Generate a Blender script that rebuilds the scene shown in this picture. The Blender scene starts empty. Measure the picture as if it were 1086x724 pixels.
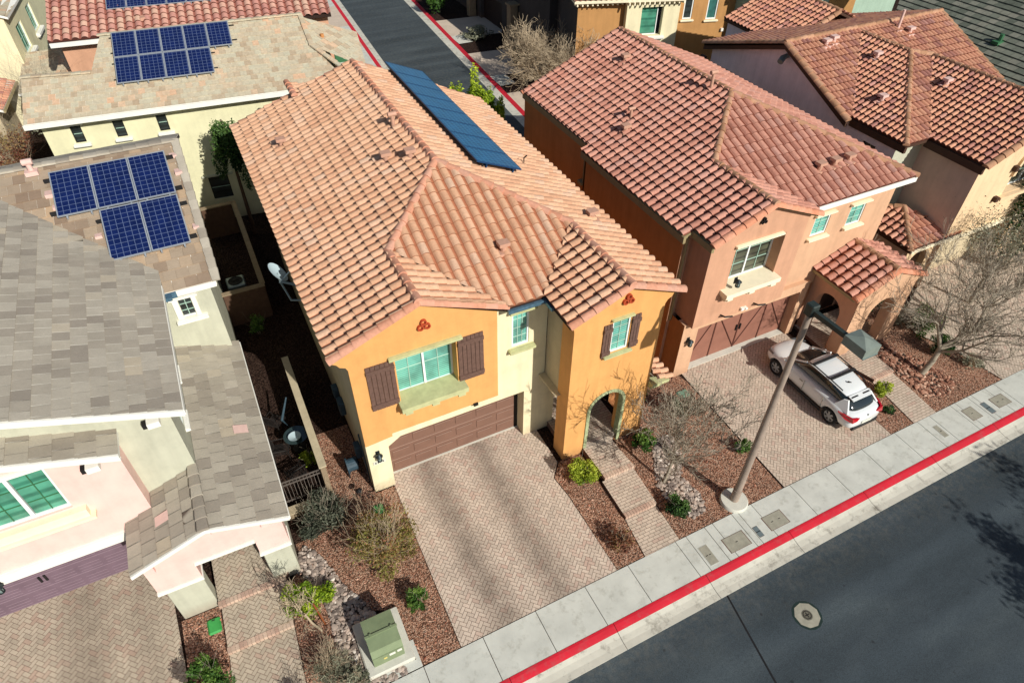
import bpy, math, random, mathutils
from math import sin, cos, tan, radians, pi, sqrt, floor, hypot
from mathutils import Vector as V, Matrix
from mathutils.geometry import tessellate_polygon
R = random.Random(7)
scene = bpy.context.scene
COL = scene.collection

# ---------------------------------------------------------------- colours
def lin(c):
    c = c / 255.0
    return c / 12.92 if c <= 0.04045 else ((c + 0.055) / 1.055) ** 2.4
def rgb(r, g, b, k=1.0):
    return (lin(r) * k, lin(g) * k, lin(b) * k, 1.0)
def mul(c, k): return (c[0] * k, c[1] * k, c[2] * k, 1.0)

# ---------------------------------------------------------------- materials
MATS = {}
def newmat(name):
    m = bpy.data.materials.new(name); m.use_nodes = True
    nt = m.node_tree
    b = nt.nodes['Principled BSDF']
    return m, nt, b
def N(nt, t, **kw):
    n = nt.nodes.new(t)
    for k, v in kw.items():
        setattr(n, k, v)
    return n
def ramp(nt, stops, interp='LINEAR'):
    r = N(nt, 'ShaderNodeValToRGB'); cr = r.color_ramp; cr.interpolation = interp
    while len(cr.elements) > 1: cr.elements.remove(cr.elements[-1])
    cr.elements[0].position = stops[0][0]; cr.elements[0].color = stops[0][1]
    for p, c in stops[1:]:
        e = cr.elements.new(p); e.color = c
    return r
def mixc(nt, a, b, fac, blend='MIX'):
    m = N(nt, 'ShaderNodeMix', data_type='RGBA', blend_type=blend)
    for sock, v in ((0, fac), (6, a), (7, b)):
        if isinstance(v, (int, float, tuple)): m.inputs[sock].default_value = v
        else: nt.links.new(v, m.inputs[sock])
    return m.outputs[2]
def noise(nt, scale, detail=4, rough=.6, vec=None, w=None):
    n = N(nt, 'ShaderNodeTexNoise'); n.inputs['Scale'].default_value = scale
    n.inputs['Detail'].default_value = detail; n.inputs['Roughness'].default_value = rough
    if vec is not None: nt.links.new(vec, n.inputs['Vector'])
    return n.outputs['Fac']
def objco(nt, scale=None):
    g = N(nt, 'ShaderNodeNewGeometry')
    if scale is None: return g.outputs['Position']
    m = N(nt, 'ShaderNodeMapping'); m.inputs['Scale'].default_value = scale
    nt.links.new(g.outputs['Position'], m.inputs['Vector']); return m.outputs['Vector']
def bump(nt, b, h, strength=.3, dist=.02):
    n = N(nt, 'ShaderNodeBump'); n.inputs['Strength'].default_value = strength
    n.inputs['Distance'].default_value = dist
    nt.links.new(h, n.inputs['Height']); nt.links.new(n.outputs[0], b.inputs['Normal'])

def plain(name, c, rough=.7, var=.12, scale=3.0, metal=0.0, spec=.3, bmp=0.0, bscale=60):
    m, nt, b = newmat(name)
    p = objco(nt)
    f = noise(nt, scale, 5, .6, p)
    r = ramp(nt, [(.3, mul(c, 1 - var)), (.7, mul(c, 1 + var))]); nt.links.new(f, r.inputs[0])
    nt.links.new(r.outputs[0], b.inputs['Base Color'])
    b.inputs['Roughness'].default_value = rough; b.inputs['Metallic'].default_value = metal
    b.inputs['Specular IOR Level'].default_value = spec
    if bmp: bump(nt, b, noise(nt, bscale, 3, .6, p), bmp, .02)
    return m

def stucco(name, c, streak=.10):
    m, nt, b = newmat(name)
    p = objco(nt)
    big = ramp(nt, [(.28, mul(c, .86)), (.5, mul(c, .98)), (.75, mul(c, 1.07))]); nt.links.new(noise(nt, 1.1, 9, .72, p), big.inputs[0])
    ps = objco(nt, (2.2, 2.2, .25))
    st = ramp(nt, [(.35, (1 - streak, 1 - streak, 1 - streak, 1)), (.6, (1, 1, 1, 1))]); nt.links.new(noise(nt, 1.5, 5, .6, ps), st.inputs[0])
    c2 = mixc(nt, big.outputs[0], st.outputs[0], 1.0, 'MULTIPLY')
    # splash dirt near the ground
    sx = N(nt, 'ShaderNodeSeparateXYZ'); nt.links.new(p, sx.inputs[0])
    mr = N(nt, 'ShaderNodeMapRange'); mr.inputs['From Min'].default_value = .0; mr.inputs['From Max'].default_value = .55
    mr.inputs['To Min'].default_value = .35; mr.inputs['To Max'].default_value = 0
    nt.links.new(sx.outputs['Z'], mr.inputs['Value'])
    c3 = mixc(nt, c2, mul(rgb(130, 95, 75), 1), mr.outputs[0])
    nt.links.new(c3, b.inputs['Base Color'])
    b.inputs['Roughness'].default_value = .92; b.inputs['Specular IOR Level'].default_value = .15
    bump(nt, b, noise(nt, 38, 6, .8, p), .6, .02)
    return m

def tone(name, stops, rough=.8, attr='tone', dirt=.25, dscale=1.2, bmp=.25, spec=.2, fine=30, interp='LINEAR', streak=None):
    m, nt, b = newmat(name)
    a = N(nt, 'ShaderNodeAttribute', attribute_name=attr)
    r = ramp(nt, stops, interp); nt.links.new(a.outputs['Fac'], r.inputs[0])
    p = objco(nt)
    d = ramp(nt, [(.3, (1 - dirt, 1 - dirt, 1 - dirt, 1)), (.65, (1, 1, 1, 1))]); nt.links.new(noise(nt, dscale, 6, .7, p), d.inputs[0])
    c = mixc(nt, r.outputs[0], d.outputs[0], 1.0, 'MULTIPLY')
    pf = objco(nt, streak) if streak else p
    f = ramp(nt, [(.25, (.82, .82, .82, 1)), (.75, (1.12, 1.12, 1.12, 1))]); nt.links.new(noise(nt, fine, 3, .6, pf), f.inputs[0])
    c = mixc(nt, c, f.outputs[0], 1.0, 'MULTIPLY')
    nt.links.new(c, b.inputs['Base Color'])
    b.inputs['Roughness'].default_value = rough; b.inputs['Specular IOR Level'].default_value = spec
    if bmp: bump(nt, b, noise(nt, fine * 1.5, 3, .6, p), bmp, .01)
    return m

# ---------------------------------------------------------------- mesh builder
class MB:
    def __init__(s): s.v = []; s.f = []; s.t = []; s.m = Matrix.Identity(4)
    def vert(s, p): s.v.append(tuple(s.m @ V(p))); return len(s.v) - 1
    def face(s, pts, t=.5):
        s.f.append([s.vert(p) for p in pts]); s.t.append(t)
    def idx(s, ids, t=.5): s.f.append(list(ids)); s.t.append(t)
    def box(s, x0, x1, y0, y1, z0, z1, t=.5):
        i = [s.vert(p) for p in ((x0,y0,z0),(x1,y0,z0),(x1,y1,z0),(x0,y1,z0),(x0,y0,z1),(x1,y0,z1),(x1,y1,z1),(x0,y1,z1))]
        for q in ((0,3,2,1),(4,5,6,7),(0,1,5,4),(1,2,6,5),(2,3,7,6),(3,0,4,7)): s.idx([i[k] for k in q], t)
    def bevbox(s, x0, x1, y0, y1, z0, z1, b=.02, t=.5):
        # box with chamfered vertical + top edges
        s.prism([(x0+b,y0),(x1-b,y0),(x1,y0+b),(x1,y1-b),(x1-b,y1),(x0+b,y1),(x0,y1-b),(x0,y0+b)], z0, z1-b, t, cap=False)
        i = [(x0+b,y0,z1-b),(x1-b,y0,z1-b),(x1,y0+b,z1-b),(x1,y1-b,z1-b),(x1-b,y1,z1-b),(x0+b,y1,z1-b),(x0,y1-b,z1-b),(x0,y0+b,z1-b)]
        j = [(x0+b,y0+b,z1),(x1-b,y0+b,z1),(x1-b,y0+b,z1),(x1-b,y1-b,z1),(x1-b,y1-b,z1),(x0+b,y1-b,z1),(x0+b,y1-b,z1),(x0+b,y0+b,z1)]
        for k in range(8):
            l = (k + 1) % 8
            if j[k] == j[l]: s.face([i[k], i[l], j[k]], t)
            else: s.face([i[k], i[l], j[l], j[k]], t)
        s.face([j[0], j[1], j[3], j[5]], t)
    def prism(s, poly, z0, z1, t=.5, cap=True):
        n = len(poly); a = [s.vert((p[0], p[1], z0)) for p in poly]; b = [s.vert((p[0], p[1], z1)) for p in poly]
        for k in range(n): l = (k + 1) % n; s.idx([a[k], a[l], b[l], b[k]], t)
        if cap:
            s.idx(b, t); s.idx(a[::-1], t)
    def extr(s, O, A, B, Nn, poly, d, t=.5):
        """polygon in plane (A,B) at O, extruded by -Nn*d"""
        O, A, B, Nn = V(O), V(A), V(B), V(Nn)
        f = [O + A * p[0] + B * p[1] for p in poly]; g = [q - Nn * d for q in f]
        a = [s.vert(p) for p in f]; b = [s.vert(p) for p in g]; n = len(poly)
        tri = tessellate_polygon([[V((p[0], p[1], 0)) for p in poly]])
        for q in tri: s.idx([a[k] for k in q], t); s.idx([b[k] for k in q][::-1], t)
        for k in range(n): l = (k + 1) % n; s.idx([a[l], a[k], b[k], b[l]], t)
    def tube(s, pts, rad, n=8, cap=True, t=.5):
        pts = [V(p) for p in pts]; rings = []
        up = V((0, 0, 1))
        for k, p in enumerate(pts):
            d = (pts[min(k + 1, len(pts) - 1)] - pts[max(k - 1, 0)])
            if d.length < 1e-9: d = V((0, 0, 1))
            d.normalize()
            a = d.cross(up)
            if a.length < .05: a = d.cross(V((1, 0, 0)))
            a.normalize(); b = d.cross(a)
            r = rad[k] if isinstance(rad, (list, tuple)) else rad
            rings.append([s.vert(p + (a * cos(2 * pi * j / n) + b * sin(2 * pi * j / n)) * r) for j in range(n)])
        for k in range(len(rings) - 1):
            for j in range(n):
                l = (j + 1) % n; s.idx([rings[k][j], rings[k][l], rings[k + 1][l], rings[k + 1][j]], t)
        if cap: s.idx(rings[0][::-1], t); s.idx(rings[-1], t)
    def lathe(s, prof, c=(0, 0, 0), n=24, t=.5):
        rings = [[s.vert((c[0] + r * cos(2 * pi * j / n), c[1] + r * sin(2 * pi * j / n), c[2] + z)) for j in range(n)] for r, z in prof]
        for k in range(len(rings) - 1):
            for j in range(n):
                l = (j + 1) % n; s.idx([rings[k][j], rings[k][l], rings[k + 1][l], rings[k + 1][j]], t)
        s.idx(rings[0][::-1], t); s.idx(rings[-1], t)
    def blob(s, c, r, t=.5, seed=0, n=6, m=4, jit=.2):
        rr = random.Random(seed); rows = []
        top = s.vert((c[0], c[1], c[2] + r[2])); bot = s.vert((c[0], c[1], c[2] - r[2]))
        for i in range(1, m):
            a = pi * i / m
            rows.append([s.vert((c[0] + r[0] * sin(a) * cos(2*pi*j/n) * (1 + rr.uniform(-jit, jit)), c[1] + r[1] * sin(a) * sin(2*pi*j/n) * (1 + rr.uniform(-jit, jit)), c[2] + r[2] * cos(a) * (1 + rr.uniform(-jit, jit)))) for j in range(n)])
        for j in range(n):
            l = (j + 1) % n
            s.idx([top, rows[0][j], rows[0][l]], t); s.idx([bot, rows[-1][l], rows[-1][j]], t)
            for i in range(len(rows) - 1): s.idx([rows[i][j], rows[i+1][j], rows[i+1][l], rows[i][l]], t)
    def build(s, name, mat, parent=None, smooth=None, local=False, origin=None):
        me = bpy.data.meshes.new(name)
        if parent is not None: off = V((0, 0, 0)) if local else V(parent['_o'])
        elif origin is not None: off = V(origin)
        else:
            xs = [p[0] for p in s.v]; ys = [p[1] for p in s.v]; zs = [p[2] for p in s.v]
            off = V(((min(xs) + max(xs)) / 2, (min(ys) + max(ys)) / 2, min(zs)))
        me.from_pydata([(p[0] - off.x, p[1] - off.y, p[2] - off.z) for p in s.v], [], s.f)
        at = me.attributes.new('tone', 'FLOAT', 'FACE'); at.data.foreach_set('value', s.t)
        me.materials.append(mat)
        me.validate(); me.update()
        if smooth is not None:
            me.shade_smooth(); me.set_sharp_from_angle(angle=radians(smooth))
        o = bpy.data.objects.new(name, me); COL.objects.link(o)
        o['_o'] = tuple(off)
        if parent is not None:
            o.parent = parent; o['_o'] = parent['_o']
        else: o.location = off
        return o

def tag(o, label=None, cat=None, group=None, kind=None):
    if label: o['label'] = label
    if cat: o['category'] = cat
    if group: o['group'] = group
    if kind: o['kind'] = kind
    return o
def thing(name, label, cat, loc=(0, 0, 0), group=None):
    o = bpy.data.objects.new(name, None); COL.objects.link(o); o.location = loc; o['_o'] = tuple(loc)
    o.empty_display_size = .3
    return tag(o, label, cat, group)
def dup(root, loc, rz=0, label=None, s=1.0):
    def cp(o, par):
        c = o.copy(); COL.objects.link(c); c.parent = par
        for ch in [x for x in bpy.data.objects if x.parent == o]: cp(ch, c)
        return c
    r = cp(root, None); r.location = loc; r.rotation_euler = (0, 0, rz); r.scale = (s, s, s)
    if label: r['label'] = label
    return r

# ---------------------------------------------------------------- clipping helpers
def clip_half(poly, a, b, c):
    """keep a*x+b*y+c>=0"""
    out = []
    for i in range(len(poly)):
        p, q = poly[i], poly[(i + 1) % len(poly)]
        dp, dq = a * p[0] + b * p[1] + c, a * q[0] + b * q[1] + c
        if dp >= -1e-9: out.append(p)
        if (dp > 1e-9 and dq < -1e-9) or (dp < -1e-9 and dq > 1e-9):
            t = dp / (dp - dq); out.append((p[0] + (q[0] - p[0]) * t, p[1] + (q[1] - p[1]) * t))
    return out
def tris_of(poly):
    ts = tessellate_polygon([[V((p[0], p[1], 0)) for p in poly]]); res = []
    for a, b, c in ts:
        P, Q, S = poly[a], poly[b], poly[c]
        ar = (Q[0]-P[0])*(S[1]-P[1]) - (Q[1]-P[1])*(S[0]-P[0])
        if abs(ar) < 1e-7: continue
        if ar < 0: Q, S = S, Q
        hs = []
        for A, B in ((P, Q), (Q, S), (S, P)):
            hs.append((-(B[1]-A[1]), B[0]-A[0], -(-(B[1]-A[1]) * A[0] + (B[0]-A[0]) * A[1])))
        xs = [p[0] for p in (P, Q, S)]; ys = [p[1] for p in (P, Q, S)]
        res.append((hs, min(xs), max(xs), min(ys), max(ys)))
    return res
def h01(i, j, k=0):
    x = (i * 73856093 ^ j * 19349663 ^ k * 83492791 ^ 0x9e3779b9) & 0xffffffff
    for _ in range(2):
        x = ((x ^ (x >> 16)) * 0x45d9f3b) & 0xffffffff
    x ^= x >> 16
    return (x & 0xffff) / 65535.0

# barrel profile, u in [0,1)
BAR = [(0, 0), (.08, .022), (.17, .072), (.30, .102), (.45, .112), (.60, .102), (.73, .072), (.82, .022), (.90, .0)]
def barh(u):
    u -= floor(u)
    for k in range(len(BAR)):
        a = BAR[k]; b = BAR[k + 1] if k + 1 < len(BAR) else (1, 0)
        if u <= b[0]: return a[1] + (b[1] - a[1]) * (u - a[0]) / (b[0] - a[0])
    return 0

def roof_plane(mb, deck, pts, kind='barrel', pu=.36, pv=.435, step=.062, amp=1.0, dk=.14, lowz=None):
    """pts: 3D polygon (planar).  adds tiles to mb, a flat under-slab to deck"""
    P = [V(p) for p in pts]
    n = V((0, 0, 0))
    for i in range(len(P)):
        a, b = P[i], P[(i + 1) % len(P)]; n += a.cross(b)
    n.normalize()
    if n.z < 0: n = -n
    dn = V((n.x, n.y, 0)); dn = (dn - n * dn.dot(n)); dn.normalize()     # down slope
    u = dn.cross(n); u.normalize()
    low = max(P, key=lambda p: p.dot(dn)); vb = low.dot(dn)
    h = P[0].dot(n)
    poly = [(p.dot(u), p.dot(dn) - vb) for p in P]      # v<=0, eave at 0
    tr = tris_of(poly)
    cache = {}
    def emit(p2, hh, out):
        key = (round(p2[0], 4), round(p2[1], 4), round(hh, 4))
        if key not in cache:
            q = u * p2[0] + dn * (p2[1] + vb) + n * (h + hh)
            cache[key] = mb.vert(q)
        out.append(cache[key])
    for hs, x0, x1, y0, y1 in tr:
        for j in range(int(floor(y0 / pv)) , int(floor(y1 / pv - 1e-6)) + 1):
            va, vbm = j * pv, (j + 1) * pv
            if kind == 'flat':
                offu = (j % 2) * .5 * pu
            else: offu = 0
            for i in range(int(floor((x0 - offu) / pu)) - 1, int(floor((x1 - offu) / pu)) + 2):
                ua = i * pu + offu
                tn = h01(i, j, 3)
                js = (h01(i, j, 5) - .5)
                if kind == 'barrel':
                    ks = [(BAR[k][0], BAR[k + 1][0] if k + 1 < len(BAR) else 1.0) for k in range(len(BAR))]
                else: ks = [(0.0, .965), (.965, 1.0)]
                A = amp * (1 + .10 * js)
                for ki, (k0, k1) in enumerate(ks):
                    def H(uu, vv):
                        f = (vv - va) / pv
                        if kind == 'barrel': return barh(uu) * A + step * f
                        gap = -.012 if ki == 1 else 0
                        return step * f + js * .012 + gap
                    q = [(ua + k0 * pu, va), (ua + k1 * pu, va), (ua + k1 * pu, vbm), (ua + k0 * pu, vbm)]
                    if q[1][0] < x0 or q[0][0] > x1: continue
                    c = q
                    for a_, b_, c_ in hs:
                        c = clip_half(c, a_, b_, c_)
                        if len(c) < 3: break
                    if len(c) >= 3:
                        ids = []
                        for p in c:
                            uu = min(max((p[0] - ua) / pu, k0), k1)
                            emit(p, H(uu if uu < 1 else .99999, p[1]), ids)
                        ids2 = [x for k, x in enumerate(ids) if x != ids[k - 1]]
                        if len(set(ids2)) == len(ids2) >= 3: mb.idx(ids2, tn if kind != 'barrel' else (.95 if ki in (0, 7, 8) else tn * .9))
                    # butt face at the lower end; barrel butts get a painted course-shadow tone
                    seg = [k0 * pu + ua, k1 * pu + ua]; vv = vbm - 1e-6
                    ok = True
                    for a_, b_, c_ in hs:
                        d0 = a_ * seg[0] + b_ * vv + c_; d1 = a_ * seg[1] + b_ * vv + c_
                        if d0 < 0 and d1 < 0: ok = False; break
                        if d0 < 0: seg[0] = seg[0] + (seg[1] - seg[0]) * (d0 / (d0 - d1))
                        elif d1 < 0: seg[1] = seg[0] + (seg[1] - seg[0]) * (d0 / (d0 - d1))
                    if ok and seg[1] - seg[0] > 1e-4:
                        lowv = abs(vbm) < 1e-6
                        ids = []
                        ua0 = min((seg[0] - ua) / pu, .99999); ua1 = min((seg[1] - ua) / pu, .99999)
                        base0 = -.03 if lowv else ((barh(ua0) * amp * .9) if kind == 'barrel' else -.01)
                        base1 = -.03 if lowv else ((barh(ua1) * amp * .9) if kind == 'barrel' else -.01)
                        emit((seg[0], vbm), H(ua0, vbm), ids); emit((seg[1], vbm), H(ua1, vbm), ids)
                        emit((seg[1], vbm), base1, ids); emit((seg[0], vbm), base0, ids)
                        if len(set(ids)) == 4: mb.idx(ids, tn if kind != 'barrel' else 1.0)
    if deck is not None:
        a = [deck.vert(p - n * .012) for p in P]; b = [deck.vert(p - n * .012 - V((0, 0, dk))) for p in P]
        for q in tessellate_polygon([[V((p[0], p[1], 0)) for p in poly]]):
            deck.idx([a[k] for k in q]); deck.idx([b[k] for k in q][::-1])
        for k in range(len(P)): l = (k + 1) % len(P); deck.idx([a[l], a[k], b[k], b[l]])

def caps(mb, p0, p1, r=.145, seg=.43, up=V((0, 0, 1)), lift=.05, key=0, flat=False):
    p0, p1 = V(p0), V(p1); L = (p1 - p0).length; d = (p1 - p0) / L
    side = d.cross(up).normalized(); w = side.cross(d).normalized()
    n = max(1, round(L / seg)); s = L / n; K = 7
    for i in range(n):
        a = p0 + d * (s * i - .03); b = p0 + d * (s * (i + 1) + .02); t = h01(i, key, 9)
        ra, rb = r * .88, r * 1.06
        la, lb = lift, lift + .022
        ring = []
        for (c, rr, ll) in ((a, ra, la), (b, rb, lb), (b, rb * .72, lb - .01)):
            if flat: pr = [(-rr, 0 - .02), (-rr * .9, rr * .30), (0, rr * .45), (rr * .9, rr * .30), (rr, -.02)]
            else: pr = [(-cos(pi * k / (K - 1)) * rr, sin(pi * k / (K - 1)) * rr * .95 - .03) for k in range(K)]
            ring.append([mb.vert(c + side * x + w * (y + ll - .03)) for x, y in pr])
        for q in range(2):
            for k in range(len(ring[0]) - 1): mb.idx([ring[q][k], ring[q][k + 1], ring[q + 1][k + 1], ring[q + 1][k]], t)
        mb.idx(ring[2], t); mb.idx(ring[0][::-1], t)

# ---------------------------------------------------------------- wall helper
def wall(name, mat, parent, O, U, outline, holes=(), depth=.12, thick=0.0, label=None, revmat=None, smooth=None):
    """vertical wall sheet; U = horizontal dir, outward normal = U x Z; holes get reveals of given depth"""
    O = V(O); U = V(U).normalized(); Z = V((0, 0, 1)); Nn = U.cross(Z)
    mb = MB(); zb = min(p[1] for p in outline) + .004
    holes = [[(p[0], max(p[1], zb)) for p in h] for h in holes]
    polys = [outline] + [list(h) for h in holes]
    flat = [p for q in polys for p in q]
    ids = [mb.vert(O + U * p[0] + Z * p[1]) for p in flat]
    for q in tessellate_polygon([[V((p[0], p[1], 0)) for p in pl] for pl in polys]): mb.idx([ids[k] for k in q])
    def ring(pl, d, flip):
        a = [O + U * p[0] + Z * p[1] for p in pl]
        for k in range(len(a)):
            l = (k + 1) % len(a); q = [a[k], a[l], a[l] - Nn * d, a[k] - Nn * d]
            mb.face(q[::-1] if flip else q)
    ds = depth if isinstance(depth, (list, tuple)) else [depth] * len(holes)
    for h, d in zip(holes, ds): ring(list(h), d, False)
    if thick: ring(outline, thick, True)
    o = mb.build(name, mat, parent, smooth=smooth)
    if label: o['label'] = label
    return o
def rect(x0, x1, z0, z1): return [(x0, z0), (x1, z0), (x1, z1), (x0, z1)]
def arch(x0, x1, z0, spring, n=12):
    c = (x0 + x1) / 2; r = (x1 - x0) / 2
    return [(x0, z0), (x1, z0)] + [(c + r * cos(pi * k / n), spring + r * sin(pi * k / n)) for k in range(n + 1)]

def obox(mb, O, U, u0, u1, n0, n1, z0, z1, t=.5):
    O = V(O); U = V(U).normalized(); Nn = U.cross(V((0, 0, 1)))
    m = Matrix(((U.x, -Nn.x, 0, O.x), (U.y, -Nn.y, 0, O.y), (0, 0, 1, O.z), (0, 0, 0, 1)))
    old = mb.m; mb.m = old @ m
    mb.box(u0, u1, -n1, -n0, z0, z1, t); mb.m = old
def orod(mb, O, U, a, b, r, n=8):
    O = V(O); U = V(U).normalized(); Nn = U.cross(V((0, 0, 1)))
    f = lambda p: O + U * p[0] + Nn * p[1] + V((0, 0, p[2]))
    mb.tube([f(a), f(b)], r, n)

def window(parent, O, U, u0, u1, z0, z1, d, fmat, gmat, cols=2, mu=(1, 1), fw=.06, label=None, mm='muntin'):
    """frame flush at depth d behind wall plane, panes, muntins"""
    f = MB()
    obox(f, O, U, u0, u1, -d - .04, -d + .04, z0, z0 + fw); obox(f, O, U, u0, u1, -d - .04, -d + .04, z1 - fw, z1)
    obox(f, O, U, u0, u0 + fw, -d - .04, -d + .04, z0 + fw, z1 - fw); obox(f, O, U, u1 - fw, u1, -d - .04, -d + .04, z0 + fw, z1 - fw)
    w = (u1 - u0) / cols
    for k in range(1, cols): obox(f, O, U, u0 + w * k - fw * .6, u0 + w * k + fw * .6, -d - .04, -d + .045, z0 + fw, z1 - fw)
    wo = f.build('window', fmat, parent)
    if label: wo['label'] = label
    if mu[0] + mu[1]:
        g = MB()
        for c in range(cols):
            a = u0 + w * c + fw; b = u0 + w * (c + 1) - fw
            for k in range(1, mu[0] + 1):
                x = a + (b - a) * k / (mu[0] + 1); obox(g, O, U, x - .012, x + .012, -d - .01, -d + .012, z0 + fw, z1 - fw)
            for k in range(1, mu[1] + 1):
                z = z0 + (z1 - z0) * k / (mu[1] + 1); obox(g, O, U, a, b, -d - .01, -d + .014, z - .012, z + .012)
        g.build('muntin', MATS[mm], wo)
    p = MB()
    for c in range(cols):
        a = u0 + w * c + fw * .8; b = u0 + w * (c + 1) - fw * .8
        obox(p, O, U, a, b, -d - .03, -d - .012, z0 + fw * .8, z1 - fw * .8)
    p.build('pane', gmat, wo)
    return wo
def beam(name, parent, mat, O, U, u0, u1, z0, z1, proj, ends=.03, label=None):
    mb = MB()
    obox(mb, O, U, u0, u1, 0, proj * .7, z0, z1); obox(mb, O, U, u0 - ends, u1 + ends, .0, proj, z0 + (z1 - z0) * .3, z1 - (z1 - z0) * .12 + .003)
    o = mb.build(name, mat, parent)
    return o

# ================================================================ MATERIALS
M = MATS
M['cream'] = stucco('cream_stucco', rgb(243, 232, 192, .92))
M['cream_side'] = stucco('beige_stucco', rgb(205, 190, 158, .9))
M['orange'] = stucco('orange_stucco', rgb(236, 176, 108, .88), .08)
M['peach'] = stucco('peach_stucco', rgb(218, 168, 136, .86), .09)
M['peach2'] = stucco('pale_peach_stucco', rgb(226, 182, 146, .86), .09)
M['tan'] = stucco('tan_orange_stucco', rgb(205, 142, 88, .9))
M['h3side'] = stucco('mauve_stucco', rgb(244, 232, 234, .98))
M['h3brown'] = stucco('taupe_stucco', rgb(222, 198, 182, .9))
M['h3cream'] = stucco('light_peach_stucco', rgb(244, 212, 170, .9))
M['pink'] = stucco('pink_stucco', rgb(248, 210, 198, .9), .05)
M['sage'] = stucco('sage_stucco', rgb(202, 202, 180, .9))
M['hrcream'] = stucco('lemon_cream_stucco', rgb(236, 231, 190, .9), .06)
M['rearbrown'] = stucco('brown_orange_stucco', rgb(200, 150, 95, .88))
M['mint'] = stucco('mint_stucco', rgb(175, 200, 180, .85))
M['shadewall'] = stucco('shade_grey_stucco', rgb(90, 85, 82, .7))  # dark colour stands in for the shade on these facades
M['white'] = plain('white_trim_paint', rgb(245, 243, 232, .88), .6, .04)
M['vinyl'] = plain('white_vinyl', rgb(242, 246, 242, .88), .4, .02)
M['muntin'] = plain('muntin_paint', rgb(190, 225, 205, .7), .4, .02)
M['green_trim'] = plain('pale_green_foam_trim', rgb(198, 199, 148, .85), .85, .14, 4, bmp=.3)
M['arch_trim'] = plain('weathered_green_stone', rgb(185, 195, 150, .75), .9, .32, 9, bmp=.6, bscale=30)
M['cream_trim'] = plain('cream_foam_trim', rgb(250, 238, 205, .88), .8, .05, 4, bmp=.2)
M['olive'] = plain('olive_fascia_paint', rgb(176, 160, 118, .7), .7, .08)
M['brown_fascia'] = plain('dark_brown_fascia', rgb(88, 62, 48, .7), .7, .1)
M['deck'] = plain('roof_underlay', rgb(70, 48, 40, .5), .9, .2)
M['deckgrey'] = plain('grey_roof_underlay', rgb(66, 60, 56, .5), .9, .2)
M['flash'] = plain('blue_grey_flashing', rgb(110, 150, 175, .7), .35, .3, 8, metal=.5)
M['shutter'] = plain('weathered_brown_shutter', rgb(120, 92, 80, .7), .8, .22, 12)
M['door_brown'] = plain('brown_garage_door', rgb(138, 104, 88, .75), .65, .08, 2)
M['door_highlight'] = plain('garage_door_highlight', rgb(176, 146, 130, .75), .6, .05)  # paler lines paint a highlight on panel tops and row seams
M['door_mauve'] = plain('mauve_brown_garage_door', rgb(160, 110, 92, .75), .65, .10, 2)
M['door_line'] = plain('garage_door_brace', rgb(105, 62, 50, .65), .7, .1)
M['door_purple'] = plain('plum_garage_door', rgb(128, 106, 118, .75), .6, .12, 2)
M['dark'] = plain('matte_black', (.012, .011, .011, 1), .6, .2)
M['iron'] = plain('wrought_iron', (.028, .024, .022, 1), .5, .2, metal=.2)
M['gate_iron'] = plain('sunlit_wrought_iron', (.12, .10, .085, 1), .6, .2)  # paler copy of the iron, sunlight on the pickets put into its colour
M['darkwood'] = plain('dark_wood_door', rgb(52, 34, 28, .7), .6, .3, 6)
M['lantern'] = plain('lantern_metal', rgb(62, 72, 76, .6), .4, .2, metal=.5)
M['lampglass'] = plain('lantern_glass', rgb(150, 170, 165, .6), .15, .1, spec=.6)
M['terracotta'] = plain('terracotta_pipe', rgb(196, 84, 48, .75), .8, .15, 10)
M['grey_metal'] = plain('grey_metal', rgb(150, 165, 165, .7), .35, .08, metal=.4)
M['dish'] = plain('pale_grey_dish', rgb(190, 210, 215, .8), .35, .05)
M['lamphead'] = plain('green_grey_luminaire', rgb(136, 146, 136, .82), .5, .12, 5)
M['lamparm'] = plain('dark_green_arm', rgb(58, 68, 64, .65), .5, .15, 5)
M['pole'] = plain('tan_pole_paint', rgb(176, 158, 142, .75), .6, .14, 4)
M['concrete'] = plain('pale_concrete', rgb(214, 212, 198, .86), .9, .09, 2.5, bmp=.3, bscale=80)
M['conc_dark'] = plain('grey_concrete_lid', rgb(172, 168, 150, .78), .9, .15, 6, bmp=.4)
M['boxgreen'] = plain('bright_green_lid', rgb(70, 170, 85, .8), .6, .12, 8)
M['boxteal'] = plain('faded_green_lid', rgb(125, 165, 140, .75), .7, .12, 8)
M['transf'] = plain('transformer_green', rgb(134, 148, 112, .8), .5, .10, 3)
M['utility_green'] = plain('utility_cabinet_green', rgb(70, 125, 85, .7), .5, .12, 3)
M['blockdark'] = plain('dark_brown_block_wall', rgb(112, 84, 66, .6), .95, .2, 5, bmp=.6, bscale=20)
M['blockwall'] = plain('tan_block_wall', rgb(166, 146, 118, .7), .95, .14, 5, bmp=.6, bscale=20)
M['sticker'] = plain('white_sticker', rgb(230, 230, 215, .85), .5, .05)
M['sticker_y'] = plain('yellow_sticker', rgb(220, 205, 120, .85), .5, .05)
M['vent'] = plain('painted_vent', rgb(212, 165, 140, .78), .6, .1, 8)
M['vent_pink'] = plain('pink_flashing', rgb(232, 196, 184, .85), .7, .06, 8)
M['twig'] = plain('grey_twig_bark', rgb(172, 160, 140, .75), .9, .25, 8)
M['twig_brown'] = plain('brown_bark', rgb(105, 80, 60, .6), .9, .25, 8)
M['twig_pale'] = plain('pale_straw_bark', rgb(200, 180, 150, .75), .9, .2, 8)
M['stake'] = plain('wooden_stake', rgb(150, 85, 45, .7), .9, .15, 8)
M['bluebin'] = plain('blue_grey_plastic', rgb(72, 98, 112, .5), .5, .2, 6)
M['car_white'] = None

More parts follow.
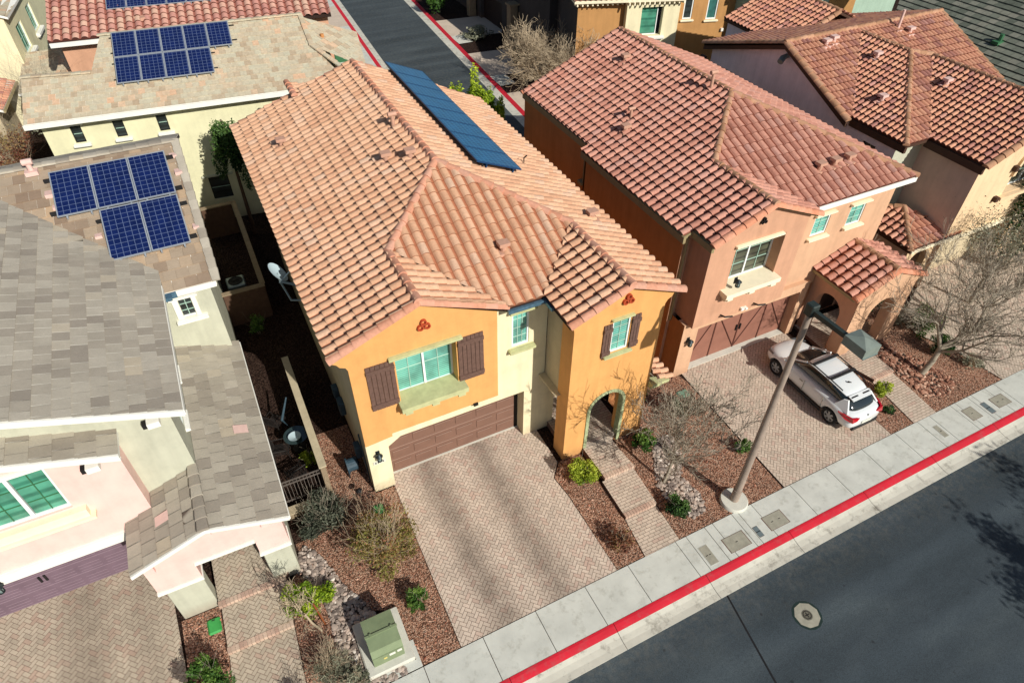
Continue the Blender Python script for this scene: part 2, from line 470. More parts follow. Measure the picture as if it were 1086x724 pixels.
def blinds(name, c0, c1, per, refl=.35, rough=.08):
    m, nt, b = newmat(name)
    p = objco(nt); s = N(nt, 'ShaderNodeSeparateXYZ'); nt.links.new(p, s.inputs[0])
    a = N(nt, 'ShaderNodeMath', operation='MULTIPLY'); nt.links.new(s.outputs['Z'], a.inputs[0]); a.inputs[1].default_value = 1 / per
    f = N(nt, 'ShaderNodeMath', operation='FRACT'); nt.links.new(a.outputs[0], f.inputs[0])
    r = ramp(nt, [(0, c0), (.18, c0), (.3, c1), (.9, c1), (1, c0)]); nt.links.new(f.outputs[0], r.inputs[0])
    r2 = ramp(nt, [(.35, (.62, .62, .62, 1)), (.62, (1.15, 1.15, 1.15, 1))]); nt.links.new(noise(nt, 1.6, 3, .5, p), r2.inputs[0])
    nt.links.new(mixc(nt, r.outputs[0], r2.outputs[0], 1.0, 'MULTIPLY'), b.inputs['Base Color'])
    b.inputs['Roughness'].default_value = .5
    b.inputs['Coat Weight'].default_value = refl * 2; b.inputs['Coat Roughness'].default_value = rough
    return m
M['glass_teal'] = blinds('teal_glass_with_blinds', rgb(48, 122, 110, .8), rgb(128, 204, 186, .85), .085)
M['glass_dkteal'] = blinds('dark_teal_glass_with_blinds', rgb(22, 70, 66, .8), rgb(62, 130, 122, .8), .085)
M['glass_green'] = blinds('green_tinted_glass', rgb(50, 132, 106, .75), rgb(84, 168, 138, .78), .5)
M['glass_olive'] = blinds('olive_dark_glass', rgb(44, 50, 42, .7), rgb(92, 98, 78, .7), .3)
M['glass_dark'] = blinds('dark_glass', (.008, .012, .012, 1), (.02, .03, .03, 1), .4)

# tile palettes (per-tile tone attribute); last barrel stop paints course shadow
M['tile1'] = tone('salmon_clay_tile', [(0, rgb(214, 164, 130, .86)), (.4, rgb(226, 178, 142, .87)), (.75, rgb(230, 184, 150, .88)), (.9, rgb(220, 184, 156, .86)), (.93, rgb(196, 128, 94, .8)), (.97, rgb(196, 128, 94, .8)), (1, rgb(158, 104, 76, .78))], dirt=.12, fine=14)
M['cap1'] = tone('salmon_ridge_cap', [(0, rgb(210, 148, 118, .86)), (.5, rgb(222, 162, 134, .86)), (1, rgb(212, 162, 138, .86))], dirt=.12, fine=10)
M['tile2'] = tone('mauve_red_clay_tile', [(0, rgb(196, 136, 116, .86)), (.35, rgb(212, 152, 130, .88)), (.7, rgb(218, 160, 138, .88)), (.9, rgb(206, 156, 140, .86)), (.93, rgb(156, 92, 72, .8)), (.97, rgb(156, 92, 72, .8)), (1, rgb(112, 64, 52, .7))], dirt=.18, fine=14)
M['cap2'] = tone('brown_ridge_cap', [(0, rgb(176, 132, 100, .84)), (.5, rgb(200, 152, 118, .86)), (1, rgb(206, 160, 128, .86))], dirt=.2, fine=10)
M['cap2p'] = tone('peach_rake_cap', [(0, rgb(216, 142, 108, .86)), (.5, rgb(228, 156, 122, .88)), (1, rgb(220, 162, 134, .86))], dirt=.15, fine=10)
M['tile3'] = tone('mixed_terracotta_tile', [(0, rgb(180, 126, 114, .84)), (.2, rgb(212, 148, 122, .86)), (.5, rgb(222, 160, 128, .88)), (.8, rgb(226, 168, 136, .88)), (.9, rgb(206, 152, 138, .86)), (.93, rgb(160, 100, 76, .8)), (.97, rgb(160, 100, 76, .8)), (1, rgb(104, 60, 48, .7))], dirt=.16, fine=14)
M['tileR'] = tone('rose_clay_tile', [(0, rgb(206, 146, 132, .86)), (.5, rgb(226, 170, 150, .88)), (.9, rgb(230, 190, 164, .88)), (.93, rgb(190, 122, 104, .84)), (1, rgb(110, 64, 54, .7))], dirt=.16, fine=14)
M['flat0'] = tone('grey_taupe_slate_tile', [(0, rgb(160, 150, 136, .88)), (.2, rgb(174, 164, 148, .89)), (.6, rgb(184, 175, 158, .9)), (.92, rgb(192, 183, 166, .9)), (1, rgb(198, 184, 160, .9))], dirt=.18, fine=7, streak=(1.2, 12, 12), bmp=.2)
M['flat0b'] = tone('brown_taupe_slate_tile', [(0, rgb(150, 128, 108, .88)), (.3, rgb(168, 148, 126, .89)), (.7, rgb(178, 160, 138, .9)), (1, rgb(196, 168, 136, .9))], dirt=.18, fine=7, streak=(1.2, 12, 12), bmp=.2)
M['flatR'] = tone('weathered_buff_slate_tile', [(0, rgb(192, 170, 142, .86)), (.25, rgb(206, 190, 162, .88)), (.7, rgb(204, 196, 170, .9)), (.9, rgb(212, 190, 160, .9)), (1, rgb(224, 184, 150, .9))], dirt=.12, fine=8, bmp=.15)
M['flatG'] = tone('grey_green_slate_tile', [(0, rgb(112, 118, 104, .75)), (.5, rgb(138, 142, 126, .8)), (1, rgb(156, 154, 138, .8))], dirt=.25, fine=6, bmp=.2)
M['paver'] = None
def paver_mat(name, c0, c1, lanes):
    m, nt, b = newmat(name)
    a = N(nt, 'ShaderNodeAttribute', attribute_name='tone')
    r = ramp(nt, [(0, mul(c0, .86)), (.35, mul(c0, .98)), (.75, mul(c0, 1.06)), (1, mul(c1, .95))]); nt.links.new(a.outputs['Fac'], r.inputs[0])
    p = objco(nt)
    d = ramp(nt, [(.3, (.82, .82, .82, 1)), (.65, (1, 1, 1, 1))]); nt.links.new(noise(nt, .9, 6, .7, p), d.inputs[0])
    c = mixc(nt, r.outputs[0], d.outputs[0], 1.0, 'MULTIPLY')
    s = N(nt, 'ShaderNodeSeparateXYZ'); nt.links.new(p, s.inputs[0])
    wob = N(nt, 'ShaderNodeMath', operation='MULTIPLY_ADD'); nt.links.new(noise(nt, .6, 3, .5, p), wob.inputs[0]); wob.inputs[1].default_value = .5; nt.links.new(s.outputs['X'], wob.inputs[2])
    for lx, wd, st in lanes:
        sub = N(nt, 'ShaderNodeMath', operation='SUBTRACT'); nt.links.new(wob.outputs[0], sub.inputs[0]); sub.inputs[1].default_value = lx + .25
        ab = N(nt, 'ShaderNodeMath', operation='ABSOLUTE'); nt.links.new(sub.outputs[0], ab.inputs[0])
        mr = N(nt, 'ShaderNodeMapRange', interpolation_type='SMOOTHSTEP'); mr.inputs['From Min'].default_value = 0; mr.inputs['From Max'].default_value = wd
        mr.inputs['To Min'].default_value = st; mr.inputs['To Max'].default_value = 0; nt.links.new(ab.outputs[0], mr.inputs['Value'])
        nz = N(nt, 'ShaderNodeMath', operation='MULTIPLY'); nt.links.new(mr.outputs[0], nz.inputs[0])
        rn = ramp(nt, [(.25, (.45, .45, .45, 1)), (.7, (1, 1, 1, 1))]); nt.links.new(noise(nt, 1.7, 5, .7, p), rn.inputs[0]); nt.links.new(rn.outputs[0], nz.inputs[1])
        c = mixc(nt, c, rgb(92, 82, 72, .7), nz.outputs[0])
    f = ramp(nt, [(.25, (.85, .85, .85, 1)), (.75, (1.1, 1.1, 1.1, 1))]); nt.links.new(noise(nt, 50, 2, .6, p), f.inputs[0])
    c = mixc(nt, c, f.outputs[0], 1.0, 'MULTIPLY')
    nt.links.new(c, b.inputs['Base Color']); b.inputs['Roughness'].default_value = .9; b.inputs['Specular IOR Level'].default_value = .15
    bump(nt, b, noise(nt, 90, 2, .6, p), .3, .01)
    return m
M['paver'] = paver_mat('tan_pink_pavers', rgb(208, 190, 170), rgb(202, 174, 156), [])
M['paver1'] = paver_mat('tan_pink_pavers_with_tyre_lanes', rgb(212, 194, 175), rgb(206, 178, 160), [(2.15, .95, .62), (4.2, .95, .62)])
M['paver0'] = paver_mat('taupe_pavers', rgb(196, 182, 160), rgb(192, 166, 146), [(-9.6, 1.2, .45), (-7.9, .9, .3)])
M['joint'] = plain('sand_joint', rgb(126, 96, 82, .7), .95, .2, 20)

def gravel(name, cols, scale, k=1.0, bs=.9, big=.25):
    m, nt, b = newmat(name)
    p = objco(nt)
    v = N(nt, 'ShaderNodeTexVoronoi'); v.inputs['Scale'].default_value = scale; nt.links.new(p, v.inputs['Vector'])
    s = N(nt, 'ShaderNodeSeparateColor'); nt.links.new(v.outputs['Color'], s.inputs[0])
    r = ramp(nt, cols); nt.links.new(s.outputs[0], r.inputs[0])
    e = ramp(nt, [(0, (1, 1, 1, 1)), (.35, (1, 1, 1, 1)), (.75, (.25, .25, .25, 1))]); nt.links.new(v.outputs['Distance'], e.inputs[0])
    c = mixc(nt, r.outputs[0], e.outputs[0], 1.0, 'MULTIPLY')
    d = ramp(nt, [(.3, (1 - big, 1 - big, 1 - big, 1)), (.7, (1.05, 1.05, 1.05, 1))]); nt.links.new(noise(nt, .9, 6, .65, p), d.inputs[0])
    c = mixc(nt, c, d.outputs[0], 1.0, 'MULTIPLY')
    nt.links.new(c, b.inputs['Base Color']); b.inputs['Roughness'].default_value = .95; b.inputs['Specular IOR Level'].default_value = .1
    inv = N(nt, 'ShaderNodeMath', operation='SUBTRACT'); inv.inputs[0].default_value = 1; nt.links.new(v.outputs['Distance'], inv.inputs[1])
    bump(nt, b, inv.outputs[0], bs, .03)
    return m
M['redgravel'] = gravel('red_brown_gravel', [(0, rgb(140, 98, 78, .85)), (.3, rgb(184, 134, 108, .9)), (.6, rgb(202, 154, 126, .92)), (.85, rgb(222, 182, 154, .95)), (1, rgb(170, 144, 126, .9))], 24)
M['yard'] = gravel('shade_darkened_gravel', [(0, rgb(84, 60, 50, .28)), (.5, rgb(120, 90, 76, .28)), (1, rgb(150, 120, 104, .3))], 18)  # colour lowered to paint in the deep shade of the side yards
M['pebble_base'] = gravel('dark_pebble_bed', [(0, rgb(70, 60, 54, .7)), (.6, rgb(120, 104, 92, .7)), (1, rgb(160, 140, 124, .7))], 16)
M['rock'] = tone('river_rock', [(0, rgb(110, 98, 92, .8)), (.3, rgb(164, 148, 136, .85)), (.6, rgb(186, 170, 156, .86)), (.85, rgb(206, 182, 164, .88)), (1, rgb(232, 222, 208, .9))], dirt=.1, fine=25)
M['rockred'] = tone('reddish_river_rock', [(0, rgb(112, 76, 62, .8)), (.35, rgb(166, 116, 94, .82)), (.7, rgb(196, 146, 120, .84)), (1, rgb(222, 186, 160, .86))], dirt=.1, fine=25)
M['chip'] = tone('loose_red_chip', [(0, rgb(140, 84, 64, .85)), (.5, rgb(200, 138, 112, .9)), (1, rgb(230, 186, 160, .9))], dirt=.05, fine=25)

def asphalt(name):
    m, nt, b = newmat(name)
    p = objco(nt)
    r = ramp(nt, [(.3, rgb(48, 57, 61)), (.5, rgb(58, 67, 72)), (.72, rgb(72, 81, 84))]); nt.links.new(noise(nt, .35, 7, .6, objco(nt, (.5, 1.4, 1))), r.inputs[0])
    f = ramp(nt, [(.32, (.55, .55, .55, 1)), (.68, (1.5, 1.5, 1.5, 1))]); nt.links.new(noise(nt, 38, 4, .8, p), f.inputs[0])
    c = mixc(nt, r.outputs[0], f.outputs[0], 1.0, 'MULTIPLY')
    # dusty scuffs
    sc = ramp(nt, [(.64, (0, 0, 0, 1)), (.80, (.30, .30, .30, 1))]); nt.links.new(noise(nt, .8, 6, .62, objco(nt, (1.1, .5, 1))), sc.inputs[0])
    c = mixc(nt, c, rgb(126, 132, 132, .8), sc.outputs[0])
    ol = ramp(nt, [(.66, (0, 0, 0, 1)), (.76, (.55, .55, .55, 1))]); nt.links.new(noise(nt, 2.6, 4, .6, objco(nt, (1, 1, 1))), ol.inputs[0])
    c = mixc(nt, c, rgb(34, 38, 40, .8), ol.outputs[0])
    s3 = N(nt, 'ShaderNodeSeparateXYZ'); nt.links.new(p, s3.inputs[0])
    gr = N(nt, 'ShaderNodeMapRange'); gr.inputs['From Min'].default_value = -10.2; gr.inputs['From Max'].default_value = -8.7; gr.inputs['To Min'].default_value = 0; gr.inputs['To Max'].default_value = .75; nt.links.new(s3.outputs['Y'], gr.inputs['Value'])
    gn = ramp(nt, [(.45, (0, 0, 0, 1)), (.62, (.5, .5, .5, 1))]); nt.links.new(noise(nt, 5, 8, .8, p), gn.inputs[0])
    gm = N(nt, 'ShaderNodeMath', operation='MULTIPLY'); nt.links.new(gr.outputs[0], gm.inputs[0]); nt.links.new(gn.outputs[0], gm.inputs[1])
    c = mixc(nt, c, rgb(120, 116, 104, .8), gm.outputs[0])
    vd = N(nt, 'ShaderNodeTexVoronoi'); vd.inputs['Scale'].default_value = 1.1; nt.links.new(p, vd.inputs['Vector'])
    dr = ramp(nt, [(.03, (.6, .6, .6, 1)), (.07, (0, 0, 0, 1))]); nt.links.new(vd.outputs['Distance'], dr.inputs[0])
    c = mixc(nt, c, rgb(28, 30, 32, .8), dr.outputs[0])
    wl = N(nt, 'ShaderNodeMath', operation='SINE'); wa = N(nt, 'ShaderNodeMath', operation='MULTIPLY'); nt.links.new(s3.outputs['Y'], wa.inputs[0]); wa.inputs[1].default_value = 3.4; nt.links.new(wa.outputs[0], wl.inputs[0])
    wr_ = ramp(nt, [(0, (.93, .93, .93, 1)), (1, (1.1, 1.1, 1.1, 1))]); nt.links.new(wl.outputs[0], wr_.inputs[0]); c = mixc(nt, c, wr_.outputs[0], 1.0, 'MULTIPLY')
    nt.links.new(c, b.inputs['Base Color']); b.inputs['Roughness'].default_value = .78; b.inputs['Specular IOR Level'].default_value = .3
    bump(nt, b, noise(nt, 120, 3, .7, p), .5, .012)
    return m
M['asphalt'] = asphalt('dark_sealed_asphalt')
def curbmat(name, base, chip, amt):
    m, nt, b = newmat(name); p = objco(nt)
    a = ramp(nt, [(.3, mul(base, .88)), (.7, mul(base, 1.08))]); nt.links.new(noise(nt, 1.3, 5, .6, p), a.inputs[0])
    k = ramp(nt, [(.52, (0, 0, 0, 1)), (.68, (amt, amt, amt, 1))]); nt.links.new(noise(nt, 2.3, 9, .74, p), k.inputs[0])
    nt.links.new(mixc(nt, a.outputs[0], chip, k.outputs[0]), b.inputs['Base Color'])
    b.inputs['Roughness'].default_value = .8; bump(nt, b, noise(nt, 70, 3, .6, p), .3, .01); return m
M['redpaint'] = curbmat('red_curb_paint', rgb(212, 16, 44, .82), rgb(168, 92, 92, .8), .55)
M['gutter'] = curbmat('stained_gutter_concrete', rgb(210, 206, 190, .88), rgb(120, 112, 98, .8), .75)
M['walk'] = curbmat('pale_sidewalk_concrete', rgb(210, 211, 200, .88), rgb(160, 158, 142, .8), .55)

def leafmat(name, stops, trans=.25):
    m, nt, b = newmat(name)
    a = N(nt, 'ShaderNodeAttribute', attribute_name='tone')
    r = ramp(nt, stops); nt.links.new(a.outputs['Fac'], r.inputs[0]); nt.links.new(r.outputs[0], b.inputs['Base Color'])
    b.inputs['Roughness'].default_value = .6; b.inputs['Specular IOR Level'].default_value = .25
    if trans:
        t = N(nt, 'ShaderNodeBsdfTranslucent'); nt.links.new(r.outputs[0], t.inputs['Color'])
        mx = N(nt, 'ShaderNodeMixShader'); mx.inputs[0].default_value = trans
        nt.links.new(b.outputs[0], mx.inputs[1]); nt.links.new(t.outputs[0], mx.inputs[2])
        nt.links.new(mx.outputs[0], nt.nodes['Material Output'].inputs['Surface'])
    return m
M['leaf_green'] = leafmat('fresh_green_leaf', [(0, rgb(28, 52, 20)), (.5, rgb(70, 106, 42)), (1, rgb(128, 158, 72))])
M['leaf_dark'] = leafmat('dark_green_leaf', [(0, rgb(20, 40, 20)), (.5, rgb(44, 74, 36)), (1, rgb(96, 126, 62))])
M['leaf_olive'] = leafmat('olive_autumn_leaf', [(0, rgb(74, 50, 34)), (.3, rgb(112, 96, 52)), (.55, rgb(132, 134, 62)), (.8, rgb(164, 132, 90)), (1, rgb(170, 96, 72))])
M['leaf_yellow'] = leafmat('yellow_green_leaf', [(0, rgb(70, 90, 24)), (.5, rgb(140, 158, 44)), (1, rgb(196, 206, 76))])
M['leaf_grey'] = leafmat('grey_sage_leaf', [(0, rgb(62, 66, 52)), (.5, rgb(120, 122, 100)), (1, rgb(176, 176, 150))])
M['leaf_dkgrey'] = leafmat('dark_grey_leaf', [(0, rgb(34, 38, 32)), (.5, rgb(70, 76, 62)), (1, rgb(120, 124, 104))])
M['leaf_bright'] = leafmat('bright_yellow_green_leaf', [(0, rgb(50, 84, 20)), (.5, rgb(120, 150, 34)), (1, rgb(190, 205, 60))])
M['leaf_red'] = leafmat('rusty_dry_leaf', [(0, rgb(80, 44, 34)), (.5, rgb(130, 82, 62)), (1, rgb(166, 150, 96))])

def solar(name, cell, px, py, line=.05, coat=.5, lc=rgb(104, 120, 156, .7)):
    m, nt, b = newmat(name)
    uvn = N(nt, 'ShaderNodeTexCoord'); s = N(nt, 'ShaderNodeSeparateXYZ'); nt.links.new(uvn.outputs['Object'], s.inputs[0])
    outs = []
    for ax, per in (('X', px), ('Y', py)):
        a = N(nt, 'ShaderNodeMath', operation='MULTIPLY'); nt.links.new(s.outputs[ax], a.inputs[0]); a.inputs[1].default_value = 1 / per
        f = N(nt, 'ShaderNodeMath', operation='FRACT'); nt.links.new(a.outputs[0], f.inputs[0])
        q = N(nt, 'ShaderNodeMath', operation='LESS_THAN'); nt.links.new(f.outputs[0], q.inputs[0]); q.inputs[1].default_value = line / per * .35
        outs.append(q.outputs[0])
    mx = N(nt, 'ShaderNodeMath', operation='MAXIMUM'); nt.links.new(outs[0], mx.inputs[0]); nt.links.new(outs[1], mx.inputs[1])
    cc = ramp(nt, [(.3, mul(cell, .8)), (.7, mul(cell, 1.25))]); nt.links.new(noise(nt, 2.5, 3, .5, objco(nt)), cc.inputs[0])
    c = mixc(nt, cc.outputs[0], lc, mx.outputs[0])
    nt.links.new(c, b.inputs['Base Color']); b.inputs['Roughness'].default_value = .3
    b.inputs['Coat Weight'].default_value = coat; b.inputs['Coat Roughness'].default_value = .05
    if coat < .3: b.inputs['Specular IOR Level'].default_value = .15
    return m
M['pv'] = solar('blue_polycrystalline_cells', rgb(16, 32, 84, .8), .205, .205)
M['pv1'] = solar('teal_blue_cells', rgb(16, 82, 128, .95), .205, .205, .075, .12, rgb(70, 140, 176, .85))
M['pvframe'] = plain('aluminium_frame', rgb(178, 186, 194, .8), .35, .05, metal=.3)
M['pvdark'] = plain('dark_blue_panel_frame', rgb(30, 70, 110, .8), .4, .05)
M['pvblack'] = plain('black_rail', (.015, .015, .016, 1), .5, .2)

# ================================================================ CAMERA / LIGHT
F_PX, YAW, PIT, ROL = 709.4, radians(26.588), radians(43.063), radians(-.476)
f_ = V((sin(YAW) * cos(PIT), cos(YAW) * cos(PIT), -sin(PIT))); r_ = V((cos(YAW), -sin(YAW), 0)); d_ = f_.cross(r_)
rr = cos(ROL) * r_ + sin(ROL) * d_; dd = -sin(ROL) * r_ + cos(ROL) * d_
cam = bpy.data.cameras.new('camera'); co = bpy.data.objects.new('camera', cam); COL.objects.link(co)
cam.sensor_width = 36; cam.lens = F_PX / 1086 * 36; cam.clip_end = 3000; cam.clip_start = .5
mw = Matrix.Identity(4)
for i in range(3): mw[i][0] = rr[i]; mw[i][1] = -dd[i]; mw[i][2] = -f_[i]
mw.translation = V((-1.88, -14.73, 20.68)); co.matrix_world = mw
scene.camera = co

SUN_EL = radians(33.5); SD = V((.275, -1.0, 0)).normalized()
sd = V((SD.x * cos(SUN_EL), SD.y * cos(SUN_EL), sin(SUN_EL)))
sun = bpy.data.lights.new('sun', 'SUN'); sun.energy = 5.0; sun.angle = radians(.5); sun.color = (1, .965, .90)
so = bpy.data.objects.new('sun', sun); COL.objects.link(so); so.rotation_euler = (-sd).to_track_quat('-Z', 'Y').to_euler()
so.location = (0, -60, 60)
w = bpy.data.worlds.new('World'); scene.world = w; w.use_nodes = True
nt = w.node_tree; bg = nt.nodes['Background']; sky = nt.nodes.new('ShaderNodeTexSky'); sky.sky_type = 'NISHITA'; sky.sun_disc = False
sky.sun_elevation = SUN_EL; sky.sun_rotation = math.atan2(SD.x, SD.y)
nt.links.new(sky.outputs[0], bg.inputs[0]); bg.inputs[1].default_value = .07
scene.view_settings.view_transform = 'Standard'; scene.view_settings.look = 'None'; scene.view_settings.exposure = 0
scene.cycles.max_bounces = 6; scene.cycles.use_denoising = True

# ================================================================ GROUND
def sheet(name, poly, z, mat, label=None, kind='structure'):
    mb = MB(); ids = [mb.vert((p[0], p[1], z)) for p in poly]
    for q in tessellate_polygon([[V((p[0], p[1], 0)) for p in poly]]):
        a, b, c = [V(mb.v[ids[k]]) for k in q]
        mb.idx([ids[k] for k in (q if (b - a).cross(c - a).z > 0 else q[::-1])])
    o = mb.build(name, mat); tag(o, label, None, None, kind); return o
def sy(x): return -6.50 + .008 * x      # inner edge of the sidewalk (street runs very slightly skew)
XS = (-60, 90)
def strip(name, off0, off1, z0, z1, mat, label, x0=XS[0], x1=XS[1], n=1):
    mb = MB()
    for k in range(n):
        a = x0 + (x1 - x0) * k / n; b = x0 + (x1 - x0) * (k + 1) / n
        mb.face([(a, sy(a) + off1, z1), (b, sy(b) + off1, z1), (b, sy(b) + off0, z0), (a, sy(a) + off0, z0)])
    return tag(mb.build(name, mat), label, None, None, 'structure')
# ground lies around the recessed street
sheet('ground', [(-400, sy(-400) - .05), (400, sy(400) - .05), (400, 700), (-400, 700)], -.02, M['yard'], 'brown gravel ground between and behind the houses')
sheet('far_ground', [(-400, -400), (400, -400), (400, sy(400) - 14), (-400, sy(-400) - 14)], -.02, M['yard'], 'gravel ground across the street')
strip('road', -14.05, -2.22, -.115, -.115, M['asphalt'], 'dark sealed asphalt street in front of the driveways', -400, 400)
# sidewalk slabs
joints = [-60 + 1.85 * k for k in range(32)] ; joints = [x for x in joints if x < -2.5] + [-.61, 1.33, 3.16, 4.98, 6.65, 8.6, 9.05, 9.85, 10.2, 11.05, 11.3, 11.95, 13.8, 15.6, 17.5, 19.3, 20.6, 21.3, 22.55, 22.85, 23.6, 23.85, 24.7, 25.3] + [27.1 + 1.85 * k for k in range(34)]
mb = MB()
for a, b in zip(joints[:-1], joints[1:]):
    g = .011
    mb.face([(a + g, sy(a) - 1.40, .022), (b - g, sy(b) - 1.40, .022), (b - g, sy(b) - .0, .022), (a + g, sy(a) - .0, .022)], h01(int(a * 10), 3))
    mb.face([(a + g, sy(a) - 1.40, -.03), (b - g, sy(b) - 1.40, -.03), (b - g, sy(b) - 1.40, .022), (a + g, sy(a) - 1.40, .022)])
    for x in (a + g, b - g): mb.face([(x, sy(x) - 1.4, -.03), (x, sy(x), -.03), (x, sy(x), .022), (x, sy(x) - 1.4, .022)])
    mb.face([(a + g, sy(a), -.03), (b - g, sy(b), -.03), (b - g, sy(b), .022), (a + g, sy(a), .022)])
tag(mb.build('sidewalk', M['walk']), 'pale concrete sidewalk slabs along the street', None, None, 'structure')
strip('sidewalk_bed', 0.02, -1.42, -.016, -.016, M['joint'], 'dark joint bed under the sidewalk')
# rolled curb: red painted band + gutter with joints
mbr = MB(); mbg = MB()
gj = [-60 + 3.62 * k for k in range(42)]
for a, b in zip(gj[:-1], gj[1:]):
    g = .008
    prof = [(-1.415, .022), (-1.50, .018), (-1.60, -.008), (-1.70, -.04)]
    for (o0, z0), (o1, z1) in zip(prof[:-1], prof[1:]):
        mbr.face([(a + g, sy(a) + o1, z1), (b - g, sy(b) + o1, z1), (b - g, sy(b) + o0, z0), (a + g, sy(a) + o0, z0)])
    prof = [(-1.70, -.04), (-1.86, -.085), (-2.05, -.108), (-2.26, -.104), (-2.27, -.14)]
    for (o0, z0), (o1, z1) in zip(prof[:-1], prof[1:]):
        mbg.face([(a + g, sy(a) + o1, z1), (b - g, sy(b) + o1, z1), (b - g, sy(b) + o0, z0), (a + g, sy(a) + o0, z0)])
tag(mbr.build('curb', M['redpaint']), 'red painted curb edge along the sidewalk', None, None, 'structure')
tag(mbg.build('gutter', M['gutter']), 'stained concrete gutter beside the red curb', None, None, 'structure')
strip('curb_bed', -1.40, -2.25, -.15, -.15, M['joint'], 'dark joint bed under the curb')
# asphalt seam
mb = MB(); mb.face([(9.00, sy(9) - 2.24, -.111), (9.06, sy(9) - 2.24, -.111), (8.35, sy(9) - 6.5, -.111), (8.28, sy(9) - 6.5, -.111)])
mb.face([(8.35, sy(9) - 6.5, -.111), (8.28, sy(9) - 6.5, -.111), (7.3, sy(9) - 12, -.111), (7.38, sy(9) - 12, -.111)])
tag(mb.build('road_seam', plain('seam_tar', (.01, .01, .011, 1), .7)), 'dark tar seam crossing the street', None, None, 'structure')

def pavers(name, poly, z, mat, label, W=.118, ang=45, pattern='herring', kind='structure', gap=.006):
    tr = tris_of(poly); mb = MB(); th = radians(ang); c, s = cos(th), sin(th)
    xs = [p[0] for p in poly]; ys = [p[1] for p in poly]; cx, cy = sum(xs) / len(xs), sum(ys) / len(ys)
    Rr = max(hypot(p[0] - cx, p[1] - cy) for p in poly); n = int(Rr / W) + 3
    for i in range(-n, n):
        for j in range(-n, n):
            if pattern == 'herring':
                k = (i - j) % 4
                if k == 0: q = (i, i + 2, j, j + 1)
                elif k == 2: q = (i, i + 1, j - 1, j + 1)
                else: continue
            elif pattern == 'basket':
                if i % 2: continue
                o = (j % 2); q = (i + o, i + o + 2, j, j + 1)
            g = gap / W
            pts = [(q[0] + g, q[2] + g), (q[1] - g, q[2] + g), (q[1] - g, q[3] - g), (q[0] + g, q[3] - g)]
            pts = [(cx + (x * c - y * s) * W, cy + (x * s + y * c) * W) for x, y in pts]
            if all(p[0] < min(xs) for p in pts) or all(p[0] > max(xs) for p in pts) or all(p[1] < min(ys) for p in pts) or all(p[1] > max(ys) for p in pts): continue
            t = h01(i, j, 1)
            for hs, *_ in tr:
                cc = pts
                for a_, b_, c_ in hs:
                    cc = clip_half(cc, a_, b_, c_)
                    if len(cc) < 3: break
                if len(cc) >= 3: mb.face([(p[0], p[1], z) for p in cc], t)
    o = mb.build(name, mat); tag(o, label, None, None, kind)
    sheet(name + '_bed', poly, z - .008, M['joint'], 'sand bed under the pavers')
    return o
dr1 = [(.72, .56), (.62, -6.47), (6.24, -6.43), (6.22, -3.2), (6.12, -2.3), (6.6, -1.72), (6.62, .56)]
pavers('driveway', dr1, .024, M['paver1'], 'herringbone paver driveway with two dark tyre lanes in front of the orange house')
dr2 = [(13.72, .5), (13.66, -.4), (13.56, -6.37), (19.12, -6.33), (19.2, -4.2), (19.5, -.6), (19.6, .5)]
pavers('driveway', dr2, .024, M['paver'], 'paver driveway under the white car')
dr0 = [(-13.5, .72), (-14, -6.55), (-7.05, -6.53), (-6.93, -3.9), (-7.02, -1.6), (-7.1, .72)]
pavers('driveway', dr0, .024, M['paver0'], 'taupe paver driveway in front of the plum garage door', W=.125)
dr3 = [(25.9, -6.28), (40, -6.16), (40, 1.2), (29, 1.2), (28.2, -.1), (26.4, -1.0), (25.2, -1.6), (25.0, -2.6), (25.6, -4)]
pavers('driveway', dr3, .024, M['paver'], 'pale paver driveway at the right behind the big bare tree')
# walkways with steps
def walkway(label, poly, z, ang=0, mat='paver', pat='basket'):
    xs = [p for p in poly]; mb = MB(); mb.prism(poly, -.05, z - .01); 
    tag(mb.build('walkway_base', M['joint']), 'edge of the ' + label, None, None, 'structure')
    pavers('walkway', poly, z, M[mat], label, ang=ang, pattern=pat)
def lip(poly, z, w=.17, mat='paver'):
    pass
walkway('upper paver walk under the arch of the orange house', [(7.1, -1.0), (7.68, -1.7), (7.72, -3.28), (8.98, -3.28), (8.9, -1.9), (9.6, -1.25), (9.6, 1.5), (7.1, 1.5)], .29, 0)
walkway('middle paver step of the orange house walk', [(7.6, -3.30), (7.54, -4.93), (8.86, -4.93), (8.97, -3.30)], .16, 0)
walkway('lower paver walk meeting the sidewalk by the orange house', [(7.54, -4.95), (7.36, -6.44), (8.78, -6.42), (8.86, -4.95)], .03, 0)
walkway('upper paver walk under the peach porch', [(20.2, .2), (20.2, -2.0), (20.75, -3.95), (21.95, -3.95), (22.0, -2.2), (23.4, -2.0), (23.4, .2)], .16, 0)
walkway('lower paver walk meeting the sidewalk beside the white car', [(20.72, -3.97), (20.42, -6.33), (21.72, -6.32), (21.95, -3.97)], .03, 0)
walkway('upper paver landing under the pink gable porch', [(-5.7, 1.0), (-5.72, -2.1), (-3.7, -2.1), (-3.2, -1.4), (-3.2, 1.0)], .30, 45, 'paver0', 'herring')
walkway('middle paver step below the pink gable porch', [(-5.68, -2.12), (-5.72, -3.62), (-3.78, -3.62), (-3.55, -2.12)], .17, 45, 'paver0', 'herring')
walkway('lower paver walk from the pink gable porch to the sidewalk', [(-5.72, -3.64), (-5.9, -6.52), (-3.9, -6.5), (-3.78, -3.64)], .04, 45, 'paver0', 'herring')
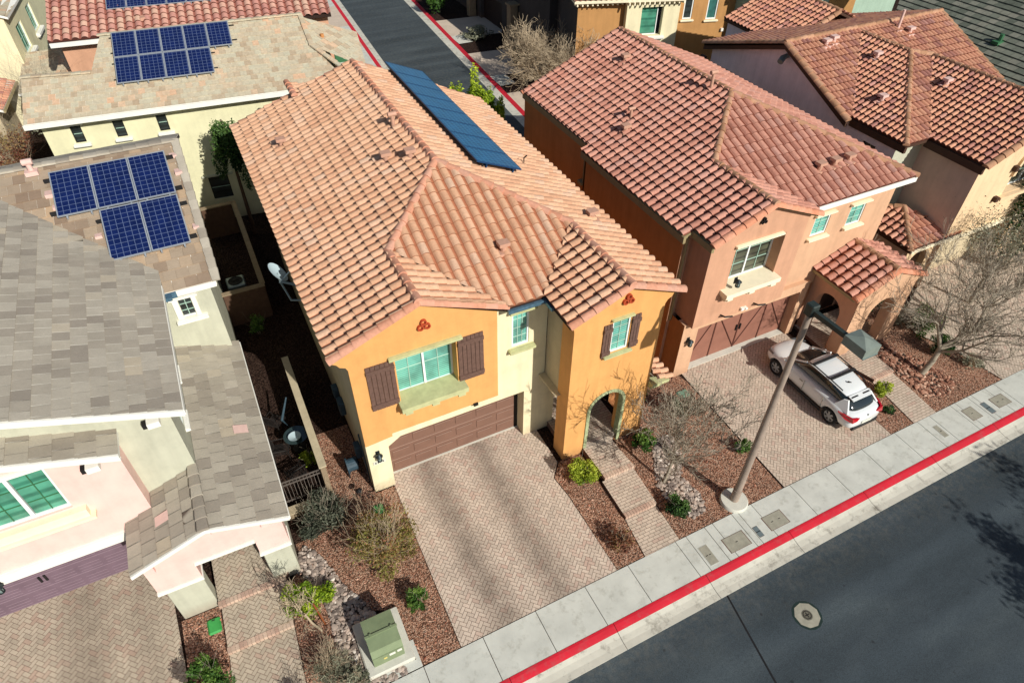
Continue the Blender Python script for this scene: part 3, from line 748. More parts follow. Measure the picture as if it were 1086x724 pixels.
# light curb rows on step noses
mb = MB()
for x0, x1, y, z in ((7.70, 8.99, -3.29, .30), (7.54, 8.87, -4.94, .17), (20.74, 21.96, -3.96, .17), (-5.74, -3.6, -2.11, .31), (-5.74, -3.77, -3.63, .18)):
    k = 0; x = x0
    while x < x1 - .05:
        mb.box(x + .006, min(x + .11, x1), y - .015, y + .17, z - .13, z + .0 + .004, h01(k, int(y * 10))); x += .117; k += 1
tag(mb.build('step_nosing', tone('pale_nosing_brick', [(0, rgb(205, 170, 150, .84)), (1, rgb(226, 200, 176, .88))])), 'pale soldier course on the step noses', None, None, 'structure')
# gravel beds
beds = [
 ('red gravel strip between the two paver surfaces by the orange house', [(6.26, -6.42), (7.34, -6.42), (7.52, -4.95), (7.58, -3.3), (7.62, -1.72), (6.66, -1.72), (6.16, -2.3), (6.26, -3.2)]),
 ('red gravel garden bed around the lamp post', [(8.8, -6.41), (13.5, -6.37), (13.62, -.4), (13.3, .9), (13.1, 3), (10.2, 3), (10.2, -1.72), (9.1, -1.72), (9.0, -3.3), (8.9, -4.95)]),
 ('red gravel bed left of the orange house driveway', [(-1.0, -6.46), (.60, -6.46), (.70, -.02), (.0, -.02), (-.05, 3.6), (-1.4, 3.6), (-1.4, -.7), (-3.1, -.8), (-3.0, -1.7), (-2.0, -3.0), (-1.6, -4.1), (-1.0, -4.4)]),
 ('narrow red gravel bed between the white car and walkway', [(19.15, -6.32), (20.4, -6.31), (20.7, -3.9), (20.2, -2.3), (19.5, -.6)]),
 ('red gravel garden bed under the big bare tree', [(21.74, -6.3), (25.87, -6.27), (25.58, -4), (24.98, -2.6), (25.2, -1.6), (26.4, -.8), (27, 2), (23.6, 2), (23.6, -2.1), (22.0, -2.3), (21.97, -3.9)]),
 ('red gravel patch beside the left driveway', [(-6.9, -6.51), (-5.92, -6.51), (-5.74, -3.6), (-5.72, -1.9), (-6.9, -1.9), (-6.9, -3.9)]),
 ('red gravel beside the lower left walkway', [(-3.88, -6.48), (-2.9, -6.47), (-2.6, -3.6), (-3.2, -1.7), (-3.5, -2.1), (-3.76, -3.6)]),
]
for lb, p in beds: sheet('gravel_bed', p, .0, M['redgravel'], lb)
rb = [('pebble_bed', 'pebble drainage strip left of the transformer', [(-2.9, -6.47), (-1.1, -6.46), (-1.4, -4.3), (-2.0, -3.0), (-2.4, -1.7), (-2.9, -.9), (-3.3, -1.7), (-2.7, -3.6)], 'rock', 1500),
      ('pebble_bed', 'grey river pebble patch in the lamp post garden', [(9.3, -5.3), (9.75, -5.95), (10.3, -5.9), (10.6, -5.3), (10.45, -4.3), (11.1, -3.4), (11.3, -2.5), (10.5, -2.4), (9.8, -3.5), (9.4, -4.3)], 'rock', 900),
      ('pebble_bed', 'reddish cobbles below the big bare tree', [(22.1, -5.6), (23.0, -5.9), (24.0, -5.5), (23.8, -4.2), (23.3, -3.1), (23.2, -2.4), (22.1, -2.5), (22.1, -4)], 'rockred', 800)]
def inpoly(x, y, poly):
    c = False; n = len(poly); j = n - 1
    for i in range(n):
        if (poly[i][1] > y) != (poly[j][1] > y) and x < (poly[j][0] - poly[i][0]) * (y - poly[i][1]) / (poly[j][1] - poly[i][1]) + poly[i][0]: c = not c
        j = i
    return c
def scatter(poly, n, rmin, rmax, rnd, nn=6, mm=3, zb=0):
    mb = MB(); xs = [p[0] for p in poly]; ys = [p[1] for p in poly]; k = 0
    while k < n:
        x = rnd.uniform(min(xs), max(xs)); y = rnd.uniform(min(ys), max(ys))
        if not inpoly(x, y, poly): continue
        k += 1
        r = rnd.uniform(rmin, rmax) * (1 if rnd.random() < .85 else 1.5); a = rnd.uniform(0, pi)
        mb.m = Matrix.Translation((x, y, zb + r * .25)) @ Matrix.Rotation(a, 4, 'Z') @ Matrix.Rotation(rnd.uniform(-.3, .3), 4, 'X')
        mb.blob((0, 0, 0), (r * rnd.uniform(.9, 1.5), r * rnd.uniform(.7, 1), r * rnd.uniform(.4, .7)), rnd.random(), rnd.random(), nn, mm)
    mb.m = Matrix.Identity(4); return mb
for nm, lb, p, mt, n in rb:
    sheet(nm, p, .004, M['pebble_base'], lb)
    tag(scatter(p, n, .035, .075, R).build('river_rocks', M[mt], smooth=60), 'loose rounded stones covering the ' + lb.split(' in ')[0].split(' left ')[0].split(' below ')[0], 'stones', None, 'stuff')
allb = MB()
for lb, p in beds:
    m2 = scatter(p, 420 if len(p) > 8 else 160, .012, .032, R, 5, 2); o = len(allb.v)
    allb.v += m2.v; allb.f += [[i + o for i in f] for f in m2.f]; allb.t += m2.t
tag(allb.build('gravel_chips', M['chip']), 'loose red gravel chips scattered over the garden beds', 'gravel', None, 'stuff')
# service slab in the lawn strip beside the transformer
mb = MB(); mb.box(-2.16, -.62, -6.46, -6.205, -.03, .022); mb.box(-.735, -.62, -6.205, -5.6, -.03, .022); tag(mb.build('service_slab', M['walk']), 'concrete slab between the transformer and the sidewalk', None, None, 'structure')
# garage apron strips
mb = MB(); mb.box(13.75, 19.45, .12, .42, -.03, .045); tag(mb.build('garage_apron', M['concrete']), 'pale concrete apron strip at the peach house garage', None, None, 'structure')
mb = MB(); mb.box(.75, 6.55, .50, .57, -.03, .04); tag(mb.build('garage_apron', M['concrete']), 'thin concrete threshold at the orange house garage', None, None, 'structure')
# back street
def bx(x, y): return x + .066 * (y - 27)
def bstrip(name, x0, x1, z, mat, label, y0=17, y1=140, z2=None):
    mb = MB(); z2 = z if z2 is None else z2
    mb.face([(bx(x0, y0), y0, z), (bx(x1, y0), y0, z2), (bx(x1, y1), y1, z2), (bx(x0, y1), y1, z)])
    return tag(mb.build(name, mat), label, None, None, 'structure')
bstrip('road', 12.55, 18.5, .004, M['asphalt'], 'dark asphalt back street behind the orange house')
bstrip('gutter', 12.1, 12.55, .008, M['gutter'], 'left gutter of the back street')
bstrip('curb', 11.75, 12.1, .06, M['redpaint'], 'left red curb of the back street', z2=.01)
bstrip('sidewalk', 10.6, 11.75, .062, M['walk'], 'left concrete sidewalk of the back street')
bstrip('gutter', 18.5, 19.15, .008, M['gutter'], 'right gutter of the back street')
bstrip('curb', 19.15, 19.5, .01, M['redpaint'], 'right red curb of the back street', z2=.06)
for y0, y1, lb in ((26, 29.6, 'nearest'), (33, 38.2, 'second'), (42, 47, 'third')):
    mb = MB(); mb.face([(bx(19.5, y0), y0, .03), (bx(25.5, y0), y0 - .6, .03), (bx(25.5, y1), y1 - .6, .03), (bx(19.5, y1), y1, .03)])
    tag(mb.build('driveway', M['paver']), lb + ' shaded driveway right of the back street', None, None, 'structure')
mb = MB()
for y0 in (31.0, 40.6): mb.face([(bx(19.6, y0), y0, .034), (bx(20.9, y0), y0, .034), (bx(20.9, y0), y0 + 2.0, .034), (bx(19.6, y0), y0 + 2.0, .034)])
tag(mb.build('service_slab', M['concrete']), 'pale concrete utility slabs beside the back street curb', None, None, 'structure')
for y0, y1, lb in ((43.5, 45, 'nearer'), (49, 55, 'farther')):
    mb = MB(); mb.face([(bx(8.4, y0), y0, .066), (bx(11.75, y0), y0, .066), (bx(11.75, y1), y1, .066), (bx(8.4, y1), y1, .066)])
    tag(mb.build('driveway', M['paver']), lb + ' paver driveway left of the back street', None, None, 'structure')

# ================================================================ HOUSE DETAILS
UX = (1, 0, 0); UY = (0, 1, 0); UYn = (0, -1, 0)
def lantern(parent, x, y, z, name='wall_lantern'):
    mb = MB(); mb.box(x - .07, x + .07, y - .03, y, z - .12, z + .16)
    mb.box(x - .02, x + .02, y - .18, y - .03, z + .1, z + .13)
    mb.lathe([(.02, .16), (.13, .06), (.12, .04)][::-1], (x, y - .17, z)); mb.lathe([(.03, -.2), (.09, -.17), (.09, -.15)], (x, y - .17, z))
    for a in range(4):
        mb.box(x + .08 * cos(a * pi / 2 + .78) - .01, x + .08 * cos(a * pi / 2 + .78) + .01, y - .17 + .08 * sin(a * pi / 2 + .78) - .01, y - .17 + .08 * sin(a * pi / 2 + .78) + .01, z - .16, z + .05)
    o = mb.build(name, M['lantern'], parent)
    g = MB(); g.lathe([(.06, -.15), (.07, -.1), (.07, .04)], (x, y - .17, z), 8); g.build('lamp_glass', M['lampglass'], o)
    return o
def shutter(parent, O, U, u0, u1, z0, z1, n=5, pr=.07):
    mb = MB(); w = (u1 - u0) / n
    for k in range(n): obox(mb, O, U, u0 + w * k + .008, u0 + w * (k + 1) - .008, .0, pr - .02, z0, z1)
    for zz in (z0 + .12, z1 - .3): obox(mb, O, U, u0, u1, pr - .021, pr + .02, zz, zz + .15)
    for k in range(0, n):
        for zz in (z0 + .19, z1 - .23): obox(mb, O, U, u0 + w * (k + .5) - .015, u0 + w * (k + .5) + .015, pr + .02, pr + .03, zz - .015, zz + .015)
    return mb.build('shutter', M['shutter'], parent)
def ledge(parent, O, U, u0, u1, z, d0, proj, mat, brackets=(.1, .5, .9)):
    """deep corbelled window ledge"""
    mb = MB(); L = u1 - u0
    obox(mb, O, U, u0 + .08, u1 - .08, -d0, 0.001, z - .10, z)
    obox(mb, O, U, u0, u1, .0, proj, z - .20, z)
    obox(mb, O, U, u0 + .06, u1 - .06, 0, proj - .09, z - .30, z - .20)
    for b in brackets:
        c = u0 + L * b
        obox(mb, O, U, c - .13, c + .13, 0, proj - .04, z - .36, z - .20 - .002)
        obox(mb, O, U, c - .10, c + .10, 0, proj - .16, z - .46, z - .36)
        obox(mb, O, U, c - .07, c + .07, 0, proj - .26, z - .53, z - .46)
    return mb.build('window_ledge', mat, parent)
def trefoil(parent, O, U, u, z, r=.105, mat='terracotta'):
    Nn = V(U).cross(V((0, 0, 1)))
    for du, dz in ((0, r * 1.0), (-r * 1.05, -r * .75), (r * 1.05, -r * .75)):
        mb = MB(); c = V(O) + V(U) * (u + du) + V((0, 0, z + dz)); n = 14; A = V(U); B = V((0, 0, 1))
        rings = []
        for rad, dep in ((r, 0), (r, .09), (r * .62, .09), (r * .62, -.02)):
            rings.append([mb.vert(c + Nn * dep + (A * cos(2*pi*k/n) + B * sin(2*pi*k/n)) * rad) for k in range(n)])
        for a, b in zip(rings[:-1], rings[1:]):
            for k in range(n): l = (k + 1) % n; mb.idx([a[k], a[l], b[l], b[k]])
        mb.idx(rings[-1]); mb.build('clay_pipe_vent', M[mat], parent)
def pipe_vent(parent, x, y, z, h=.35, r=.07, mat='vent', hood=True):
    mb = MB(); mb.prism([(x - .2, y - .2), (x + .2, y - .2), (x + .2, y + .2), (x - .2, y + .2)], z - .12, z + .03)
    mb.tube([(x, y, z - .1), (x, y, z + h)], r, 10)
    if hood:
        mb.tube([(x - .16, y, z + h - .02), (x + .16, y, z + h - .02)], r * 1.25, 10)
    return mb.build('roof_vent', M[mat], parent, smooth=40)
def box_vent(parent, x, y, z, mat='vent'):
    mb = MB(); mb.prism([(x - .22, y - .2), (x + .22, y - .2), (x + .22, y + .2), (x - .22, y + .2)], z - .15, z + .04)
    mb.tube([(x, y, z - .1), (x, y, z + .3)], .1, 10); mb.box(x - .19, x + .19, y - .15, y + .15, z + .26, z + .38)
    return mb.build('roof_vent', M[mat], parent)
def tiles(parent, planes, mat, deckmat, kind='barrel', label=None, **kw):
    t = MB(); d = MB()
    for p in planes: roof_plane(t, d, p, kind, **kw)
    o = t.build('roof', mat, parent, smooth=35)
    if label: o['label'] = label
    d.build('roof_deck', deckmat, o)
    return o
def ridge(parent, segs, mat, key=0, r=.145, lift=.06, name='ridge_cap', flat=False):
    for i, (a, b) in enumerate(segs):
        mb = MB(); caps(mb, a, b, key=key + i, r=r, lift=lift, flat=flat)
        mb.build(name, mat, parent, smooth=40)
def pv_panel(parent, O, A, B, w, l, mat, th=.04, fm='pvframe'):
    """panel with lower-left corner O, edges A*w, B*l"""
    A, B = V(A).normalized(), V(B).normalized(); Nn = A.cross(B)
    if Nn.z < 0: Nn = -Nn; 
    mb = MB(); O = V(O)
    mt = Matrix.Identity(4)
    for i in range(3): mt[i][0] = A[i]; mt[i][1] = B[i]; mt[i][2] = Nn[i]
    # object with its own local frame so the cell grid follows the panel
    mb.box(.035, w - .035, .035, l - .035, th - .004, th)
    o = mb.build('solar_panel', mat, parent, local=True)
    o.matrix_local = Matrix.Translation(O - V(parent['_o'])) @ mt
    f = MB(); f.box(0, w, 0, .04, 0, th + .006); f.box(0, w, l - .04, l, 0, th + .006); f.box(0, .04, .04, l - .04, 0, th + .006); f.box(w - .04, w, .04, l - .04, 0, th + .006)
    f.box(.04, w - .04, .04, l - .04, 0, th - .012)
    f.box(w * .2, w * .2 + .05, -.06, l + .06, -.12, -.02); f.box(w * .8, w * .8 + .05, -.06, l + .06, -.12, -.02)
    f.build('panel_frame', M[fm], o, local=True)
    return o
P_ = .42

# ---------------------------------------------------------------- H1 the orange house
h1 = thing('stucco_house', 'bright orange and cream two-storey house with arched entry tower and salmon tile roof', 'house', (5.1, 7.5, 0))
ze = 7.12; eL, eR = -.5, 10.75; rx = (eL + eR) / 2; rz = ze + P_ * (rx - eL); yf = -.325; yr = yf + (rx - eL)
g1x = 2.35; g1z = ze + P_ * (g1x - eL); g1y = yf + (g1x - eL)
tx = 8.62; tz = ze + P_ * (eR - tx); ty = yf + (eR - tx); tl = 6.5
RB = 15.3
left = [(eL, -.22, ze), (eL, 16.3, ze), (rx, RB, rz), (rx, yr, rz), (g1x, g1y, g1z), (g1x, -.22, g1z)]
gz5 = g1z - P_ * (5.2 - g1x)
gr = [(g1x, -.22, g1z), (g1x, g1y, g1z), (5.2, yf, ze), (5.2, -.33 + .11, ze)]
front = [(rx, yr, rz), (tx, ty, tz), (6.5, yf, ze), (5.2, yf, ze), (g1x, g1y, g1z)]
zt = tz - P_ * (tx - tl)
# tower left slope is wider: bounded by the valley with the front plane
twl = [(tx, -1.95, tz), (tx, ty, tz), (tl, yf + 0.0, zt), (tl, -1.95, zt)]
right = [(eR, -1.95, ze), (tx, -1.95, tz), (tx, ty, tz), (rx, yr, rz), (rx, RB, rz), (eR, 14.2, ze)]
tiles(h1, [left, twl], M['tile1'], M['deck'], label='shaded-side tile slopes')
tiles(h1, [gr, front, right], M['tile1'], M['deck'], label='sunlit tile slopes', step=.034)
ridge(h1, [((rx, RB + .02, rz), (rx, yr, rz)), ((rx, yr, rz), (g1x, g1y, g1z)), ((g1x, g1y, g1z), (g1x, -.25, g1z)),
           ((rx, yr, rz), (tx, ty, tz)), ((tx, ty, tz), (tx, -2.0, tz))], M['cap1'], 3)
rk = .135
ridge(h1, [((g1x, -.20, g1z - .03), (eL, -.20, ze - .03)), ((g1x, -.20, g1z - .03), (5.2, -.20, ze - .03)), ((tx, -1.93, tz - .03), (tl, -1.93, zt - .03)), ((tx, -1.93, tz - .03), (eR, -1.93, ze - .03)),
           ((rx, RB, rz - .03), (eL, 16.3, ze - .03)), ((rx, RB, rz - .03), (eR, 14.2, ze - .03))], M['cap1'], 30, r=.16, lift=.03, name='rake_cap')
# little rear gable hump
tiles(h1, [[(2.35, 15.2, 8.50), (2.35, 16.7, 8.50), (4.3, 17.6, 7.75), (4.3, 15.4, 7.95)]], M['tile1'], M['deck'], label='small rear gable roof')
ridge(h1, [((2.35, 16.75, 8.53), (2.35, 15.1, 8.50))], M['cap1'], 77)
# walls
corb = lambda s=1: [(0, 6.42), (-.06, 6.56), (-.22, 6.64), (-.30, 6.78), (-.42, 6.86)]
dz = .1
gz = lambda x: g1z - P_ * abs(x - g1x) - dz
# lower cream front wall with garage opening
wall('wall', M['cream'], h1, (0, .03, 0), UX, [(0, 0), (7.3, 0), (7.3, 3.1), (6.84, 3.1), (6.84, 7.05), (4.90, 7.05), (4.90, 2.82), (0, 2.82)],
     [[(.76, .0), (6.02, .0), (6.02, 2.55), (1.25, 2.55), (.76, 2.22)], rect(5.5, 6.14, 4.98, 6.52)], depth=[.54, .10], label='cream front wall around the garage door')
# orange pop-out over the garage
wall('wall', M['orange'], h1, (0, -.07, 0), UX, [(-.005, 2.72), (.95, 2.80), (.96, 2.94), (4.92, 2.94), (4.92, 7.05), (5.02, gz(5.02)), (g1x, gz(g1x)), (-.40, gz(-.40)), (-.42, 6.82), (-.30, 6.74), (-.22, 6.60), (-.06, 6.52), (-.005, 6.38)],
     [rect(1.43, 3.46, 4.30, 6.30)], depth=.52, thick=.10, label='orange gable wall with the wide shuttered window')
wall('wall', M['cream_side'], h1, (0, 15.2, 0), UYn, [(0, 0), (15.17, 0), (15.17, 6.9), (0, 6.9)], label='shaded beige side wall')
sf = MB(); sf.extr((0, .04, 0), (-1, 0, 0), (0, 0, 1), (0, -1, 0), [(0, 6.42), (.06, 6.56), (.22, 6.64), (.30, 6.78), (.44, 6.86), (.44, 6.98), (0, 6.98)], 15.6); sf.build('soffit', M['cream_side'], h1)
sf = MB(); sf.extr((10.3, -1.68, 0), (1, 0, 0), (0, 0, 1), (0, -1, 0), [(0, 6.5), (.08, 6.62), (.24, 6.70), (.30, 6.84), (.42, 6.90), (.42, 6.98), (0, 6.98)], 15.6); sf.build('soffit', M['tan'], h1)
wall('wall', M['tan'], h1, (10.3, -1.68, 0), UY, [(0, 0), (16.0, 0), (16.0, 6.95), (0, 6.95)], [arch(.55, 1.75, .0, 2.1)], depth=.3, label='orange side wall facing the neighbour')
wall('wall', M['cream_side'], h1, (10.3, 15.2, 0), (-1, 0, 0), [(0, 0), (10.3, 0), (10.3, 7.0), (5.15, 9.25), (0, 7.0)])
# tower
tg = lambda x: tz - P_ * abs(x - tx) - dz
wall('wall', M['orange'], h1, (0, -1.72, 0), UX, [(6.82, 0), (10.3, 0), (10.3, 6.5), (10.38, 6.64), (10.52, 6.72), (10.6, 6.86), (10.66, tg(10.66)), (tx, tg(tx)), (6.56, tg(6.56)), (6.62, 6.86), (6.70, 6.74), (6.80, 6.66), (6.82, 6.5)],
     [arch(7.76, 9.24, -.05, 2.30, 16), rect(8.28, 8.99, 5.05, 6.46)], depth=[.46, .09], label='tall orange entry tower front with arch')
wall('wall', M['orange'], h1, (6.82, -1.0, 0), UYn, rect(0, .71, 0, 6.95), thick=.28)
wall('wall', M['cream_side'], h1, (6.86, .03, 0), UYn, rect(0, 1.03, 3.2, 7.0), thick=.24, label='cream bridge wall beside the tower')
wall('wall', M['cream'], h1, (7.12, -1.22, 0), (1, 0, 0), [(0, 0), (.62, 0), (.62, 2.35), (2.2, 2.35), (2.2, 0), (3.1, 0), (3.1, 3.15), (0, 3.15)][0:8], thick=.05, label='inside face of the tower entry')
en = MB(); en.box(6.6, 10.2, 1.55, 1.6, 0, 3.2); en.box(7.2, 7.32, .06, 1.5, 0, 3.1); en.box(6.1, 7.2, .60, .7, 0, 3.1); en.box(6.6, 10.2, -1.2, 1.6, 3.16, 3.2); en.build('entry_wall', M['cream_side'], h1)
en = MB(); en.box(8.0, 9.0, 1.47, 1.545, .3, 2.6); fd = en.build('front_door', M['darkwood'], h1)
en = MB()
for a in range(2):
    for b in range(3): en.box(8.1 + a * .43, 8.47 + a * .43, 1.455, 1.475, .4 + b * .72, 1.0 + b * .72)
en.build('door_panel', M['darkwood'], fd)
# arch trim
at = MB()
pts = [(7.76, .29)] + [(8.5 + .74 * cos(pi - pi * k / 18), 2.30 + .74 * sin(pi - pi * k / 18)) for k in range(19)] + [(9.24, .0)]
for k in range(len(pts) - 1):
    (a, b), (c, d) = pts[k], pts[k + 1]
    def off(p, q):
        if p[1] <= 2.3: return (p[0] + (-q if p[0] < 8.5 else q), p[1])
        v = V((p[0] - 8.5, p[1] - 2.3)).normalized(); return (p[0] + v.x * q, p[1] + v.y * q)
    i0, i1, o0, o1 = off(pts[k], -.05), off(pts[k + 1], -.05), off(pts[k], .08), off(pts[k + 1], .08)
    for q in ([(*i0, -1.76), (*i1, -1.76), (*o1, -1.76), (*o0, -1.76)], [(*o0, -1.76), (*o1, -1.76), (*o1, -1.72), (*o0, -1.72)], [(*i1, -1.76), (*i0, -1.76), (*i0, -1.5), (*i1, -1.5)]):
        at.face([(x, y, z) for x, z, y in q])
at.build('arch_trim', M['arch_trim'], h1)
# garage door: raised panels
def garage(parent, x0, x1, y, z1, mat, gmat, cols, rows, name='garage_door'):
    mb = MB(); mb.box(x0, x1, y, y + .06, .03, z1); d = mb.build(name, mat, parent)
    g = MB(); w = (x1 - x0) / cols; h = (z1 - .05) / rows
    for c in range(cols):
        for r in range(rows):
            a = x0 + c * w + w * .10; b = x0 + (c + 1) * w - w * .10; zz = .05 + r * h + h * .22; z2 = .05 + (r + 1) * h - h * .22
            g.box(a, b, y - .022, y, zz, z2)
    g.build('raised_panel', mat, d)
    l = MB()
    for r in range(1, rows): l.box(x0, x1, y - .005, y + .001, .05 + r * h - .012, .05 + r * h + .012)
    for c in range(cols):
        for r in range(rows): l.box(x0 + c * w + w * .12, x0 + (c + 1) * w - w * .12, y - .03, y - .018, .05 + (r + 1) * h - h * .25, .05 + (r + 1) * h - h * .22)
    l.build('panel_line', gmat, d)
    return d
garage(h1, .87, 5.88, .57, 2.62, M['door_brown'], M['door_highlight'], 6, 4)
mb = MB(); mb.box(5.88, 6.04, .55, .62, 0, 2.6); mb.box(6.04, 6.5, .50, .55, .03, 2.55); mb.build('door_jamb', M['dark'], h1)  # black here paints the shade right of the garage door
mb = MB(); mb.box(.70, .87, .57, .62, 0, 2.6); mb.build('door_jamb', M['cream'], h1)
# windows
OF = (0, -.07, 0)
window(h1, OF, UX, 1.43, 3.46, 4.30, 6.30, .46, M['vinyl'], M['glass_teal'], 2, (1, 1))
beam('window_lintel', h1, M['green_trim'], OF, UX, 1.25, 3.62, 6.26, 6.42, .14)
ledge(h1, OF, UX, 1.33, 3.66, 4.36, .42, .42, M['green_trim'])
shutter(h1, OF, UX, .47, 1.38, 4.34, 6.27, 6); shutter(h1, OF, UX, 3.50, 4.40, 4.34, 6.27, 6)
window(h1, (0, .03, 0), UX, 5.5, 6.14, 4.98, 6.52, .07, M['vinyl'], M['glass_teal'], 1, (2, 3))
beam('window_lintel', h1, M['green_trim'], (0, .03, 0), UX, 5.38, 6.30, 6.54, 6.68, .22)
beam('window_sill', h1, M['green_trim'], (0, .03, 0), UX, 5.38, 6.30, 4.78, 4.94, .22)
OT = (0, -1.72, 0)
window(h1, OT, UX, 8.28, 8.99, 5.05, 6.46, .07, M['vinyl'], M['glass_teal'], 1, (1, 3))
beam('window_lintel', h1, M['green_trim'], OT, UX, 8.22, 9.02, 6.50, 6.60, .12)
beam('window_sill', h1, M['green_trim'], OT, UX, 8.05, 9.10, 4.90, 5.02, .15)
shutter(h1, OT, UX, 7.93, 8.26, 4.96, 6.40, 3); shutter(h1, OT, UX, 9.02, 9.36, 5.02, 6.46, 3)
trefoil(h1, OF, UX, 2.46, 7.30); trefoil(h1, OT, UX, 8.72, 7.28)
# small dark weep scupper dots under the pop-out
mb = MB(); mb.box(3.95, 4.12, -.14, -.07, 2.88, 2.99); mb.build('scupper', M['dark'], h1)
lantern(h1, .36, .03, 2.05)
mb = MB(); mb.box(.14, .58, -.01, .03, 1.56, 1.70); ap = mb.build('address_plaque', M['sticker'], h1)
mb = MB()
for k in range(4): mb.box(.20 + k * .09, .245 + k * .09, -.016, -.0105, 1.60, 1.67)
mb.build('plaque_marks', M['dark'], ap)
# rain flashing in the valley corner
mb = MB(); mb.face([(5.15, yf - .04, 6.99), (6.7, yf - .04, 6.99), (6.7, .02, 6.92), (5.15, .02, 6.92)]); mb.box(5.15, 6.62, yf - .12, yf - .02, 6.93, 7.06); mb.box(6.42, 6.8, yf - .6, yf + .05, 6.96, 7.08); mb.build('flashing', M['flash'], h1)
# curved tile canopy on the tower side
cn = MB(); roof_plane(cn, None, [(10.32, -2.05, 3.15), (10.32, -.95, 3.15), (11.1, -.95, 2.85), (11.1, -2.05, 2.85)], pu=.3, pv=.4)
cn.build('canopy_roof', M['tile1'], h1, smooth=35)
mb = MB(); mb.box(10.28, 11.04, -1.98, -1.0, 2.66, 2.80)
mb.box(10.28, 10.8, -1.9, -1.1, 2.5, 2.66)
mb.build('canopy_bracket', M['green_trim'], h1)
# vents
lz = lambda x: ze + P_ * (x - eL)
box_vent(h1, 1.0, 12.2, lz(1.0)); box_vent(h1, 3.85, 6.95, lz(3.85)); box_vent(h1, 4.55, 6.25, lz(4.55)); pipe_vent(h1, 4.75, 8.65, lz(4.75), .55, .075)
box_vent(h1, 5.9, 1.5, ze + P_ * (1.5 - yf)); box_vent(h1, 9.85, 2.4, ze + P_ * (eR - 9.85))
mb = MB(); mb.tube([(9.2, 6.5, 7.75), (9.2, 6.5, 8.1), (9.3, 6.45, 8.2)], .03, 6); mb.build('roof_vent', M['dark'], h1)
# solar array on the right slope
sl = V((1, 0, -P_)).normalized(); nn = V((P_, 0, 1)).normalized()
for k in range(8):
    y = 5.22 + k * 1.295; x0 = 6.55
    pv_panel(h1, V((x0, y, ze + P_ * (eR - x0))) + nn * .26, sl, (0, 1, 0), 1.93, 1.285, M['pv1'], fm='pvdark')
mb = MB()
for k in range(9):
    y = 5.3 + k * 1.27
    for x in (6.9, 8.0): mb.box(x - .03, x + .03, y - .03, y + .03, ze + P_ * (eR - x), ze + P_ * (eR - x) + .26)
mb.build('panel_rail', M['pvblack'], h1)
mb = MB(); mb.tube([(-.02, .6, 0), (-.06, .6, 2.7)], .03, 6)
mb.build('conduit', M['bluebin'], h1)
for y, zz, s in ((3.1, 1.1, .45), (3.9, 1.3, .35), (1.2, .7, .4)):
    mb = MB(); mb.bevbox(-.22, .0, y, y + s, zz, zz + s * 1.4, .03); mb.build('meter_box', M['bluebin'], h1)

# ---------------------------------------------------------------- satellite dish
sd_ = thing('satellite_dish', 'pale grey satellite dish on a bracket under the eave of the orange house', 'satellite dish', (-.05, 5.0, 6.2))
def dish(c):
    mb = MB(); c = V(c); ax = V((.72, -.28, .62)).normalized(); a = ax.cross(V((0, 0, 1))).normalized(); b = a.cross(ax)
    rings = []
    for k in range(6):
        r = .42 * k / 5 + .001
        rings.append([mb.vert(c + (a * cos(2*pi*j/20) * .75 + b * sin(2*pi*j/20)) * r + ax * (r * r * .45)) for j in range(20)])
    for q in range(5):
        for j in range(20): l = (j + 1) % 20; mb.idx([rings[q][j], rings[q][l], rings[q + 1][l], rings[q + 1][j]])
    return mb, ax
dc = V((-.92, 5.35, 6.62)); mb, ax = dish(dc); mb.build('reflector', M['dish'], sd_, smooth=60)
mb = MB(); mb.tube([dc, dc + V((.05, -.15, -.35)), V((-.75, 4.35, 6.1)), V((-.02, 4.0, 6.1))], .035, 8); mb.tube([dc + V((.05, -.15, -.3)), V((-.02, 4.7, 6.1))], .022, 6); mb.tube([dc + V((.05, -.1, -.3)), V((-.02, 4.4, 6.4))], .022, 6)
mb.build('mount', M['grey_metal'], sd_, smooth=40)
mb = MB(); e = dc + V((.62, -.25, .28)); mb.tube([dc + V((0, -.1, -.35)), e], .02, 6); mb.box(e.x - .06, e.x + .06, e.y - .06, e.y + .06, e.z - .04, e.z + .1); mb.build('feed_arm', M['dish'], sd_)

# ---------------------------------------------------------------- H2 the peach house
h2 = thing('stucco_house', 'peach two-storey house with mauve red tile roof and arched tile-roofed porch behind the white car', 'house', (18.3, 7.5, 0))
ze2 = 6.9; L2, R2 = 12.8, 24.2; rx2 = 18.5; rz2 = ze2 + P_ * 5.7; yf2 = .1; yr2 = yf2 + 5.7
gx2 = 15.7; gz2 = ze2 + P_ * (gx2 - L2); gy2 = yf2 + (gx2 - L2); B2 = 14.3
z12 = lambda x: ze2 + P_ * (x - L2)
left = [(13.2, -.42, z12(13.2)), (13.2, .7, z12(13.2)), (L2, .7, ze2), (L2, 8.0, ze2), (13.15, 8.0, z12(13.15)), (13.15, B2, z12(13.15)), (rx2, B2, rz2), (rx2, yr2, rz2), (gx2, gy2, gz2), (gx2, -.42, gz2)]
gr = [(gx2, -.42, gz2), (gx2, gy2, gz2), (18.6, yf2, ze2), (18.2, -.42, gz2 - P_ * 2.5)]
front = [(rx2, yr2, rz2), (R2, yf2, ze2), (18.6, yf2, ze2), (gx2, gy2, gz2)]
right = [(rx2, yr2, rz2), (rx2, B2, rz2), (R2, B2, ze2), (R2, yf2, ze2)]
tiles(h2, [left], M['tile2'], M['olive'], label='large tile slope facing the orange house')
tiles(h2, [gr, front, right], M['tile2'], M['olive'], label='sunlit tile slopes', step=.038)
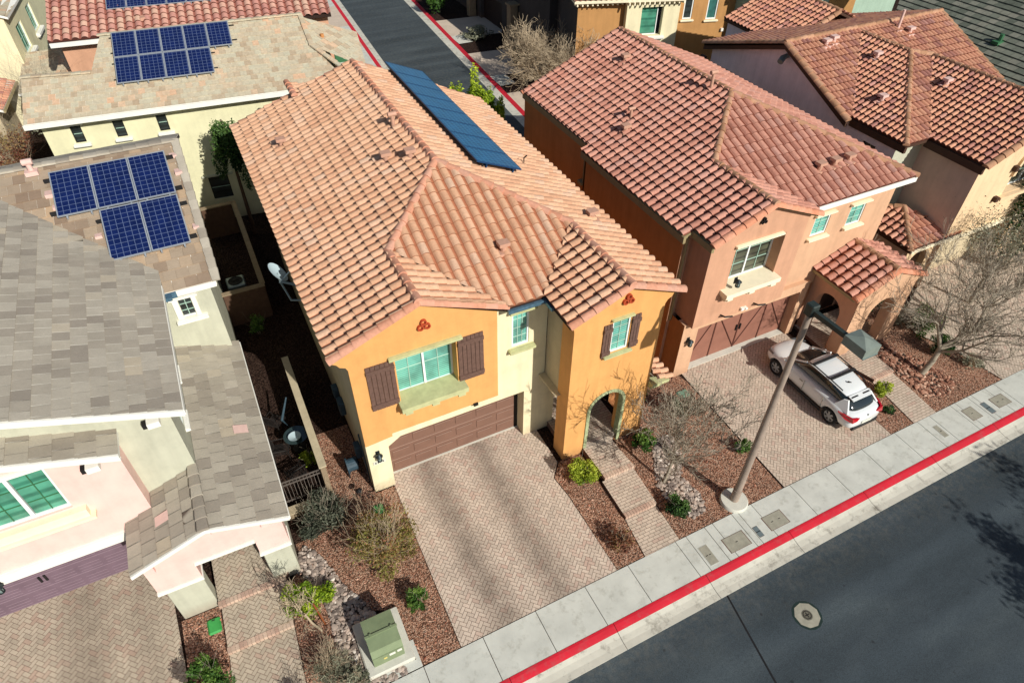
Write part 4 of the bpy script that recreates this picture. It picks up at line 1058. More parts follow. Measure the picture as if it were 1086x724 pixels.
ridge(h2, [((rx2, B2, rz2), (rx2, yr2, rz2)), ((rx2, yr2, rz2), (gx2, gy2, gz2)), ((gx2, gy2, gz2), (gx2, -.45, gz2)), ((rx2, yr2, rz2), (R2, yf2, ze2))], M['cap2'], 3)
ridge(h2, [((gx2, -.40, gz2 - .03), (13.2, -.40, z12(13.2) - .03)), ((gx2, -.40, gz2 - .03), (18.3, -.40, gz2 - P_ * 2.6 - .03)), ((rx2, B2, rz2 - .02), (13.1, B2, z12(13.1) - .02))], M['cap2p'], 44, r=.16, lift=.03, name='rake_cap')
mb = MB(); mb.box(L2 - .02, L2 + .10, .68, 8.02, ze2 - .30, ze2 - .02); mb.box(13.12, 13.22, 8.02, B2, z12(13.15) - .28, z12(13.15) - .01); mb.box(13.14, 13.26, -.44, .7, z12(13.2) - .28, z12(13.2) - .02); mb.build('fascia', M['olive'], h2)
mb = MB(); mb.box(18.3, R2 + .02, yf2 - .03, yf2 + .08, ze2 - .24, ze2 - .01); mb.build('fascia', M['white'], h2)
g2 = lambda x: gz2 - P_ * abs(x - gx2) - .1
wall('wall', M['peach'], h2, (0, -.25, 0), UX, [(13.35, 2.96), (17.95, 2.96), (17.95, 6.85), (18.1, g2(18.1)), (gx2, g2(gx2)), (13.3, g2(13.3)), (13.35, 6.6)],
     [rect(14.55, 16.95, 4.58, 6.48)], depth=.55, thick=1.2, label='peach pop-out front over the garage')
wall('wall', M['peach2'], h2, (0, .22, 0), UX, [(17.9, 2.6), (23.3, 2.6), (23.3, 6.85), (17.9, 6.85)], [rect(19.0, 19.85, 5.35, 6.30), rect(20.95, 21.8, 5.3, 6.3)], depth=.1, thick=.2, label='pale peach front wall right of the pop-out')
wall('wall', M['peach2'], h2, (0, .02, 0), UX, [(13.2, 0), (19.9, 0), (19.9, 2.96), (13.2, 2.96)], [rect(13.98, 19.5, 0, 2.5)], depth=.4, thick=.4, label='lower garage wall')
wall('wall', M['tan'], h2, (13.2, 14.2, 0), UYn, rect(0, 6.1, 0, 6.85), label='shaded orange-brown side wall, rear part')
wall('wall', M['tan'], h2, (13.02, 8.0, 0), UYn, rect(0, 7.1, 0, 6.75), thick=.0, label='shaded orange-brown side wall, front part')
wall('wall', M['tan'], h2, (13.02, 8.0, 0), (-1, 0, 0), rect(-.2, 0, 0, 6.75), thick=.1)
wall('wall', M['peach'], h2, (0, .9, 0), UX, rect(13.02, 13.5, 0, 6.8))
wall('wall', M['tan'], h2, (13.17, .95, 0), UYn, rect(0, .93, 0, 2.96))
wall('wall', M['peach2'], h2, (23.3, .22, 0), UY, rect(0, 14, 0, 6.85))
wall('wall', M['peach2'], h2, (23.3, 14.2, 0), (-1, 0, 0), [(0, 0), (10.1, 0), (10.1, 6.8), (4.9, 9.0), (0, 6.8)])
mb = MB(); mb.box(19.9, 23.3, .6, .7, 0, 2.7); mb.build('entry_wall', M['peach'], h2)
mb = MB(); mb.box(21.9, 22.9, .52, .6, .16, 2.4); mb.build('front_door', M['darkwood'], h2)
mb = MB(); mb.tube([(13.12, .86, 2.7), (13.12, .86, 6.7)], .07, 8); mb.build('downspout', M['olive'], h2)
mb = MB(); mb.tube([(13.1, 8.06, 5.3), (13.1, 8.06, 6.6)], .08, 8); mb.box(12.92, 13.2, 8.0, 8.35, 5.15, 5.3); mb.build('downspout', M['olive'], h2)
O2 = (0, -.25, 0)
window(h2, O2, UX, 14.55, 16.95, 4.58, 6.48, .5, M['vinyl'], M['glass_olive'], 2, (1, 2))
beam('window_lintel', h2, M['cream_trim'], O2, UX, 14.5, 16.72, 6.48, 6.60, .14)
ledge(h2, O2, UX, 14.3, 17.0, 4.60, .46, .42, M['cream_trim'])
window(h2, (0, .22, 0), UX, 19.0, 19.85, 5.35, 6.30, .07, M['vinyl'], M['glass_teal'], 1, (1, 2)); window(h2, (0, .22, 0), UX, 20.95, 21.8, 5.30, 6.30, .07, M['vinyl'], M['glass_teal'], 1, (1, 2))
for x in (18.9, 20.85):
    beam('window_lintel', h2, M['cream_trim'], (0, .22, 0), UX, x, x + 1.05, 6.32, 6.42, .16); beam('window_sill', h2, M['cream_trim'], (0, .22, 0), UX, x, x + 1.05, 5.18, 5.30, .18)
trefoil(h2, O2, UX, 15.5, 7.42, .07, 'dark')
lantern(h2, 13.55, .02, 2.05)
lantern(h2, 14.85, -.35, 4.95)
mb = MB()
for x in (14.7, 16.4): mb.tube([(x, -.27, 3.20), (x, -.50, 3.28), (x + .3, -.6, 3.28)], .035, 6)
mb.build('pipe_vent_stub', M['dark'], h2)
mb = MB(); mb.box(15.7, 15.85, -.36, -.25, 3.1, 3.22); mb.box(15.88, 16.0, -.4, -.25, 3.12, 3.2); mb.build('flood_light', M['white'], h2)
mb = MB(); mb.box(13.98, 19.5, .42, .48, .04, 2.6); gd = mb.build('garage_door', M['door_mauve'], h2)
mb = MB()
for k in range(4):
    a = 13.98 + 1.38 * k; mb.box(a - .03, a + .03, .395, .42, .05, 2.6)
    p, q = (a, a + 1.38) if k % 2 == 0 else (a + 1.38, a)
    mb.tube([(p, .41, .1), (q, .41, 2.5)], .03, 4)
mb.build('door_brace', M['door_line'], gd)
mb = MB(); mb.box(16.6, 16.66, .36, .42, 1.1, 1.4); mb.box(16.8, 16.86, .36, .42, 1.1, 1.4); mb.build('handle', M['dark'], gd)
for x, y in ((17.2, 11.7), (14.55, 7.4)): box_vent(h2, x, y, z12(x))
pipe_vent(h2, 15.15, 7.95, z12(15.15), .5, .06); pipe_vent(h2, 18.1, 6.6, z12(18.1), .8, .07)
for x in (19.9, 20.7, 21.47): box_vent(h2, x, 1.5, ze2 + P_ * (1.5 - yf2))
# porch of H2
pz = 3.45; pxl, pxr, prx = 20.0, 24.05, 22.02; prz = pz + P_ * (prx - pxl)
tiles(h2, [[(pxl, -2.1, pz), (pxl, .2, pz), (prx, .2, prz), (prx, -2.1, prz)], [(pxr, -2.1, pz), (pxr, .2, pz), (prx, .2, prz), (prx, -2.1, prz)]], M['tile2'], M['olive'], label='porch tile roof', pu=.40)
ridge(h2, [((prx, .2, prz), (prx, -2.1, prz))], M['cap2'], 8)
ridge(h2, [((prx, -2.12, prz - .03), (pxl, -2.12, pz - .03)), ((prx, -2.12, prz - .03), (pxr, -2.12, pz - .03))], M['cap2p'], 9, r=.16, lift=.03, name='rake_cap')
pg = lambda x: prz - P_ * abs(x - prx) - .1
wall('porch_wall', M['peach2'], h2, (0, -2.15, 0), UX, [(20.35, 0), (23.65, 0), (23.65, 3.2), (23.85, pg(23.85)), (prx, pg(prx)), (20.2, pg(20.2)), (20.35, 3.2)], [arch(21.35, 22.85, .0, 2.05, 16)], depth=.45)
wall('porch_wall', M['peach'], h2, (20.33, .2, 0), UYn, rect(0, 2.34, 0, 3.4), [arch(.45, 1.75, 0, 2.0, 14)], depth=.35)
wall('porch_wall', M['peach2'], h2, (23.67, -2.15, 0), UY, rect(0, 2.35, 0, 3.4), [arch(.5, 1.8, 0, 2.0, 14)], depth=.35)
mb = MB(); mb.box(20.7, 23.6, -2.1, .2, 3.2, 3.3); mb.box(20.05, 20.14, -2.05, .2, pz - .16, pz - .02); mb.build('porch_ceiling', M['olive'], h2)
mb = MB(); mb.bevbox(20.28, 21.0, -2.22, -1.62, 0, 1.35, .03); mb.build('porch_pier', M['peach2'], h2)

# ---------------------------------------------------------------- H0 the left pink / sage house
h0 = thing('stucco_house', 'pink and sage two-storey house with flat grey slate roof and gabled walkway porch', 'house', (-7.5, 5, 0))
Q = .38
e0x, e0z = -4.5, 6.92; rx0 = -10.4; rz0 = e0z + Q * (e0x - rx0)
fl = dict(kind='flat', pu=.40, pv=.42, step=.03)
wf = 5.9; wz = 6.6; wr = 12.0; wrz = wz + Q * (wr - wf)        # rear wing: eave y, z, ridge y, z
vx = e0x - (wrz - wz) / Q + .3
# main right slope; valley runs back-left from the inner corner
va = (e0x, wf + (e0z - wz) / Q * 1.0, e0z); vb = (e0x - 5.4, va[1] + 5.4, e0z + Q * 5.4)
main = [(e0x, -.1, e0z), va, vb, (rx0, vb[1], rz0), (rx0, -.1, rz0)]
wing = [(-2.9, wf, wz), (-2.75, wr, wrz), (vb[0], wr, wrz), vb, va, (e0x + .0, wf, wz)]
wing = [(-2.9, wf, wz), (-2.78, wr, wrz), (vb[0] + .0, wr, wrz), va, (e0x, wf, wz)]
wingb = [(-2.78, wr, wrz), (-2.7, 17.2, wz + .3), (-12, 17.2, wz + .3), (-12, wr, wrz)]
tiles(h0, [main], M['flat0'], M['white'], label='large grey slate roof', **fl)
tiles(h0, [wing], M['flat0b'], M['white'], label='browner rear slate roof under the solar panels', **fl)
tiles(h0, [wingb, [(rx0, -.1, rz0), (rx0, 12, rz0), (-15, 12, 7.2), (-15, -.1, 7.2)]], M['flat0'], M['deckgrey'], label='rear slopes of the grey slate roof', **fl)
# lower forward gable
l0 = (-6.28, 6.50); lr = -10.2
low = [(l0[0], -.55, l0[1]), (l0[0], .75, l0[1]), (lr, .75, l0[1] + Q * (l0[0] - lr)), (lr, -.55, l0[1] + Q * (l0[0] - lr))]
tiles(h0, [low], M['flat0'], M['white'], label='lower front gable roof slope', kind='flat', pu=.42, pv=.48, step=.04)
mb = MB()
def rake(mb, a, b, w=.05, h=.2, y=-.12):
    a, b = V(a), V(b); mb.face([(a.x, a.y - w, a.z), (a.x, a.y - w, a.z - h), (b.x, b.y - w, b.z - h), (b.x, b.y - w, b.z)]); mb.face([(a.x, a.y - w, a.z), (b.x, b.y - w, b.z), (b.x, b.y + .02, b.z), (a.x, a.y + .02, a.z)])
    mb.face([(a.x, a.y - w, a.z - h), (a.x, a.y + .1, a.z - h), (b.x, b.y + .1, b.z - h), (b.x, b.y - w, b.z - h)]); mb.face([(a.x, a.y - w, a.z), (a.x, a.y, a.z), (a.x, a.y, a.z - h), (a.x, a.y - w, a.z - h)])
rake(mb, (e0x, -.1, e0z), (rx0, -.1, rz0)); rake(mb, (l0[0], -.55, l0[1]), (lr, -.55, l0[1] + Q * (l0[0] - lr)))
mb.box(e0x, -2.88, wf - .06, wf + .04, wz - .22, wz - .01); mb.box(-2.93, -2.86, wf, 17, wz - .2, wz + .0); mb.box(e0x - .04, e0x + .03, -.1, wf, e0z - .2, e0z - .01)
mb.build('fascia', M['white'], h0)
ridge(h0, [((-2.78, wr, wrz), (-12, wr, wrz)), ((rx0, -.1, rz0), (rx0, 10, rz0)), ((-2.84, wf, wz - .02), (-2.78, wr, wrz - .02))], M['flat0'], 5, r=.15, flat=True)
mz = lambda x: e0z + Q * (e0x - x) - .18
wall('wall', M['sage'], h0, (0, .4, 0), UX, [(-10.4, 3), (-4.95, 3), (-4.95, mz(-4.95)), (-10.4, mz(-10.4))], label='pale sage front gable wall')
wall('wall', M['sage'], h0, (-4.95, .4, 0), UY, rect(0, 5.8, 0, 6.8), [rect(1.1, 1.75, 4.7, 5.7), rect(3.3, 3.95, 4.7, 5.7)], depth=.1, label='sage right side wall')
for a in (1.1, 3.3):
    window(h0, (-4.95, .4, 0), UY, a, a + .65, 4.7, 5.7, .06, M['vinyl'], M['glass_dark'], 1, (1, 1)); beam('window_sill', h0, M['white'], (-4.95, .4, 0), UY, a - .08, a + .73, 4.55, 4.68, .14)
lz0 = lambda x: l0[1] + Q * (l0[0] - x) - .16
wall('wall', M['pink'], h0, (0, -.15, 0), UX, [(-14, 3.0), (-6.42, 3.0), (-6.42, lz0(-6.42)), (lr, lz0(lr)), (-14, 7.2)], [rect(-9.9, -8.05, 4.72, 6.50)], depth=.16, thick=.55, label='pink front wall over the garage')
wall('wall', M['pink'], h0, (0, .2, 0), UX, [(-14, 0), (-6.95, 0), (-6.95, 3.0), (-14, 3.0)], [rect(-13.2, -7.2, 0, 2.45)], depth=.5, thick=.3)
wall('wall', M['sage'], h0, (-6.95, .2, 0), UY, rect(0, .8, 0, 3.4)); wall('wall', M['sage'], h0, (0, 1.0, 0), UX, rect(-6.95, -4.95, 0, 4.2))
mb = MB(); mb.box(-14, -6.40, -.24, -.15, 2.80, 3.02); mb.box(-14, -6.44, -.21, .0, 2.62, 2.80); mb.build('trim_band', M['white'], h0)
window(h0, (0, -.15, 0), UX, -9.9, -8.05, 4.72, 6.50, .12, M['vinyl'], M['glass_green'], 2, (1, 2), fw=.08, mm='utility_green')
beam('window_lintel', h0, M['white'], (0, -.15, 0), UX, -10.0, -8.0, 6.52, 6.62, .1)
mb = MB(); obox(mb, (0, -.15, 0), UX, -10.1, -7.75, 0, .20, 4.36, 4.66); obox(mb, (0, -.15, 0), UX, -10.2, -7.62, 0, .28, 4.26, 4.36 - .002); mb.build('window_ledge', M['cream_trim'], h0)
mb = MB(); mb.box(-13.2, -7.2, .70, .76, .03, 2.6); d0 = mb.build('garage_door', M['door_purple'], h0)
mb = MB()
for r in range(4):
    mb.box(-13.2, -7.2, .688, .70, .05 + r * .63, .07 + r * .63)
    for c in range(8):
        a = -13.1 + c * .75
        for zz in (.16, .30, .44): mb.box(a, a + .62, .692, .70, r * .63 + zz, r * .63 + zz + .015)
mb.build('panel_line', plain('plum_door_light_line', rgb(160, 138, 148, .75), .6), d0)
mb = MB(); mb.box(-10.4, -10.34, .66, .70, 1.0, 1.3); mb.box(-10.25, -10.19, .66, .70, 1.0, 1.3); mb.build('handle', M['dark'], d0)
lantern(h0, -10.7, -.22, 2.75)
for x, y, z in ((-5.35, .4, 6.55), (-7.0, -.15, 6.2)):
    mb = MB(); mb.box(x - .16, x + .16, y - .34, y, z - .12, z + .08); mb.build('flood_light', M['white'], h0); mb = MB(); mb.box(x - .28, x - .165, y - .30, y - .12, z - .1, z + .06); mb.build('flood_lamp', M['dark'], h0)
# rear wing walls
wall('wall', M['sage'], h0, (0, 6.2, 0), UX, rect(-4.98, -3.12, 0, 6.5), [rect(-4.25, -3.85, 5.2, 6.0)], depth=.1, label='sage wall with the small white framed window')
window(h0, (0, 6.2, 0), UX, -4.32, -3.78, 5.2, 6.02, .06, M['vinyl'], M['glass_dark'], 1, (1, 2))
mb = MB(); obox(mb, (0, 6.2, 0), UX, -4.45, -4.26, 0, .05, 5.2, 6.0); obox(mb, (0, 6.2, 0), UX, -3.83, -3.68, 0, .05, 5.2, 6.0); mb.build('window_trim', M['white'], h0)
beam('window_lintel', h0, M['white'], (0, 6.2, 0), UX, -4.5, -3.62, 6.03, 6.14, .14); beam('window_sill', h0, M['white'], (0, 6.2, 0), UX, -4.5, -3.52, 5.02, 5.18, .2)
wall('wall', M['sage'], h0, (-3.12, 6.2, 0), UY, rect(0, 10.8, 0, 6.5)); wall('wall', M['sage'], h0, (-3.1, 17, 0), (-1, 0, 0), [(0, 0), (9, 0), (9, 6.8), (0, 6.8)])
wall('wall', M['sage'], h0, (-14, 17, 0), UYn, rect(0, 17, 0, 6.6))
mb = MB(); mb.box(-4.6, -4.15, wf - .12, wf - .06, 6.38, 6.6); mb.box(-4.75, -4.3, wf - .4, wf - .1, 6.5, 6.62); mb.build('flashing', M['flash'], h0)
# solar panels on the wing
cs = V((0, 1, Q)).normalized(); nw = V((0, -Q, 1)).normalized()
for c, (x, ys) in enumerate(((-7.03, (9.55,)), (-5.76, (9.55, 7.42)), (-4.49, (9.55, 7.42)))):
    for y in ys: pv_panel(h0, V((x, y, wz + Q * (y - wf))) + nw * .17, (1, 0, 0), cs, 1.255, 2.04 if y > 9 else 2.2, M['pv'])
mb = MB()
for y in (9.8, 11.2):
    mb.box(-7.25, -3.0, y - .03, y + .03, wz + Q * (y - wf), wz + Q * (y - wf) + .15)
for y in (7.7, 9.1): mb.box(-5.95, -3.0, y - .03, y + .03, wz + Q * (y - wf), wz + Q * (y - wf) + .15)
mb.build('panel_rail', M['pvblack'], h0)
mb = MB()
for x, y, w_, l_ in ((-7.3, 10.55, .5, .42), (-7.15, 10.0, .4, .3), (-3.12, 11.2, .25, .3), (-3.1, 10.4, .25, .4), (-6.1, 8.5, .22, .25), (-3.05, 8.0, .2, .3)):
    mb.prism([(x, y), (x + w_, y), (x + w_, y + l_), (x, y + l_)], wz + Q * (y - wf) - .1, wz + Q * (y + l_ * .5 - wf) + .06)
mb.build('pipe_flashing', M['vent_pink'], h0)
zz = wz + Q * (11.5 - wf); pipe_vent(h0, -7.55, 11.75, wz + Q * (11.75 - wf) + .1, .35, .09, 'vent_pink')
# porch over the walk
pr_x, pr_z = -5.05, 4.12; pe_r, pe_l = -2.88, -7.22; pzz = pr_z - Q * (pr_x - pe_l)
tiles(h0, [[(pe_r, -2.0, pr_z - Q * (pe_r - pr_x)), (pe_r, 6.45, pr_z - Q * (pe_r - pr_x)), (-4.94, 6.45, pr_z - Q * .11), (-4.94, .4, pr_z - Q * .11), (pr_x, .4, pr_z), (pr_x, -2.0, pr_z)],
           [(pe_l, -2.0, pzz), (pe_l, -.16, pzz), (-6.43, -.16, pr_z - Q * (pr_x + 6.43)), (-6.43, .39, pr_z - Q * (pr_x + 6.43)), (pr_x, .39, pr_z), (pr_x, -2.0, pr_z)]], M['flat0'], M['white'], label='porch slate roof', kind='flat', pu=.42, pv=.45, step=.045)
ridge(h0, [((pr_x, .4, pr_z), (pr_x, -2.05, pr_z))], M['flat0'], 15, r=.16, flat=True)
mb = MB(); rake(mb, (pr_x, -2.0, pr_z), (pe_r, -2.0, pr_z - Q * (pe_r - pr_x)), h=.14); rake(mb, (pr_x, -2.0, pr_z), (pe_l, -2.0, pzz), h=.14); mb.box(pe_r - .03, pe_r + .04, -2.0, 6.4, pzz - .15, pzz - .005); mb.build('fascia', M['white'], h0)
mb = MB()
for x, y, z, s in ((-3.75, 1.55, 3.65, .42), (-6.35, -1.0, 3.66, .40)):
    sg = -1 if x > pr_x else 1
    zf = lambda xx: pr_z - Q * abs(xx - pr_x) + .062
    mb = MB(); mb.face([(x, y, zf(x)), (x + s, y, zf(x + s)), (x + s, y + s * .9, zf(x + s)), (x, y + s * .9, zf(x))])
    mb.build('replaced_tile', M['vent_pink'], h0)
pw = lambda x: pr_z - Q * abs(x - pr_x) - .1
wall('porch_wall', M['pink'], h0, (0, -1.92, 0), UX, [(-6.95, 1.85), (-5.72, 1.85), (-5.72, 2.66), (-4.02, 2.66), (-4.02, 1.85), (-3.12, 1.85), (-3.12, pw(-3.12)), (pr_x, pw(pr_x)), (-6.95, pw(-6.95))], thick=.6, label='pink gable beam of the porch')
mb = MB()
for a, b in ((-6.98, -5.69), (-4.05, -3.09)): mb.box(a, b, -1.97, -1.28, 1.80, 1.90)
mb.box(-5.72, -4.02, -1.98, -1.92, 2.60, 2.68); mb.build('trim_band', M['white'], h0)
mb = MB(); mb.bevbox(-6.80, -5.75, -1.86, -1.38, -.02, 1.80, .02); mb.bevbox(-3.98, -3.15, -1.86, -1.38, -.02, 1.80, .02)
mb.box(-3.3, -3.15, -1.38, 6.2, 0, 3.1); mb.build('porch_pier', M['sage'], h0)
for x, y in ((-5.05, -1.92), (-3.55, -1.92), (-6.75, -1.92)):
    mb = MB(); mb.box(x - .12, x + .12, y - .12, y, pw(x) - .22 if x != -6.75 else pw(x) - .3, pw(x) - .02); mb.build('corbel', M['pink'], h0)

# ---------------------------------------------------------------- HR: long cream house behind, slate roof with solar
hr = thing('stucco_house', 'lemon cream house with buff slate roof, nine solar panels and narrow windows', 'house', (-3, 23, 0))
th = -.105; A = V((cos(th), sin(th), 0)); B = V((-sin(th), cos(th), 0)); C0 = V((-8.98, 21.3, 0)); S4 = .4
def hp(a, b, z): p = C0 + A * a + B * b; return (p.x, p.y, z)
zE = 6.84; zr = lambda b: zE + S4 * b
roofA = [hp(0, 0, zE), hp(14.9, 0, zE), hp(13.6, 2.7, zr(2.7)), hp(13.45, 4.95, zr(4.95)), hp(3.6, 4.95, zr(4.95)), hp(3.0, 2.55, zr(2.55)), hp(0, 2.8, zr(2.8))]
tiles(hr, [roofA], M['flatR'], M['white'], label='buff slate roof slope', kind='flat', pu=.31, pv=.34, step=.022)
roofB = [hp(14.9, 0, zE), hp(15.7, 2.0, zE + .1), hp(16.2, 5.2, zE + .4), hp(13.45, 4.95, zr(4.95)), hp(13.6, 2.7, zr(2.7))]
t = MB(); roof_plane(t, None, [hp(13.6, 2.7, zr(2.7)), hp(13.45, 4.95, zr(4.95)), hp(16.3, 4.6, zr(4.95) - 1.1), hp(16.2, 1.6, zr(2.7) - 1.0)], 'flat', pu=.36, pv=.4, step=.02); t.build('roof', M['flatR'], hr)['label'] = 'pale hipped end of the slate roof'
t = MB(); d = MB(); roof_plane(t, d, [hp(3.6, 4.95, zr(4.95)), hp(13.45, 4.95, zr(4.95)), hp(13.45, 9.5, zE + .2), hp(3.6, 9.5, zE + .2)], 'flat', pu=.36, pv=.4, step=.02); t.build('roof', M['flatR'], hr)['label'] = 'rear slate slope'; d.build('roof_deck', M['deckgrey'], hr)
ridge(hr, [(hp(3.5, 4.95, zr(4.95)), hp(13.5, 4.95, zr(4.95))), (hp(13.45, 4.95, zr(4.95)), hp(13.6, 2.7, zr(2.7))), (hp(13.6, 2.7, zr(2.7)), hp(15.2, .2, zE + .2)), (hp(0, 2.8, zr(2.8)), hp(3.0, 2.6, zr(2.6)))], M['flatR'], 2, r=.14, flat=True)
mb = MB(); a, b = hp(-.05, -.04, 0), hp(15, -.04, 0)
o_ = V(hp(0, 0, 0)); obox(mb, o_, A, -.05, 15, 0, .08, zE - .24, zE - .02); mb.build('fascia', M['white'], hr)
ow = V(hp(.45, .5, 0))
wall('wall', M['hrcream'], hr, ow, A, rect(0, 14.2, 0, 6.75), [rect(1.15, 1.62, 5.45, 6.28), rect(3.0, 3.47, 5.45, 6.28), rect(4.95, 5.42, 5.45, 6.28), rect(11.2, 11.7, 5.6, 6.2), rect(6.35, 7.35, 1.3, 2.6)], depth=.14, label='long lemon cream wall with narrow windows')
for u in (1.15, 3.0, 4.95):
    window(hr, ow, A, u, u + .47, 5.45, 6.28, .1, M['dark'], M['glass_dark'], 1, (0, 1), fw=.04); beam('window_lintel', hr, M['white'], ow, A, u - .14, u + .6, 6.32, 6.42, .12); beam('window_sill', hr, M['white'], ow, A, u - .1, u + .62, 5.26, 5.42, .2)
window(hr, ow, A, 11.2, 11.7, 5.6, 6.2, .1, M['dark'], M['glass_dark'], 1, (0, 1), fw=.04); beam('window_lintel', hr, M['white'], ow, A, 11.05, 12.0, 6.22, 6.36, .12)
window(hr, ow, A, 6.35, 7.35, 1.3, 2.6, .1, M['dark'], M['glass_dark'], 1, (0, 1), fw=.04); beam('window_lintel', hr, M['sage'], ow, A, 6.1, 7.6, 2.64, 2.76, .12)
wall('wall', M['cream_side'], hr, V(hp(.45, 2.9, 0)), -B, [(0, 0), (2.4, 0), (2.4, 6.8), (0, 7.0)]); wall('wall', M['hrcream'], hr, V(hp(3.8, 2.9, 0)), -A, rect(0, 3.35, 0, 7.0)); wall('wall', M['cream_side'], hr, V(hp(3.8, 9.3, 0)), -B, [(0, 0), (6.4, 0), (6.4, 7.4), (4.4, 8.5), (0, 6.9)])
wall('wall', M['hrcream'], hr, V(hp(14.65, .5, 0)), B, rect(0, 8.8, 0, 6.8)); wall('wall', M['hrcream'], hr, V(hp(14.65, 9.3, 0)), -A, rect(0, 10.85, 0, 6.8))
cB = (B + V((0, 0, S4))).normalized(); nB = A.cross(cB)
for r, (b0, n, a0) in enumerate(((1.55, 4, 4.15), (3.20, 5, 4.15))):
    for k in range(n): pv_panel(hr, V(hp(a0 + k * 1.12, b0, zr(b0))) + nB * .16, A, cB, 1.11, 1.74, M['pv'])
mb = MB()
for b0 in (1.9, 2.9, 3.6, 4.6): p0, p1 = V(hp(4.0, b0, zr(b0) + .07)), V(hp(4.0 + (4.8 if b0 < 3 else 6.0), b0, zr(b0) + .07)); mb.tube([p0, p1], .03, 4)
mb.build('panel_rail', M['pvblack'], hr)
for b0, a0 in ((3.6, 14.3), (4.3, 14.2)):
    mb = MB(); p = V(hp(a0, b0, 7.9 - (14.0 - 13.5) * .3)); mb.tube([p, p + V((0, 0, .4))], .1, 8); mb.box(p.x - .25, p.x + .25, p.y - .2, p.y + .2, p.z - .1, p.z + .03); mb.build('roof_vent', M['tan'], hr)

# ---------------------------------------------------------------- house with rose tile roof behind HR
hb = thing('stucco_house', 'peach house with rose barrel-tile roof and a long solar row at the top left', 'house', (0, 36, 0))
C1 = V((-8.2, 33.7, 0)); th2 = -.12; A1 = V((cos(th2), sin(th2), 0)); B1 = V((-sin(th2), cos(th2), 0))
def hq(a, b, z): p = C1 + A1 * a + B1 * b; return (p.x, p.y, z)
tiles(hb, [[hq(0, 0, 6.5), hq(16.4, 0, 6.5), hq(16.4, 4.6, 8.34), hq(0, 4.6, 8.34)], [hq(0, 9, 6.6), hq(16.4, 9, 6.6), hq(16.4, 4.6, 8.34), hq(0, 4.6, 8.34)]], M['tileR'], M['deck'], pu=.5, pv=.48, amp=1.25)
mb = MB(); obox(mb, V(hq(0, 0, 0)), A1, 0, 3.0, 0, .07, 6.2, 6.45); mb.build('fascia', M['white'], hb)
wall('wall', M['peach'], hb, V(hq(.4, .5, 0)), A1, rect(0, 15.8, 0, 6.4)); wall('wall', M['peach2'], hb, V(hq(16.2, .5, 0)), B1, [(0, 0), (8.2, 0), (8.2, 6.5), (4.1, 8.1), (0, 6.5)]); wall('wall', M['peach'], hb, V(hq(.4, 8.7, 0)), -B1, [(0, 0), (8.2, 0), (8.2, 6.5), (4.1, 8.1), (0, 6.5)])
for k in range(9):
    cq = (B1 + V((0, 0, .4))).normalized(); pv_panel(hb, V(hq(3.3 + k * 1.15, 2.0, 7.3)) + A1.cross(cq) * .16, A1, cq, 1.13, 1.9, M['pv'])
mb = MB(); p = V(hq(5.2, 1.4, 7.0)); mb.box(p.x - .5, p.x + .5, p.y - .14, p.y + .14, p.z, p.z + .12); mb.box(p.x - .14, p.x + .14, p.y - .5, p.y + .5, p.z - .1, p.z + .11); mb.build('pipe_flashing', M['vent'], hb)
# single storey side roof between (grey slate)
t = MB(); d = MB(); roof_plane(t, d, [(-9.1, 34.2, 3.9), (-5.0, 33.6, 3.9), (-5.0, 37.6, 4.9), (-8.1, 38.0, 4.9)], 'flat', pu=.36, pv=.4, step=.02); t.build('roof', M['flatR'], hb)['label'] = 'low slate roof of the side wing'; d.build('roof_deck', M['deckgrey'], hb)
wall('wall', M['peach'], hb, (0, 34.5, 0), UX, rect(-8.9, -5.0, 0, 3.9))

# ---------------------------------------------------------------- far left house
hl = thing('stucco_house', 'pale yellow and white house with green windows at the far top left corner', 'house', (-14, 42, 0))
wall('wall', M['hrcream'], hl, (-10.6, 38.2, 0), (.12, .993, 0), rect(0, 12, 0, 7), [rect(1.6, 3.2, 4.2, 5.9), rect(5.4, 6.8, 4.4, 6.0)], depth=.15)
wall('wall', M['cream'], hl, (-22, 38.2, 0), UX, rect(0, 11.4, 0, 7))
window(hl, (-10.6, 38.2, 0), (.12, .993, 0), 1.6, 3.2, 4.2, 5.9, .1, M['vinyl'], M['glass_green'], 1, (1, 1)); window(hl, (-10.6, 38.2, 0), (.12, .993, 0), 5.4, 6.8, 4.4, 6.0, .1, M['vinyl'], M['glass_green'], 1, (1, 1))
beam('window_sill', hl, M['white'], (-10.6, 38.2, 0), (.12, .993, 0), 1.4, 3.5, 3.9, 4.15, .25); beam('window_sill', hl, M['white'], (-10.6, 38.2, 0), (.12, .993, 0), 5.2, 7.1, 4.1, 4.35, .25)
tiles(hl, [[(-10.3, 38, 7), (-8.9, 50.5, 7), (-15, 51, 9), (-15, 38, 9)], [(-10.5, 39.0, 3.2), (-9.9, 44.5, 3.2), (-10.6, 44.5, 3.5), (-11.2, 39.0, 3.5)]], M['flatR'], M['white'], label='slate roof', kind='flat', pu=.4, pv=.4)
t = MB(); d = MB(); roof_plane(t, d, [(-11.2, 35.2, 3.4), (-8.7, 35.6, 3.4), (-8.2, 39.5, 4.4), (-10.6, 39.4, 4.4)], 'flat', pu=.4, pv=.4, step=.02); t.build('roof', M['flatR'], hl)['label'] = 'low slate porch roof'; d.build('roof_deck', M['white'], hl)
wall('wall', M['sage'], hl, (0, 35.9, 0), UX, rect(-11.0, -9.0, 0, 3.3), [rect(-10.4, -9.4, .2, 2.4)], depth=.2)
mb = MB(); mb.box(-10.4, -9.4, 36.05, 36.1, .2, 2.4); mb.build('front_door', M['dark'], hl)
